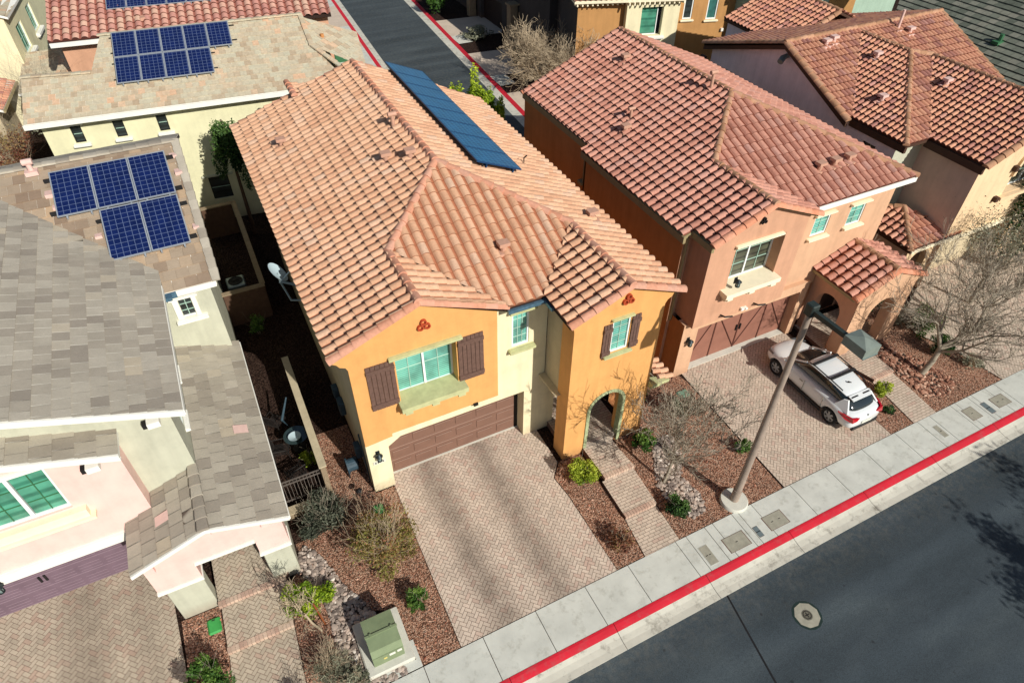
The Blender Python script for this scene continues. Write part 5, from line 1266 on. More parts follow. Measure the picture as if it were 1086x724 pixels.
# small red roof at the left edge
hs = thing('stucco_house', 'corner of a red tile roofed house at the left edge of the photo', 'house', (-13, 30, 0))
tiles(hs, [[(-11.9, 33.0, 3.4), (-11.42, 37.6, 3.4), (-15, 38, 4.9), (-15, 32.6, 4.9)]], M['tile3'], M['white'])
mb = MB(); mb.tube([(-11.86, 33.0, 3.3), (-11.38, 37.6, 3.3)], .09, 6); mb.build('fascia', M['olive'], hs)
wall('wall', M['cream_side'], hs, (-12.3, 33.2, 0), UY, rect(0, 4.6, 0, 3.3)); wall('wall', M['cream_side'], hs, (0, 33.2, 0), UX, rect(-15, -12.3, 0, 3.3))
sheet('path', [(-16, 24), (-10.9, 24), (-11.3, 33), (-16, 33)], .01, M['paver'], 'sunlit tan path at the left edge beside the dry bush')

# ---------------------------------------------------------------- H3 right terracotta house
h3 = thing('stucco_house', 'pale mauve and peach house with many-hipped terracotta tile roof right of the peach house', 'house', (31, 6, 0))
S3 = .42; z3 = 6.9; mY = 10.1; mz3 = 8.92
zA = 8.8; xA = 26.0 + (zA - z3) / S3; yA = mY - (mz3 - zA) / S3
vA0 = (26.0, 5.3, z3)
xB0 = 27.5; zB = 8.62; xB = xB0 + (zB - z3) / S3
hipA = (xA, 2.2 + (xA - 26.0), zA)
vB0 = (27.5, 2.2, z3); vB1 = (27.5 + (zB - z3) / S3, 2.2 + (zB - z3) / S3, zB)
p_mainf1 = [(25.7, 5.3, z3), (26.0, 5.3, z3), (xA, yA, zA), (xA, mY, mz3), (25.7, mY, mz3)]
p_mainf2 = [(xA, yA, zA), (xA, mY, mz3), (36.8, mY, mz3), (36.7, 5.3, z3), (35.0, 5.3, z3)]
p_A_left = [(26.0, 2.2, z3), (26.0, 5.3, z3), (xA, yA, zA), hipA]
xAr = xA + (zA - z3) / S3
p_A_front = [(26.0, 2.2, z3), hipA, (xAr, 2.2, z3)]
p_A_right = [hipA, (xA, yA, zA), (35.0, 5.3, z3), (xAr, 2.2, z3)]
p_B_left = [(xB0, -.6, z3), vB0, vB1, (xB, -.6, zB)]
p_B_right = [(xB, -.6, zB), (xB, 4.6, zB), (xB + 4.1, 4.6, z3), (xB + 4.1, -.6, z3)]
p_main_b = [(25.7, mY, mz3), (36.8, mY, mz3), (36.8, 16, 7.05), (25.7, 16, 7.05)]
p_C_l = [(29.2, 14.2, 6.9 + .1), (29.6, 17.6, 7.0), (33.4, 17.6, 8.6), (32.6, 12.8, 8.6), (31.0, 12.2, 7.9)]
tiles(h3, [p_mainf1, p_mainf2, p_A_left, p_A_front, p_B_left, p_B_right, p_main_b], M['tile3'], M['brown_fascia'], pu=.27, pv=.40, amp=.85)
tiles(h3, [[(29.4, 13.5, 7.0), (29.6, 19, 7.0), (33.2, 19, 8.5), (33.0, 13.5, 8.5)], [(33.0, 13.5, 8.5), (33.2, 19, 8.5), (36.6, 19, 7.0), (36.6, 13.5, 7.0)]], M['tile3'], M['brown_fascia'], label='rear wing tile roof', pu=.33, pv=.435)
ridge(h3, [((25.6, mY, mz3), (36.85, mY, mz3)), ((xA, yA, zA), hipA), (hipA, (26.0, 2.2, z3)), (hipA, vB1), (vB1, (xB, 3.4, zB)), ((xB, 3.4, zB), (xB, -.6, zB)), ((33.0, 13.5, 8.5), (33.2, 19, 8.5))], M['cap2'], 3)
ridge(h3, [((25.66, mY, mz3 - .02), (25.66, 5.2, z3 - .02)), ((25.66, mY, mz3 - .02), (25.66, 16, 7.05)), ((36.82, mY, mz3), (36.72, 5.3, z3)), ((xB, -.62, zB - .03), (xB0, -.62, z3 - .03)), ((xB, -.62, zB - .03), (xB + 4.1, -.62, z3 - .03)), ((33.0, 13.5, 8.45), (29.4, 13.5, 6.95))], M['cap2'], 60, r=.17, lift=.03, name='rake_cap')
mb = MB(); mb.box(25.95, 26.1, 2.15, 5.3, z3 - .36, z3 - .04); mb.box(xB0 - .08, xB0 + .06, -.6, 2.3, z3 - .38, z3 - .04); mb.box(25.6, 25.75, 15.6, 16, 6.2, 6.4)
mb.extr((25.70, 16, 0), (0, -1, 0), (0, 0, 1), (-1, 0, 0), [(0, 6.98), (5.9, 8.85), (10.7, 6.8), (10.7, 6.5), (5.9, 8.55), (0, 6.68)], .12); mb.build('fascia', M['brown_fascia'], h3)
wall('wall', M['h3side'], h3, (26.05, 15.6, 0), UYn, [(0, 0), (10.3, 0), (13.0, 0), (13.0, 6.7), (10.3, 6.8), (5.5, 8.75), (0, 6.85)], [rect(.5, 2.0, 4.9, 6.1), rect(8.2, 9.5, 4.6, 5.8), rect(11.2, 12.0, 5.2, 6.2)], depth=.25, label='mauve gable side wall')
for a, b, c, d in ((.5, 2.0, 4.9, 6.1), (8.2, 9.5, 4.6, 5.8), (11.2, 12.0, 5.2, 6.2)): window(h3, (26.05, 15.6, 0), UYn, a, b, c, d, .2, M['darkwood'], M['glass_dkteal'] if a < 1 else M['glass_dark'], 1, (1, 0))
wall('wall', M['sage'], h3, (0, 2.6, 0), UX, rect(26.05, 27.9, 0, 6.7), label='pale front wall of the recessed corner'); wall('wall', M['h3brown'], h3, (27.87, 2.6, 0), UYn, rect(0, 2.9, 0, 6.75), label='taupe shaded side wall')
wz3 = lambda x: zB - S3 * abs(x - xB) - .1
wall('wall', M['h3cream'], h3, (0, -.3, 0), UX, [(27.9, 2.9), (35.6, 2.9), (35.6, 6.8), (xB, wz3(xB)), (27.9, 6.75)], [arch(30.7, 34.3, 4.6, 5.6, 16)], depth=.5, thick=.4, label='light peach front wall with a broad arched window')
window(h3, (0, -.3, 0), UX, 30.7, 34.3, 4.6, 7.4, .5, M['vinyl'], M['glass_olive'], 2, (1, 3))
mb = MB()
for k in range(16):
    a0, a1 = pi - pi * k / 16, pi - pi * (k + 1) / 16; c = V((32.5, -.3, 5.6))
    p = lambda a, r, y: (c.x + r * cos(a), y, c.z + r * sin(a))
    mb.face([p(a0, 1.8, -.42), p(a1, 1.8, -.42), p(a1, 1.98, -.42), p(a0, 1.98, -.42)]); mb.face([p(a0, 1.98, -.42), p(a1, 1.98, -.42), p(a1, 1.98, -.3), p(a0, 1.98, -.3)]); mb.face([p(a0, 1.8, -.3), p(a1, 1.8, -.3), p(a1, 1.8, -.42), p(a0, 1.8, -.42)])
obox(mb, (0, -.3, 0), UX, 30.4, 34.6, 0, .22, 4.42, 4.58); mb.build('arch_trim', M['h3cream'], h3)
for x, z in ((30.45, 6.0), (30.2, 4.5)):
    mb = MB(); mb.box(x - .1, x + .1, -.5, -.3, z - .1, z + .14); mb.build('corbel', M['brown_fascia'], h3)
mb = MB(); mb.box(25.6, 36, -.42, -.3, 2.84, 2.98); mb.box(28, 36, -.36, .0, 2.66, 2.84); mb.build('trim_band', M['cream_trim'], h3)
wall('wall', M['h3cream'], h3, (0, .1, 0), UX, rect(27.9, 36, 0, 2.9), [rect(28.6, 34.0, 0, 2.4)], depth=.4); mb = MB(); mb.box(28.6, 34.0, .5, .56, .03, 2.5); mb.build('garage_door', M['cream_side'], h3)
wall('wall', M['h3cream'], h3, (36.4, -.3, 0), UY, rect(0, 16, 0, 6.6)); wall('wall', M['h3side'], h3, (36.4, 15.6, 0), (-1, 0, 0), rect(0, 10.3, 0, 6.5)); wall('wall', M['h3side'], h3, (29.8, 18.8, 0), UYn, rect(0, 3.4, 0, 7)); wall('wall', M['h3cream'], h3, (0, .0 - .3 + .0, 0), UX, rect(35.6, 36.4, 0, 6.6))
mb = MB(); mb.tube([(26.0, 10.1, 8.2), (25.75, 10.1, 8.15)], .13, 10); mb.tube([(25.75, 10.1, 8.15), (25.5, 10.0, 8.0)], .16, 10); mb.build('flood_light', M['grey_metal'], h3)
# low corner tower roof (pyramid)
ax3, ay3, az3 = 27.2, 1.75, 4.35; cx = [(25.55, 3.9), (25.55, -.35), (28.9, -.35), (28.9, 3.9)]
zl = 3.0
tiles(h3, [[(25.55, -.35, zl), (25.55, 3.9, zl), (ax3, ay3, zl + .42 * 1.65)], [(25.55, -.35, zl), (ax3, ay3, zl + .42 * 1.65 + .0), (28.9, -.35, zl)]], M['tile3'], M['brown_fascia'], label='low pyramid roof over the entry', pu=.33)
ridge(h3, [((ax3, ay3, 3.72), (25.55, -.35, 3.02)), ((ax3, ay3, 3.72), (25.55, 3.9, 3.02))], M['cap2'], 90)
wall('wall', M['h3brown'], h3, (25.9, 3.8, 0), UYn, rect(0, 3.9, 0, 2.95)); wall('wall', M['h3cream'], h3, (0, -.1, 0), UX, rect(25.9, 28, 0, 2.95), [arch(26.3, 27.5, 0, 1.9, 12)], depth=.3)
for x, y, f in ((29.4, 7.6, 0), (27.4, 5.1, 0), (30.3, 4.2, 1)):
    xx = x; zz = (z3 + S3 * (x - 26.0)) if f == 0 else (z3 + S3 * (x - xB0)); box_vent(h3, x, y, zz, 'vent_pink')
for x, y in ((33.4, 9.1), (27.7, 9.4), (28.3, 9.5)): box_vent(h3, x, y, z3 + S3 * (y - 5.3), 'vent_pink')
pipe_vent(h3, 32.9, 9.5, z3 + S3 * 4.2, 1.0, .07, 'vent_pink', False)

# ---------------------------------------------------------------- grey roof house, top right
hg = thing('stucco_house', 'house with broad grey-green slate roof at the top right corner', 'house', (42, 5, 0))
tiles(hg, [[(37.55, -6, 6.5), (37.55, 13.2, 6.5), (46, 19.5, 10.05), (46, -6, 10.05)]], M['flatG'], M['sage'], kind='flat', pu=.5, pv=.45, step=.06)
wall('wall', M['sage'], hg, (38.0, 12, 0), UYn, rect(0, 18, 0, 6.5)); wall('wall', M['mint'], hg, (46, 14, 0), (-1, 0, 0), rect(0, 8, 0, 6.5))
mb = MB(); mb.tube([(39.9, 8.0, 7.5), (39.9, 8.0, 7.9)], .12, 8); mb.box(39.5, 40.3, 7.8, 8.2, 7.4, 7.56); mb.build('roof_vent', M['utility_green'], hg)
hm = thing('stucco_house', 'flat mint green wall block beyond the terracotta roofs', 'building', (41, 25, 0))
wall('wall', M['mint'], hm, (0, 22.5, 0), UX, rect(35.5, 50, 0, 7.2), thick=8); mb = MB(); mb.box(35.3, 50, 22.3, 31, 7.2, 7.5); mb.build('roof', M['mint'], hm)

# ---------------------------------------------------------------- brown house with green windows, top centre
ht = thing('stucco_house', 'brown-orange two-storey house with green windows beyond the peach house', 'house', (30, 28, 0))
th3 = -.27; A2 = V((cos(th3), sin(th3), 0)); B2_ = V((-sin(th3), cos(th3), 0)); C2 = V((24.2, 27.6, 0))
def ht_(a, b, z): p = C2 + A2 * a + B2_ * b; return (p.x, p.y, z)
wall('wall', M['rearbrown'], ht, C2, A2, rect(0, 3.6, 0, 6.5)); 
wall('wall', M['cream'], ht, V(ht_(3.4, -.5, 0)), A2, rect(0, 3.9, 0, 6.6), [rect(1.1, 2.7, 4.0, 5.9)], depth=.4, thick=.5, label='cream pop-out with a green window')
window(ht, V(ht_(3.4, -.5, 0)), A2, 1.1, 2.4, 4.0, 5.9, .3, M['vinyl'], M['glass_green'], 1, (0, 0)); beam('window_sill', ht, M['white'], V(ht_(3.4, -.5, 0)), A2, .9, 2.9, 3.75, 3.98, .25)
wall('wall', M['rearbrown'], ht, V(ht_(7.3, 0, 0)), A2, rect(0, 14, 0, 7.2), [rect(.5, 1.2, 4.8, 6.4), rect(2.3, 3.1, 4.7, 6.3), rect(4.6, 5.4, 4.8, 6.2), rect(3.6, 4.5, 1.5, 2.9)], depth=.12)
for a, b, c, d, g in ((.5, 1.2, 4.8, 6.4, 'glass_dark'), (2.3, 3.1, 4.7, 6.3, 'glass_dkteal'), (4.6, 5.4, 4.8, 6.2, 'glass_dkteal'), (3.6, 4.5, 1.5, 2.9, 'glass_green')):
    window(ht, V(ht_(7.3, 0, 0)), A2, a, b, c, d, .08, M['vinyl'], M[g], 1, (0, 0), fw=.09); beam('window_sill', ht, M['cream_trim'], V(ht_(7.3, 0, 0)), A2, a - .12, b + .12, c - .16, c - .02, .15)
wall('wall', M['shadewall'], ht, V(ht_(0, 10, 0)), -B2_, rect(0, 10, 0, 6.5))
tiles(ht, [[ht_(-.4, -.5, 6.5), ht_(7.4, -1.0, 6.5), ht_(7.4, 4.2, 8.6), ht_(3.5, 4.4, 8.6)], [ht_(-.4, -.5, 6.5), ht_(3.5, 4.4, 8.6), ht_(-.4, 9, 6.5)], [ht_(7.4, -.5, 7.2), ht_(21.5, -.5, 7.2), ht_(21.5, 5, 9.4), ht_(7.4, 5, 9.4)]], M['tileR'], M['cream_trim'])
mb = MB()
for k in range(22):
    p = V(ht_(k * .36 - .2, -.35 if k < 10 else -.75, 6.2)); mb.box(p.x - .05, p.x + .05, p.y - .12, p.y + .3, 6.16, 6.36)
mb.build('eave_bracket', M['cream_trim'], ht)
mb = MB(); p = V(ht_(11.0, 0, 3.9)); mb.box(p.x - .1, p.x + .1, p.y - .14, p.y, 3.85, 4.05); mb.build('flood_light', M['white'], ht)
# shaded houses right of the back street
hd = thing('stucco_house', 'dark shaded house with stone posts right of the back street', 'house', (30, 42, 0))
wall('wall', M['shadewall'], hd, (25.0, 60, 0), UYn, rect(0, 27, 0, 6.2), [rect(4, 8.5, 0, 2.4), rect(14, 18.5, 0, 2.4), rect(20.5, 22, 3.6, 5.2)], depth=.4)
wall('wall', M['shadewall'], hd, (0, 33.0, 0), UX, rect(25, 34, 0, 6.2))
for y in (51.5, 41.5):
    mb = MB(); mb.box(25.35, 25.42, y, y + 4.5, 0, 2.4); mb.build('garage_door', M['darkwood'], hd)
tiles(hd, [[(24.4, 32.4, 6.2), (24.4, 60, 6.2), (29, 60, 8.2), (29, 32.4, 8.2)], [(34, 32.4, 6.2), (34, 60, 6.2), (29, 60, 8.2), (29, 32.4, 8.2)]], M['flatG'], M['mint'], kind='flat', pu=.4, pv=.42)
for y in (38.2, 46.8):
    mb = MB(); mb.bevbox(24.2, 24.9, y, y + .7, 0, 3.2, .04); mb.box(24.1, 25.0, y - .1, y + .8, 3.2, 3.35); mb.build('stone_post', M['blockwall'], hd)

# ================================================================ STREET OBJECTS
# street lamp
lp = thing('street_lamp', 'tall tan street lamp with dark arm and boxy green-grey head standing in the gravel bed', 'street lamp', (11.48, -6.02, 0))
mb = MB(); mb.lathe([(.50, -.05), (.50, .10), (.47, .15), (.0, .15)], (11.48, -6.02, 0), 32); mb.build('base', M['concrete'], lp, smooth=40)
mb = MB(); mb.tube([(11.48, -6.02, .14), (11.48, -6.02, .75)], .155, 20); mb.tube([(11.48, -6.02, .75), (11.48, -6.02, 9.0)], [.135, .085], 20); mb.build('pole', M['pole'], lp, smooth=40)
mb = MB(); mb.box(11.40, 11.56, -6.11, -6.103 + .0, .9, 1.25); mb.build('hand_hole_cover', M['pole'], lp)
mb = MB(); mb.bevbox(11.345, 11.615, -6.16, -5.88, 8.92, 9.28, .03); mb.extr((11.40, -6.15, 0), (0, -1, 0), (0, 0, 1), (-1, 0, 0), [(0, 9.0), (0, 9.15), (1.16, 9.19), (1.16, 9.06)], .12); mb.build('arm', M['lamparm'], lp)
mb = MB(); c = V((11.56, -7.62, 9.0)); hw, hl, hh = .27, .34, .27
b0 = [(c.x - hw, c.y - hl, c.z), (c.x + hw, c.y - hl, c.z), (c.x + hw, c.y + hl, c.z), (c.x - hw, c.y + hl, c.z)]
b1 = [(p[0], p[1], p[2] + hh) for p in b0]
for k in range(4): l = (k + 1) % 4; mb.face([b0[k], b0[l], b1[l], b1[k]]); mb.face([b1[k], b1[l], (c.x, c.y, c.z + hh + .10)])
mb.face(b0[::-1]); mb.build('lamp_head', M['lamphead'], lp)
mb = MB(); mb.box(c.x - .26, c.x + .26, c.y - .36, c.y + .36, c.z - .03, c.z - .001); mb.build('lens', M['lampglass'], lp)

# transformer
tr = thing('transformer_box', 'green pad-mounted transformer box on a pale concrete pad near the sidewalk', 'utility box', (-1.45, -5.3, 0))
mb = MB(); mb.bevbox(-2.18, -.74, -6.2, -4.42, -.05, .16, .04); mb.build('concrete_pad', M['concrete'], tr)
mb = MB(); x0, x1, y0, y1 = -1.92, -.98, -5.95, -4.85
prof = [(y0, .16), (y0, .72), (y0 + .12, .92), ((y0 + y1) / 2, 1.0), (y1, .96), (y1, .16)]
a = [mb.vert((x0, p[0], p[1])) for p in prof]; b = [mb.vert((x1, p[0], p[1])) for p in prof]
for k in range(len(prof)): l = (k + 1) % len(prof); mb.idx([a[k], a[l], b[l], b[k]])
mb.idx(a[::-1]); mb.idx(b); mb.build('cabinet', M['transf'], tr)
mb = MB(); mb.box(x0 - .02, x1 + .02, (y0 + y1) / 2 - .035, (y0 + y1) / 2 + .035, .96, 1.03); 
for x in (x0 + .15, x1 - .15): mb.box(x - .03, x + .03, (y0 + y1) / 2 - .05, (y0 + y1) / 2 + .05, 1.03, 1.05)
mb.build('seam', M['transf'], tr); mb = MB(); mb.box(x0 + .02, x1 - .02, y0 - .015, y0 - .002, .66, .70); mb.build('door_lip', M['transf'], tr)
mb = MB(); mb.box(-1.42, -1.24, y0 - .01, y0 - .002, .48, .60); so_ = mb.build('warning_sticker', M['sticker'], tr); mb = MB(); mb.box(-1.18, -1.04, y0 - .01, y0 - .002, .50, .62); mb.build('warning_sticker', M['sticker'], tr); mb = MB(); mb.box(-1.6, -1.5, y0 - .01, y0 - .002, .42, .5); mb.build('warning_sticker', M['sticker_y'], tr)

def lid(name, label, pts, mat, z=.028, slots=2, rim=None, cat='utility cover', group=None, kindmat=None):
    t = thing(name, label, cat, (sum(p[0] for p in pts) / 4, sum(p[1] for p in pts) / 4, .02), group)
    mb = MB(); mb.prism(pts, z - .04, z + .006); mb.build('lid', mat, t)
    cx, cy = t.location.x, t.location.y
    r = MB()
    big = [(cx + (p[0] - cx) * 1.07 , cy + (p[1] - cy) * 1.05) for p in pts]; r.prism(big, z - .04, z + .002); r.build('frame', rim or M['conc_dark'], t)
    s = MB()
    for k in range(slots):
        a = (k + .5) / slots - .5; x = cx + a * (pts[1][0] - pts[0][0]) * .8; s.box(x - .045, x + .045, cy - .012, cy + .012, z + .004, z + .0085)
    s.build('lifting_slot', M['dark'], t); return t
def rc(x0, x1, y0, y1): return [(x0, y0), (x1, y0), (x1, y1), (x0, y1)]
covers = [('narrow rounded concrete utility cover, leftmost of the covers in the sidewalk', rc(9.15, 9.48, -7.68, -6.98), 'conc_dark', 2, 'walk'),
          ('large tan concrete vault cover left of the small grey meter cover', rc(10.08, 10.92, -7.62, -7.08), 'conc_dark', 1, None),
          ('small grey meter cover with dark grid near the lamp post', rc(11.34, 11.53, -7.58, -7.18), 'grey_metal', 3, None),
          ('square tan vault cover just right of the lamp post base', rc(11.9, 12.7, -7.56, -7.02), 'conc_dark', 2, None),
          ('slim pale sidewalk cover in front of the walkway beside the white car', rc(20.92, 21.15, -7.38, -6.8), 'conc_dark', 1, 'walk'),
          ('tan concrete cover left of the narrow grey one at the right of the sidewalk', rc(22.72, 23.26, -7.29, -6.73), 'conc_dark', 1, None),
          ('narrow grey meter cover between two tan covers at the right of the sidewalk', rc(23.74, 23.99, -7.37, -6.82), 'grey_metal', 3, None),
          ('rightmost square tan vault cover in the sidewalk', rc(24.3, 25.04, -7.3, -6.8), 'conc_dark', 2, None)]
for lb, p, mt, ns, rm in covers: lid('utility_cover', lb, p, M[mt], .026, ns, M[rm] if rm else M['joint'], group='utility covers set in the sidewalk')
for lb, x, y, w_, l_, mt in (('bright green valve box lid in the gravel by the orange house driveway', -.12, -.72, .36, .42, 'boxgreen'), ('bright green valve box lid beside the left walkway', -6.0, -2.5, .40, .52, 'boxgreen'),
                             ('faded green valve box lid left of the peach house garage', 13.05, -.95, .5, .4, 'boxteal'), ('teal valve box lid in front of the peach porch right side', 24.3, -.35, .5, .4, 'boxgreen')):
    p = rc(x - w_ / 2, x + w_ / 2, y - l_ / 2, y + l_ / 2); c_ = .05
    t = thing('valve_box', lb, 'valve box', (x, y, 0)); mb = MB(); mb.bevbox(x - w_ / 2, x + w_ / 2, y - l_ / 2, y + l_ / 2, -.02, .06, .05); mb.build('lid', M[mt], t)
    mb = MB(); mb.box(x - .05, x + .05, y + l_ * .3, y + l_ * .3 + .03, .06, .064); mb.build('lifting_slot', M['dark'], t)
# manhole
mh = thing('manhole_cover', 'round manhole cover with pale concrete collar in the street', 'manhole cover', (10.88, -10.33, -.11))
mb = MB(); rr_ = random.Random(3); mb.lathe([(.42, -.03), (.41, .012), (.2, .016)], (10.88, -10.33, -.115), 9); mb.build('collar', M['conc_dark'], mh)
mb = MB(); mb.lathe([(.48, -.0), (.47, .004), (.2, .004)], (10.88, -10.33, -.115), 14); mb.build('asphalt_patch', plain('green_black_patch', rgb(36, 56, 52, .7), .8), mh)
mb = MB(); mb.lathe([(.17, .0), (.17, .022), (.01, .024)], (10.88, -10.33, -.115), 20); lo = mb.build('lid', plain('worn_iron_lid', rgb(120, 116, 100, .7), .6, .3, 14), mh)
mb = MB(); mb.lathe([(.135, .022), (.135, .028), (.115, .028), (.115, .022)], (10.88, -10.33, -.115), 20); mb.box(10.80, 10.96, -10.345, -10.315, -.094, -.086); mb.box(10.865, 10.895, -10.41, -10.25, -.094, -.085); mb.build('rib', M['iron'], lo)

# ================================================================ CAR
def carpaint():
    m, nt, b = newmat('pearl_white_car_paint'); b.inputs['Base Color'].default_value = rgb(236, 240, 238, .86)
    b.inputs['Roughness'].default_value = .28; b.inputs['Coat Weight'].default_value = .8; b.inputs['Coat Roughness'].default_value = .04
    return m
M['car_white'] = carpaint()
def gls(name, c, r=.03):
    m, nt, b = newmat(name); b.inputs['Base Color'].default_value = c; b.inputs['Roughness'].default_value = .12; b.inputs['Coat Weight'].default_value = 1; b.inputs['Coat Roughness'].default_value = r; return m
M['car_glass'] = gls('dark_tinted_car_glass', (.012, .02, .022, 1)); M['car_black'] = plain('black_car_plastic', (.02, .021, .022, 1), .5, .1)
M['tyre'] = plain('tyre_rubber', (.018, .018, .018, 1), .85, .2); M['rim'] = plain('silver_wheel', rgb(176, 182, 184, .8), .35, .05, metal=.4)
M['tail'] = gls('red_tail_light', rgb(190, 12, 30, .8)); M['head'] = gls('clear_head_light', rgb(120, 130, 135, .6)); M['chrome'] = plain('chrome_badge', rgb(200, 205, 208, .9), .15, .02, metal=.9)
CX, CY = 18.17, -3.22
car = thing('parked_car', 'white compact crossover parked nose-in on the peach house driveway', 'car', (CX, CY, .03))
car['_o'] = (0, 0, 0)
def loft(st, prof):
    mb = MB(); rows = []
    for s_ in st:
        h = prof(s_); y = s_[0]
        full = [(x, z) for x, z in h] + [(-x, z) for x, z in h[::-1] if abs(x) > 1e-6]
        rows.append([mb.vert((x, y, z)) for x, z in full])
    n = len(rows[0])
    for a, b in zip(rows[:-1], rows[1:]):
        for k in range(n): l = (k + 1) % n; mb.idx([a[k], b[k], b[l], a[l]])
    mb.idx(rows[0]); mb.idx(rows[-1][::-1]); return mb
def finish(o, sub=1, cutters=()):
    if sub:
        m = o.modifiers.new('s', 'SUBSURF'); m.levels = sub; m.render_levels = sub
    tmp = []
    for c in cutters:
        b = o.modifiers.new('b', 'BOOLEAN'); b.operation = 'DIFFERENCE'; b.object = c; b.solver = 'EXACT'; tmp.append(c)
    dg = bpy.context.evaluated_depsgraph_get(); dg.update()
    me = bpy.data.meshes.new_from_object(o.evaluated_get(dg)); o.modifiers.clear(); o.data = me
    me.shade_smooth(); me.set_sharp_from_angle(angle=radians(38))
    for c in tmp: bpy.data.objects.remove(c)
BS = [  # y, wl, wm, zm, ws, zs, wt, zt, zc, zb
 (-2.44, .50, .66, .55, .64, .76, .50, .88, .90, .42), (-2.36, .74, .86, .56, .80, .86, .60, .98, 1.0, .30), (-2.05, .84, .95, .62, .88, .98, .66, 1.06, 1.08, .24),
 (-1.55, .87, .985, .70, .94, 1.00, .74, 1.08, 1.1, .22), (-1.05, .86, .95, .62, .90, .98, .74, 1.05, 1.07, .22), (-.4, .86, .915, .55, .88, .95, .75, 1.02, 1.04, .22),
 (.4, .86, .915, .55, .88, .93, .75, 1.0, 1.02, .22), (1.0, .86, .945, .62, .89, .92, .74, 1.0, 1.04, .22), (1.5, .87, .975, .68, .90, .92, .72, 1.0, 1.05, .22),
 (1.95, .83, .93, .62, .84, .86, .66, .95, .99, .24), (2.25, .70, .82, .54, .70, .76, .54, .86, .89, .26), (2.42, .46, .60, .50, .50, .66, .38, .74, .76, .34)]
body = loft(BS, lambda s_: [(0, s_[9]), (s_[1], s_[9]), (s_[2], s_[3]), (s_[4], s_[5]), (s_[6], s_[7]), (0, s_[8])]).build('body', M['car_white'], car)
cut = []
for y in (-1.5, 1.52):
    for sx in (-1, 1):
        mb = MB(); mb.tube([(sx * .55, y, .36), (sx * 1.2, y, .36)], .435, 28); cut.append(mb.build('cut', M['car_black'], car))
finish(body, 2, cut)
GS = [(-2.16, .68, 1.03, .62, 1.07), (-1.85, .75, 1.02, .59, 1.33), (-1.5, .79, 1.02, .60, 1.50), (-.7, .81, 1.0, .64, 1.60), (.0, .81, .98, .65, 1.61), (.45, .80, .98, .64, 1.54), (.95, .78, .98, .66, 1.28), (1.40, .73, .98, .64, 1.03)]
gh = loft(GS, lambda s_: [(0, s_[2] - .1), (s_[1], s_[2]), (s_[3] + .02, s_[4] - .05), (s_[3] - .08, s_[4]), (0, s_[4] + .02)]).build('windows', M['car_glass'], car); finish(gh, 2)
# roof skin
RS = [(-1.72, .50, 1.43), (-1.5, .56, 1.53), (-.7, .60, 1.62), (0, .61, 1.63), (.36, .60, 1.585), (.48, .57, 1.54)]
rf = loft(RS, lambda s_: [(0, s_[2] - .07), (s_[1] + .035, s_[2] - .09), (s_[1] + .03, s_[2] - .04), (s_[1] - .06, s_[2] + .005), (0, s_[2] + .022)]).build('roof_panel', M['car_white'], car); finish(rf, 1)
for s_ in (-1, 1):
    mb = MB()
    mb.tube([(s_ * .79, 1.36, 1.00), (s_ * .70, .92, 1.28), (s_ * .645, .42, 1.545)], [.045, .035, .04], 8)
    mb.build('pillar', M['car_white'], car, smooth=40); mb = MB()
    a = [(s_ * .82, -2.10, 1.0), (s_ * .85, -1.42, 1.0), (s_ * .70, -1.62, 1.36), (s_ * .62, -1.78, 1.40)]
    mb.face(a if s_ > 0 else a[::-1]); b = [(p[0] - s_ * .07, p[1], p[2] + .005) for p in a]; mb.face(b[::-1] if s_ > 0 else b)
    for k in range(4): l = (k + 1) % 4; mb.face([a[k], a[l], b[l], b[k]])
    mb.build('pillar', M['car_white'], car, smooth=40)
mb = MB(); mb.face([(-.52, -1.66, 1.49), (.52, -1.66, 1.49), (.50, -1.92, 1.44), (-.50, -1.92, 1.44)][::-1]); mb.face([(-.50, -1.92, 1.44), (.50, -1.92, 1.44), (.50, -1.92, 1.40), (-.50, -1.92, 1.40)][::-1]); mb.face([(-.52, -1.66, 1.46), (.52, -1.66, 1.46), (.50, -1.92, 1.40), (-.50, -1.92, 1.40)])
mb.face([(-.52, -1.66, 1.49), (-.50, -1.92, 1.44), (-.50, -1.92, 1.40), (-.52, -1.66, 1.46)]); mb.face([(.52, -1.66, 1.49), (.50, -1.92, 1.44), (.50, -1.92, 1.40), (.52, -1.66, 1.46)][::-1])
sp = mb.build('spoiler', M['car_white'], car)
mb = MB()
for x in (-.3, .3): mb.box(x - .17, x + .17, -1.80, -1.75, 1.470, 1.486)
mb.build('vent_slot', M['dark'], sp)
mb = MB()
for y, z in ((.12, 1.675), (-.78, 1.665)): mb.box(-.66, .66, y - .06, y + .06, z, z + .045)
for s_ in (-1, 1): mb.tube([(s_ * .62, .35, 1.60), (s_ * .645, 0, 1.675), (s_ * .635, -.8, 1.665), (s_ * .60, -1.4, 1.60)], .025, 6)
mb.build('roof_bar', M['car_black'], car)
mb = MB(); mb.tube([(-.08, -1.15, 1.62), (-.06, -1.28, 1.70)], [.04, .012], 6); mb.build('antenna', M['car_black'], car)
for s_ in (-1, 1):
    w_ = thing_w = None
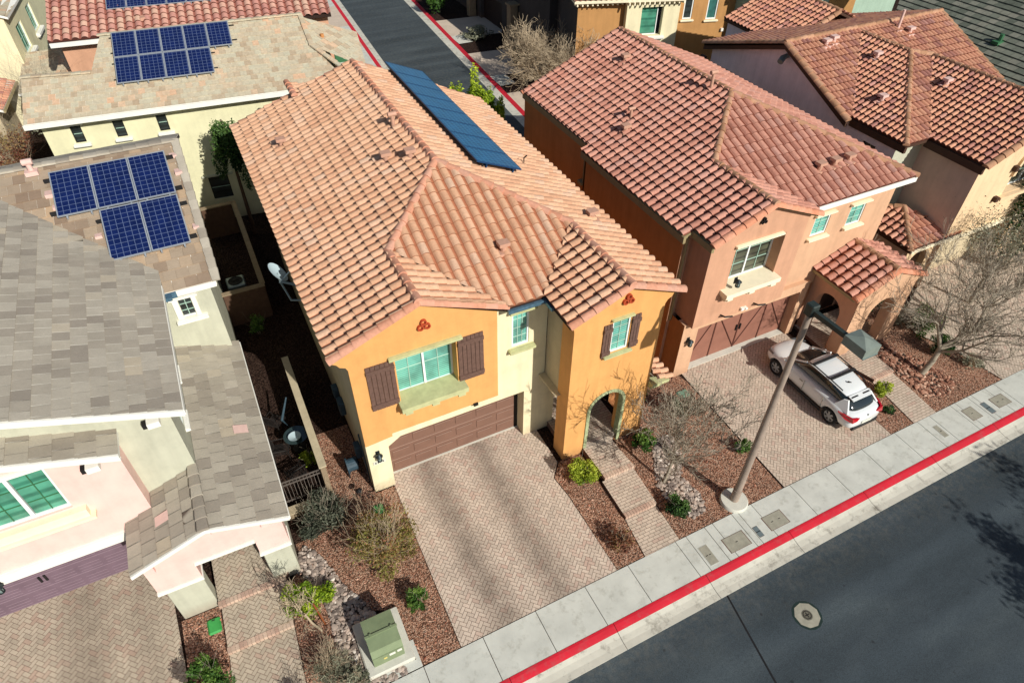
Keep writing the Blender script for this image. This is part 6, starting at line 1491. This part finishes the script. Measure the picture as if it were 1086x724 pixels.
for y in (-1.5, 1.52):
    for s_ in (-1, 1):
        mb = MB(); x0, x1 = s_ * .70, s_ * .93; n = 28; rings = []
        for (x, r) in ((x0, .22), (x0, .33), (x0 + s_ * .03, .355), (x1 - s_ * .03, .355), (x1, .335), (x1, .245), (x1 - s_ * .04, .235)):
            rings.append([mb.vert((x, y + r * cos(2*pi*j/n), .36 + r * sin(2*pi*j/n))) for j in range(n)])
        for a, b in zip(rings[:-1], rings[1:]):
            for j in range(n): l = (j + 1) % n; mb.idx([a[j], a[l], b[l], b[j]])
        wh = mb.build('wheel', M['tyre'], car, smooth=40)
        mb = MB(); xr = x1 - s_ * .03
        mb.tube([(xr - s_ * .06, y, .36), (xr - s_ * .05, y, .36)], .24, 24); d_o = mb.build('brake_disc', M['car_black'], wh)
        mb = MB()
        for k in range(6):
            a = 2 * pi * k / 6 + .2; ca, sa = cos(a), sin(a)
            def pt(r, w2, x): return (x, y + r * ca - w2 * sa, .36 + r * sa + w2 * ca)
            mb.face([pt(.04, -.045, xr + s_ * .0), pt(.235, -.035, xr - s_ * .01), pt(.235, .035, xr - s_ * .01), pt(.04, .045, xr)]); mb.face([pt(.10, .02, xr), pt(.235, .06, xr - s_ * .01), pt(.235, .035, xr - s_ * .01), pt(.08, .04, xr)])
        mb.tube([(xr - s_ * .02, y, .36), (xr + s_ * .012, y, .36)], .065, 14)
        n = 28; r0 = [mb.vert((xr, y + .245 * cos(2*pi*j/n), .36 + .245 * sin(2*pi*j/n))) for j in range(n)]; r1 = [mb.vert((xr - s_ * .01, y + .215 * cos(2*pi*j/n), .36 + .215 * sin(2*pi*j/n))) for j in range(n)]
        for j in range(n): l = (j + 1) % n; mb.idx([r0[j], r0[l], r1[l], r1[j]])
        mb.build('rim', M['rim'], wh)
mb = MB()
for y in (-1.5, 1.52):
    for s_ in (-1, 1): mb.tube([(s_ * .56, y, .36), (s_ * .62, y, .36)], .44, 24)
for s_ in (-1, 1):
    mb.box(s_ * .90 - .02, s_ * .90 + .02, -1.02, 1.04, .22, .36)
mb.box(-.66, .66, -2.46, -2.36, .34, .50); mb.box(-.4, .4, 2.36, 2.46, .34, .56)
mb.build('lower_trim', M['car_black'], car)
for s_ in (-1, 1):
    mb = MB(); a = [(s_ * .44, -2.41, .93), (s_ * .80, -2.37, .99), (s_ * .955, -2.02, 1.0), (s_ * .985, -1.80, .95), (s_ * .93, -2.15, .84), (s_ * .80, -2.425, .80), (s_ * .60, -2.45, .86)]
    mb.face(a if s_ < 0 else a[::-1]); c_ = [(p[0] * .93, p[1] + .06, p[2]) for p in a]
    for k in range(len(a)): l = (k + 1) % len(a); mb.face([a[k], a[l], c_[l], c_[k]])
    mb.build('tail_light', M['tail'], car)
    mb = MB(); a = [(s_ * .50, 2.37, .74), (s_ * .72, 2.24, .84), (s_ * .90, 1.85, .93), (s_ * .93, 1.84, .86), (s_ * .80, 2.22, .74), (s_ * .62, 2.36, .68)]
    mb.face(a if s_ > 0 else a[::-1]); mb.build('headlight', M['head'], car)
    mb = MB(); mb.blob((s_ * 1.0, .92, 1.04), (.13, .075, .085), n=10, m=6, jit=0); mb.box(s_ * .86 - .04, s_ * .86 + .04, .92, .98, .98, 1.02); mb.build('side_mirror', M['car_white'], car, smooth=60)
    mb = MB()
    mb.box(s_ * .915 - .012, s_ * .915 + .012, .03, .04, .40, .96); mb.box(s_ * .925 - .012, s_ * .925 + .012, -1.0, -.99, .45, .96); mb.box(s_ * .925 - .012, s_ * .925 + .012, 1.03, 1.04, .45, .94)
    mb.box(s_ * .935 - .012, s_ * .935 + .012, .10, .28, .84, .87); mb.build('door_seam', M['conc_dark'], car)
mb = MB(); mb.box(-.26, .26, -2.47, -2.445, .58, .70); mb.build('licence_plate', M['sticker'], car)
mb = MB(); mb.lathe([(.05, 0), (.055, .012), (.03, .015)], (0, 0, 0), 16); e = mb.build('badge', M['chrome'], car, local=True); e.matrix_local = Matrix.Translation((0, -2.40, .93)) @ Matrix.Rotation(radians(80), 4, 'X')

# ================================================================ FENCES, YARDS
def blockwall(label, x0, x1, y0, y1, h, bm='blockwall', cm='cream_side'):
    t = thing('block_wall', label, 'garden wall', ((x0 + x1) / 2, (y0 + y1) / 2, 0)); mb = MB(); mb.box(x0 + .01, x1 - .01, y0, y1, -.05, h - .06)
    mb.build('wall', M[bm], t); mb = MB(); mb.box(x0 - .03, x1 + .03, y0 - .02, y1 + .02, h - .06, h); mb.build('wall_cap', M[cm], t); return t
blockwall('long tan garden wall between the pink and orange houses, lit at its front end', -1.58, -1.38, .55, 6.5, 1.8)
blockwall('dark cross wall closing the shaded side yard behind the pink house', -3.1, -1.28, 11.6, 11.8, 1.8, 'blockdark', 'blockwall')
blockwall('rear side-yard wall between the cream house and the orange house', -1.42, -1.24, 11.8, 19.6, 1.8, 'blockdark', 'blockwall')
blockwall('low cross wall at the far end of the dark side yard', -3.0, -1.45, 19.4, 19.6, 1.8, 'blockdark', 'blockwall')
blockwall('low wall under the black iron gate', -3.1, -1.4, .25, .55, .28)
blockwall('slanted yard wall in the dark gap left of the cream house', -9.9, -9.7, 18, 29, 1.8)
gt = thing('iron_gate', 'black wrought iron fence panel closing the patio beside the porch', 'iron fence', (-2.25, .75, 0))
for z in (.35, 1.25, 1.42):
    mb = MB(); mb.box(-3.05, -1.58, .73, .77, z, z + .035); mb.build('rail', M['gate_iron'], gt)
mb = MB()
for k in range(13): x = -3.02 + k * .118; mb.box(x - .009, x + .009, .741, .759, .3, 1.45)
mb.build('picket', M['gate_iron'], gt)
# patio furniture
def patio_chair():
    t = thing('patio_chair', 'x', 'chair', (0, 0, 0)); 
    mb = MB(); 
    for k in range(9): mb.box(-.27 + k * .065, -.245 + k * .065, -.26, .26, .42, .435)
    mb.box(-.28, .28, -.28, -.25, .41, .445); mb.box(-.28, .28, .25, .28, .41, .445); mb.build('seat', M['iron'], t)
    mb = MB()
    for k in range(9): x = -.27 + k * .065; mb.tube([(x, .26, .45), (x, .36, 1.0)], .01, 4)
    mb.tube([(-.28, .36, 1.0), (.28, .36, 1.0)], .018, 6); mb.tube([(-.28, .26, .45), (-.28, .36, 1.0)], .016, 6); mb.tube([(.28, .26, .45), (.28, .36, 1.0)], .016, 6); mb.build('backrest', M['iron'], t)
    for sx in (-1, 1):
        for y in (-.25, .25):
            mb = MB(); mb.tube([(sx * .26, y, .43), (sx * .3, y * 1.15, 0)], .016, 6); mb.build('leg', M['iron'], t)
        mb = MB(); mb.tube([(sx * .3, .3, .68), (sx * .31, -.2, .68), (sx * .28, -.26, .44)], .016, 6); mb.build('armrest', M['iron'], t)
    return t
pc = patio_chair(); spots = [(-2.55, 4.6, 2.4, 'black metal patio chair farthest from the iron gate'), (-2.65, 3.1, 1.4, 'black metal patio chair left of the round table in the side yard'), (-2.4, 1.8, 3.5, 'black metal patio chair nearest the iron gate')]
for k, (x, y, a, lb) in enumerate(spots):
    if k == 0: pc.location = (x, y, 0); pc.rotation_euler = (0, 0, a); pc['label'] = lb; pc['group'] = 'patio chairs in the side yard'
    else: dup(pc, (x, y, 0), a, lb)
tb = thing('patio_table', 'round glass patio table in the shaded side yard', 'table', (-2.0, 3.3, 0))
mb = MB(); mb.lathe([(.45, .70), (.46, .72), (.02, .725)], (-2.0, 3.3, 0), 24); mb.build('table_top', gls('table_glass', (.03, .05, .05, 1)), tb)
mb = MB(); mb.lathe([(.25, 0), (.04, .05), (.03, .70)], (-2.0, 3.3, 0), 12); mb.build('pedestal', M['iron'], tb)
bw = thing('bowl', 'pale blue-grey dish lying on the patio table', 'bowl', (-2.05, 3.15, .73)); mb = MB(); mb.lathe([(.06, 0), (.22, .10), (.24, .12), (.19, .10), (.02, .03)], (-2.05, 3.15, .73), 20); mb.build('dish', M['dish'], bw, smooth=50)
ub = thing('folded_umbrella', 'folded blue-grey patio umbrella leaning in the side yard', 'umbrella', (-2.1, 4.3, 0)); mb = MB(); mb.tube([(-2.1, 4.3, .1), (-2.3, 4.0, 1.0), (-1.9, 4.5, 1.6)], [.03, .05, .03], 8); mb.build('canopy', M['bluebin'], ub)
ac = thing('air_conditioner', 'square grey air conditioner unit in the dark side yard behind the cross wall', 'air conditioner', (-2.42, 13.9, 0))
mb = MB(); mb.bevbox(-2.85, -2.0, 13.45, 14.3, .05, .82, .05); mb.build('cabinet', M['grey_metal'], ac)
mb = MB(); mb.lathe([(.33, .82), (.34, .845), (.30, .85), (.28, .825)], (-2.42, 13.88, 0), 24)
for k in range(6): a = k * pi / 6; mb.tube([(-2.42 - .3 * cos(a), 13.88 - .3 * sin(a), .84), (-2.42 + .3 * cos(a), 13.88 + .3 * sin(a), .84)], .008, 4)
mb.build('fan_grille', M['dark'], ac)
hb_ = thing('hose_reel', 'blue-grey hose reel standing on the shaded gravel beside the orange house wall', 'hose reel', (-.45, 1.3, 0))
mb = MB(); mb.tube([(-.6, 1.3, .4), (-.25, 1.3, .4)], .25, 16); mb.tube([(-.66, 1.3, .4), (-.6, 1.3, .4)], .32, 16); mb.build('drum', M['bluebin'], hb_); mb = MB(); mb.box(-.68, -.62, 1.05, 1.1, 0, .5); mb.box(-.22, -.16, 1.05, 1.1, 0, .5); mb.box(-.68, -.62, 1.5, 1.55, 0, .5); mb.box(-.22, -.16, 1.5, 1.55, 0, .5); mb.build('frame', M['iron'], hb_)
bn = thing('garden_light', 'low black path light by the cream corner of the orange house', 'garden light', (-.55, .05, 0)); mb = MB(); mb.tube([(-.55, .05, 0), (-.55, .05, .4)], .02, 6); mb.lathe([(.02, .4), (.12, .42), (.02, .5)], (-.55, .05, 0), 12); mb.build('post', M['dark'], bn)
# back street furniture
cb = thing('utility_cabinet', 'green utility cabinet beside the back street hedge', 'utility box', (10.4, 41.3, 0)); mb = MB(); mb.bevbox(9.7, 11.0, 40.7, 41.8, 0, 1.2, .08); mb.build('cabinet', M['utility_green'], cb); mb = MB(); mb.box(9.6, 11.1, 40.6, 41.9, -.02, .08); mb.build('concrete_pad', M['concrete'], cb)
tv = thing('meter_pedestal', 'small pale pedestal left of the green cabinet', 'utility box', (9.0, 43.5, 0)); mb = MB(); mb.bevbox(8.8, 9.2, 43.3, 43.7, 0, 1.0, .05); mb.build('cabinet', M['mint'], tv)

# ================================================================ PLANTS
def leaf(mb, c, s, rnd, t, narrow=.45):
    a = V((rnd.gauss(0, 1), rnd.gauss(0, 1), rnd.gauss(0, .7))).normalized(); b = a.cross(V((rnd.gauss(0, 1), rnd.gauss(0, 1), rnd.gauss(0, 1)))).normalized() * narrow
    mb.face([c - a * s, c + b * s, c + a * s, c - b * s], t)
def foliage(c, r, n, s, rnd, lumps=22, hollow=.15, narrow=.45, flat=1.0):
    mb = MB(); c = V(c)
    L = [(V((rnd.uniform(-1, 1), rnd.uniform(-1, 1), rnd.uniform(-.6, 1))).normalized() * rnd.uniform(.30, .80), rnd.uniform(.20, .42), rnd.uniform(-.25, .25)) for _ in range(lumps)]
    for k in range(n):
        o, rad, tn = rnd.choice(L); d = V((rnd.gauss(0, 1), rnd.gauss(0, 1), rnd.gauss(0, 1))).normalized()
        p = o + d * rad * rnd.uniform(hollow, 1.08) ** .6
        q = V((p.x * r[0], p.y * r[1], p.z * r[2])) + c
        if q.z < .02: q.z = rnd.uniform(.02, .12)
        leaf(mb, q, s * rnd.uniform(.6, 1.3), rnd, min(1, max(0, .5 + tn + .28 * p.z + rnd.uniform(-.22, .22))), narrow)
    return mb
def branches(base, d, L, r, lv, rnd, trunk, twigs, spread=.7, segs=5, nch=(3, 5), up=.12, wig=.18, minr=.004, ends=None, shrink=.62):
    p = V(base); d = V(d).normalized(); pts = [p.copy()]; rad = [r]; dirs = []
    for k in range(segs):
        d = (d + V((rnd.gauss(0, wig), rnd.gauss(0, wig), rnd.gauss(0, wig) + up))).normalized(); p = p + d * (L / segs); pts.append(p.copy()); rad.append(max(minr, r * (1 - .75 * (k + 1) / segs))); dirs.append(d.copy())
    (trunk if lv >= 3 else twigs).tube(pts, rad, 7 if lv >= 3 else (5 if lv == 2 else 3), cap=False, t=rnd.random())
    if ends is not None and lv <= 1: ends.append(pts[-1]); ends.append(pts[-2])
    if lv <= 0: return
    for k in range(rnd.randint(*nch)):
        i = rnd.randint(max(1, segs // 3), segs); dd_ = dirs[i - 1]
        s_ = V((rnd.gauss(0, 1), rnd.gauss(0, 1), rnd.gauss(0, .6))); s_ = (s_ - dd_ * s_.dot(dd_)).normalized()
        nd = (dd_ + s_ * rnd.uniform(.5, 1.3) * spread).normalized()
        branches(pts[i], nd, L * shrink * rnd.uniform(.75, 1.2), rad[i] * .75, lv - 1, rnd, trunk, twigs, spread, segs, nch, up, wig, minr, ends, shrink)
def tree(name, label, base, trunkh, r, seed, lv=3, mat='twig', L=None, spread=.8, nstem=4, lean=(0, 0), leaves=None, nch=(3, 5), group=None, up=.10, leafn=0, leafs=.05, shrink=.62, minr=.005):
    rnd = random.Random(seed); t = thing(name, label, 'tree', (base[0], base[1], 0), group)
    tk, tw = MB(), MB(); b = V((base[0], base[1], -.02)); top = b + V((lean[0] * trunkh, lean[1] * trunkh, trunkh)); ends = []
    mid = b.lerp(top, .5) + V((rnd.uniform(-.05, .05), rnd.uniform(-.05, .05), 0))
    tk.tube([b, mid, top], [r * 1.15, r, r * .85], 10, cap=False)
    for k in range(nstem):
        a = 2 * pi * k / nstem + rnd.uniform(-.4, .4); d = V((cos(a) * spread + lean[0] * 1.5, sin(a) * spread + lean[1] * 1.5, 1.0))
        branches(top - V((0, 0, rnd.uniform(0, trunkh * .25))), d, (L or trunkh) * rnd.uniform(.8, 1.15), r * .6, lv, rnd, tk, tw, spread, 5, nch, up, .16, minr, ends, shrink)
    tk.build('trunk', M[mat], t, smooth=50); tw.build('crown', M[mat], t)
    if leaves:
        lf = MB()
        for k in range(leafn):
            e = rnd.choice(ends) + V((rnd.gauss(0, .16), rnd.gauss(0, .16), rnd.gauss(0, .16))); leaf(lf, e, leafs * rnd.uniform(.6, 1.4), rnd, rnd.random())
        lf.build('foliage', M[leaves], t)
    return t
def shrub(label, x, y, r, h, seed, mat='leaf_green', n=900, s=.045, twigs=0, tm='twig', cat='shrub', group='shrubs in the front gardens', narrow=.42, z0=0, name='shrub'):
    rnd = random.Random(seed); t = thing(name, label, cat, (x, y, z0), group); n = int(n * 1.7); s *= 1.12; r *= 1.12; h *= 1.08
    if n: foliage((x, y, z0 + h * .52), (r, r, h * .62), n, s, rnd, narrow=narrow).build('foliage', M[mat], t)
    mb = MB()
    for k in range(max(6, twigs)):
        a = rnd.uniform(0, 2 * pi); q = rnd.uniform(.1, .95) * r
        branches((x + rnd.uniform(-.05, .05), y + rnd.uniform(-.05, .05), z0), (cos(a) * q / h, sin(a) * q / h, 1), h * rnd.uniform(.7, 1.05), .012, 1 if not twigs else 2, rnd, mb, mb, .6, 4, (2, 3), .05, .14, .003)
    mb.build('stem', M[tm], t); return t
shrub('round yellow-green shrub at the left foot of the orange tower', 7.02, -2.8, .60, .85, 1, 'leaf_yellow', 2400, .045)
shrub('bright green low shrub right of the tower arch', 9.95, -2.55, .50, .65, 2, 'leaf_green', 1700, .05)
shrub('dark green shrub with rusty edge beside the lower walk step', 9.35, -5.45, .46, .55, 3, 'leaf_dark', 1200, .05)
shrub('rusty half-dry shrub near the sidewalk between driveway and walk', 6.85, -5.65, .46, .6, 4, 'leaf_red', 700, .045, 10)
shrub('small spiky bright green plant beside the transformer', -.08, -4.62, .36, .55, 5, 'leaf_green', 900, .07, narrow=.18)
shrub('large sprawling olive and rust coloured shrub left of the driveway', -.55, -2.55, 1.32, 1.5, 6, 'leaf_olive', 3600, .045, 70, 'twig_pale')
shrub('dark grey-green shrub in front of the iron gate', -2.0, -.45, 1.0, 1.0, 7, 'leaf_dkgrey', 2600, .05, 24)
shrub('yellow-green rounded shrub under the small staked tree', -3.1, -3.1, .70, .85, 8, 'leaf_bright', 3200, .045)
shrub('large vivid green shrub at the bottom left between driveway and walk', -6.35, -4.35, .72, 1.0, 9, 'leaf_green', 2600, .05)
shrub('pale straw-coloured ornamental grass clump near the bottom of the photo', -3.1, -5.35, .7, .7, 10, 'leaf_grey', 900, .06, 60, 'twig_pale', narrow=.15)
shrub('grey-green twiggy shrub at the bottom edge left of the transformer', -2.55, -6.1, .45, .6, 11, 'leaf_grey', 700, .05, 20, 'twig_pale')
shrub('silvery dry shrub beside the lower left walkway', -4.05, -5.95, .4, .55, 12, 'leaf_grey', 500, .05, 24)
shrub('pale green airy shrub behind the grey pebbles', 12.25, -2.0, .72, 1.0, 13, 'leaf_grey', 1100, .045, 30)
shrub('fresh green shrub near the lamp post beside the car driveway', 13.25, -4.35, .34, .5, 14, 'leaf_green', 700, .05)
shrub('dark twiggy shrub behind the lamp post garden', 11.1, .0, .7, .7, 15, 'leaf_dark', 700, .045, 24)
shrub('bright light-green shrub behind the rear of the white car', 20.45, -4.55, .42, .6, 16, 'leaf_yellow', 900, .055)
shrub('small low green plant behind the car bumper near the sidewalk', 19.9, -5.45, .24, .3, 17, 'leaf_dark', 400, .04)
shrub('large half-bare green shrub right of the peach porch', 25.3, -2.6, .85, 1.1, 18, 'leaf_green', 1300, .05, 40)
shrub('dense dark green shrub beside the big bare tree trunk', 24.85, -3.95, .55, .8, 19, 'leaf_dark', 1600, .045)
shrub('twiggy grey shrub against the arch of the peach porch', 24.6, -1.7, .7, .9, 20, 'leaf_grey', 300, .04, 40)
shrub('dark leafy climbing shrub at the corner of the peach porch', 25.1, -.1, .6, 1.3, 21, 'leaf_dark', 1100, .05, 16)
shrub('dry tan grass mound at the right end of the garden bed', 25.4, -5.1, .55, .4, 22, 'leaf_grey', 300, .05, 40, 'twig_pale')
shrub('small pale green shrub against the cross wall in the side yard', -2.1, 10.6, .4, .9, 23, 'leaf_green', 400, .05, group='shrubs in the side yards')
shrub('leafy plant climbing before the broad arched window', 33.2, -1.2, 1.3, 6.3, 24, 'leaf_dark', 3500, .09, 10, group='shrubs by the mauve house')
shrub('potted green plant on the patio beside the table', -1.8, 2.3, .35, .7, 25, 'leaf_yellow', 250, .06, group='shrubs in the side yards')
shrub('grey-green rounded hedge left of the back street', 10.6, 43.2, 1.4, 1.5, 26, 'leaf_grey', 1500, .11, group='shrubs along the back street')
shrub('dark green bush behind the utility cabinet', 9.0, 46.3, 1.2, 2.4, 27, 'leaf_dark', 1200, .12, group='shrubs along the back street')
shrub('dark round hedge in the shade right of the back street', 23.3, 34.2, .9, 1.5, 28, 'leaf_dark', 700, .1, group='shrubs along the back street')
shrub('green bush at the top edge right of the back street', 22.2, 49.2, 1.4, 2.4, 29, 'leaf_green', 1000, .14, group='shrubs along the back street')
shrub('grey-green low hedge row in the shade by the stone posts', 22.6, 41.6, 1.4, .7, 30, 'leaf_grey', 700, .1, group='shrubs along the back street')
shrub('large dark purple-grey shrub in the gap at the top left', -9.9, 35.0, 1.5, 3.6, 31, 'leaf_grey', 1100, .08, 60, 'twig', group='shrubs along the top left yards')
shrub('dry tan bush at the left edge by the red roof', -12.0, 31.2, 1.3, 3.0, 32, 'leaf_red', 1300, .08, 40, 'twig_pale', group='shrubs along the top left yards')
# trees
tree('bare_tree', 'slender bare grey tree in front of the orange tower casting a branching shadow on it', (9.72, -4.22), 1.5, .055, 41, 4, 'twig', 2.1, .75, 6, (.08, -.02), nch=(3, 5), minr=.008)
tree('bare_tree', 'large spreading bare tree at the right beside the cobbles', (23.1, -4.5), 1.5, .12, 42, 4, 'twig', 2.7, .95, 7, (.24, .02), nch=(3, 5), minr=.009, up=.06)
tree('bare_tree', 'small pale bare tree tied to a wooden stake over a yellow-green shrub', (-3.05, -4.1), 1.1, .035, 43, 3, 'twig_pale', .95, .9, 4, (-.25, .15), nch=(3, 4), minr=.006)
st_ = thing('tree_stake', 'brown wooden stake beside the small pale tree', 'stake', (-2.9, -3.95, 0)); mb = MB(); mb.tube([(-2.9, -3.95, 0), (-3.02, -3.75, 1.1)], .03, 6); mb.build('stake_post', M['stake'], st_)
tree('bare_tree', 'dense straw-brown leafless round tree beside the back street', (22.6, 29.6), 1.0, .14, 44, 3, 'twig_pale', 2.4, 1.15, 9, nch=(6, 8), minr=.011, up=.04, shrink=.66)
tree('leafy_tree', 'grey-green thin-leaved tree at the right edge before the mauve house', (29.2, -2.2), 1.8, .10, 45, 3, 'twig', 1.9, .8, 6, (0, 0), 'leaf_grey', (4, 5), leafn=2600, leafs=.05)
tree('bare_tree', 'twiggy bare tree just behind the big bare tree at the right', (27.6, -3.6), 1.6, .07, 47, 4, 'twig', 1.9, .8, 6, nch=(3, 5), minr=.008)
def dense(label, x, y, h, r, seed, mat, n, s, th=None, name='leafy_tree', cone=False, group='leafy trees around the houses'):
    rnd = random.Random(seed); t = thing(name, label, 'tree', (x, y, 0), group); mb = MB(); mb.tube([(x, y, 0), (x, y, h * .9)], [.12, .03], 8); mb.build('trunk', M['twig_brown'], t)
    if cone:
        f = MB()
        for k in range(n):
            z = rnd.random() ** 1.2; rr2 = r * (1 - z) ** .8 * (.75 + .3 * sin(z * 23) + rnd.uniform(-.2, .2)) + .05; a = rnd.uniform(0, 2 * pi); q = rnd.uniform(.6, 1) * rr2
            leaf(f, V((x + q * cos(a), y + q * sin(a), h * (.12 + .9 * z))), s * rnd.uniform(.6, 1.3), rnd, min(1, max(0, rnd.gauss(.5, .25) + .3 * (sin(a * 3 + z * 9)))))
        f.build('crown', M[mat], t)
    else: foliage((x, y, h * .62), (r, r, h * .42), n, s, rnd, lumps=14, hollow=.3).build('crown', M[mat], t)
    return t
for k, (x, y, h_, lb) in enumerate(((11.55, 20.3, 5.5, 'leftmost short yellow-green evergreen behind the solar array'), (12.15, 20.1, 5.6, 'second yellow-green evergreen from the left behind the solar array'), (12.8, 19.8, 6.3, 'tallest yellow-green evergreen behind the orange house'), (13.3, 19.2, 5.9, 'yellow-green evergreen just right of the tallest one'), (13.65, 18.4, 5.5, 'rightmost yellow-green evergreen behind the orange house'))):
    dense(lb, x, y, h_ - .15, .66, 51 + k * 7, 'leaf_bright', 4200, .085, group='evergreens behind the orange house')
dense('dark green tree squeezed between the cream house and the orange roof', -.75, 18.9, 7.2, 1.15, 52, 'leaf_dark', 7000, .085)
dense('green tree against the brown-orange wall at the top', 36.0, 24.0, 5.6, 1.1, 53, 'leaf_dark', 1800, .12)
dense('low green tree right of the one against the brown-orange wall', 38.4, 24.4, 4.9, .9, 54, 'leaf_green', 900, .12)
# off-frame street trees whose shadows fall across the road
for lb, x, y, sd_n in (('tall leafy street tree across the road casting a shadow at the lower right', 21.9, -21.8, 55), ('second leafy street tree across the road to the right', 25.6, -21.6, 56)):
    rnd = random.Random(sd_n); t = thing('street_tree', lb, 'tree', (x, y, 0)); tk, tw = MB(), MB(); ends = []
    tk.tube([(x, y, 0), (x, y, 4.2)], [.16, .11], 10)
    for k in range(7):
        a = k * .9; branches((x, y, 3.6 + k * .1), (cos(a), sin(a), .7), 2.0, .06, 2, rnd, tk, tw, .6, 5, (3, 5), .02, .15, .006, ends)
    tk.build('trunk', M['twig_brown'], t); tw.build('branch', M['twig_brown'], t); lf = MB()
    for k in range(9000):
        e = rnd.choice(ends); leaf(lf, e + V((rnd.gauss(0, .3), rnd.gauss(0, .3), rnd.gauss(0, .25))), .17, rnd, rnd.random(), .2)
    lf.build('crown', M['leaf_dark'], t)
for o in list(bpy.data.objects):
    if '_o' in o.keys(): del o['_o']
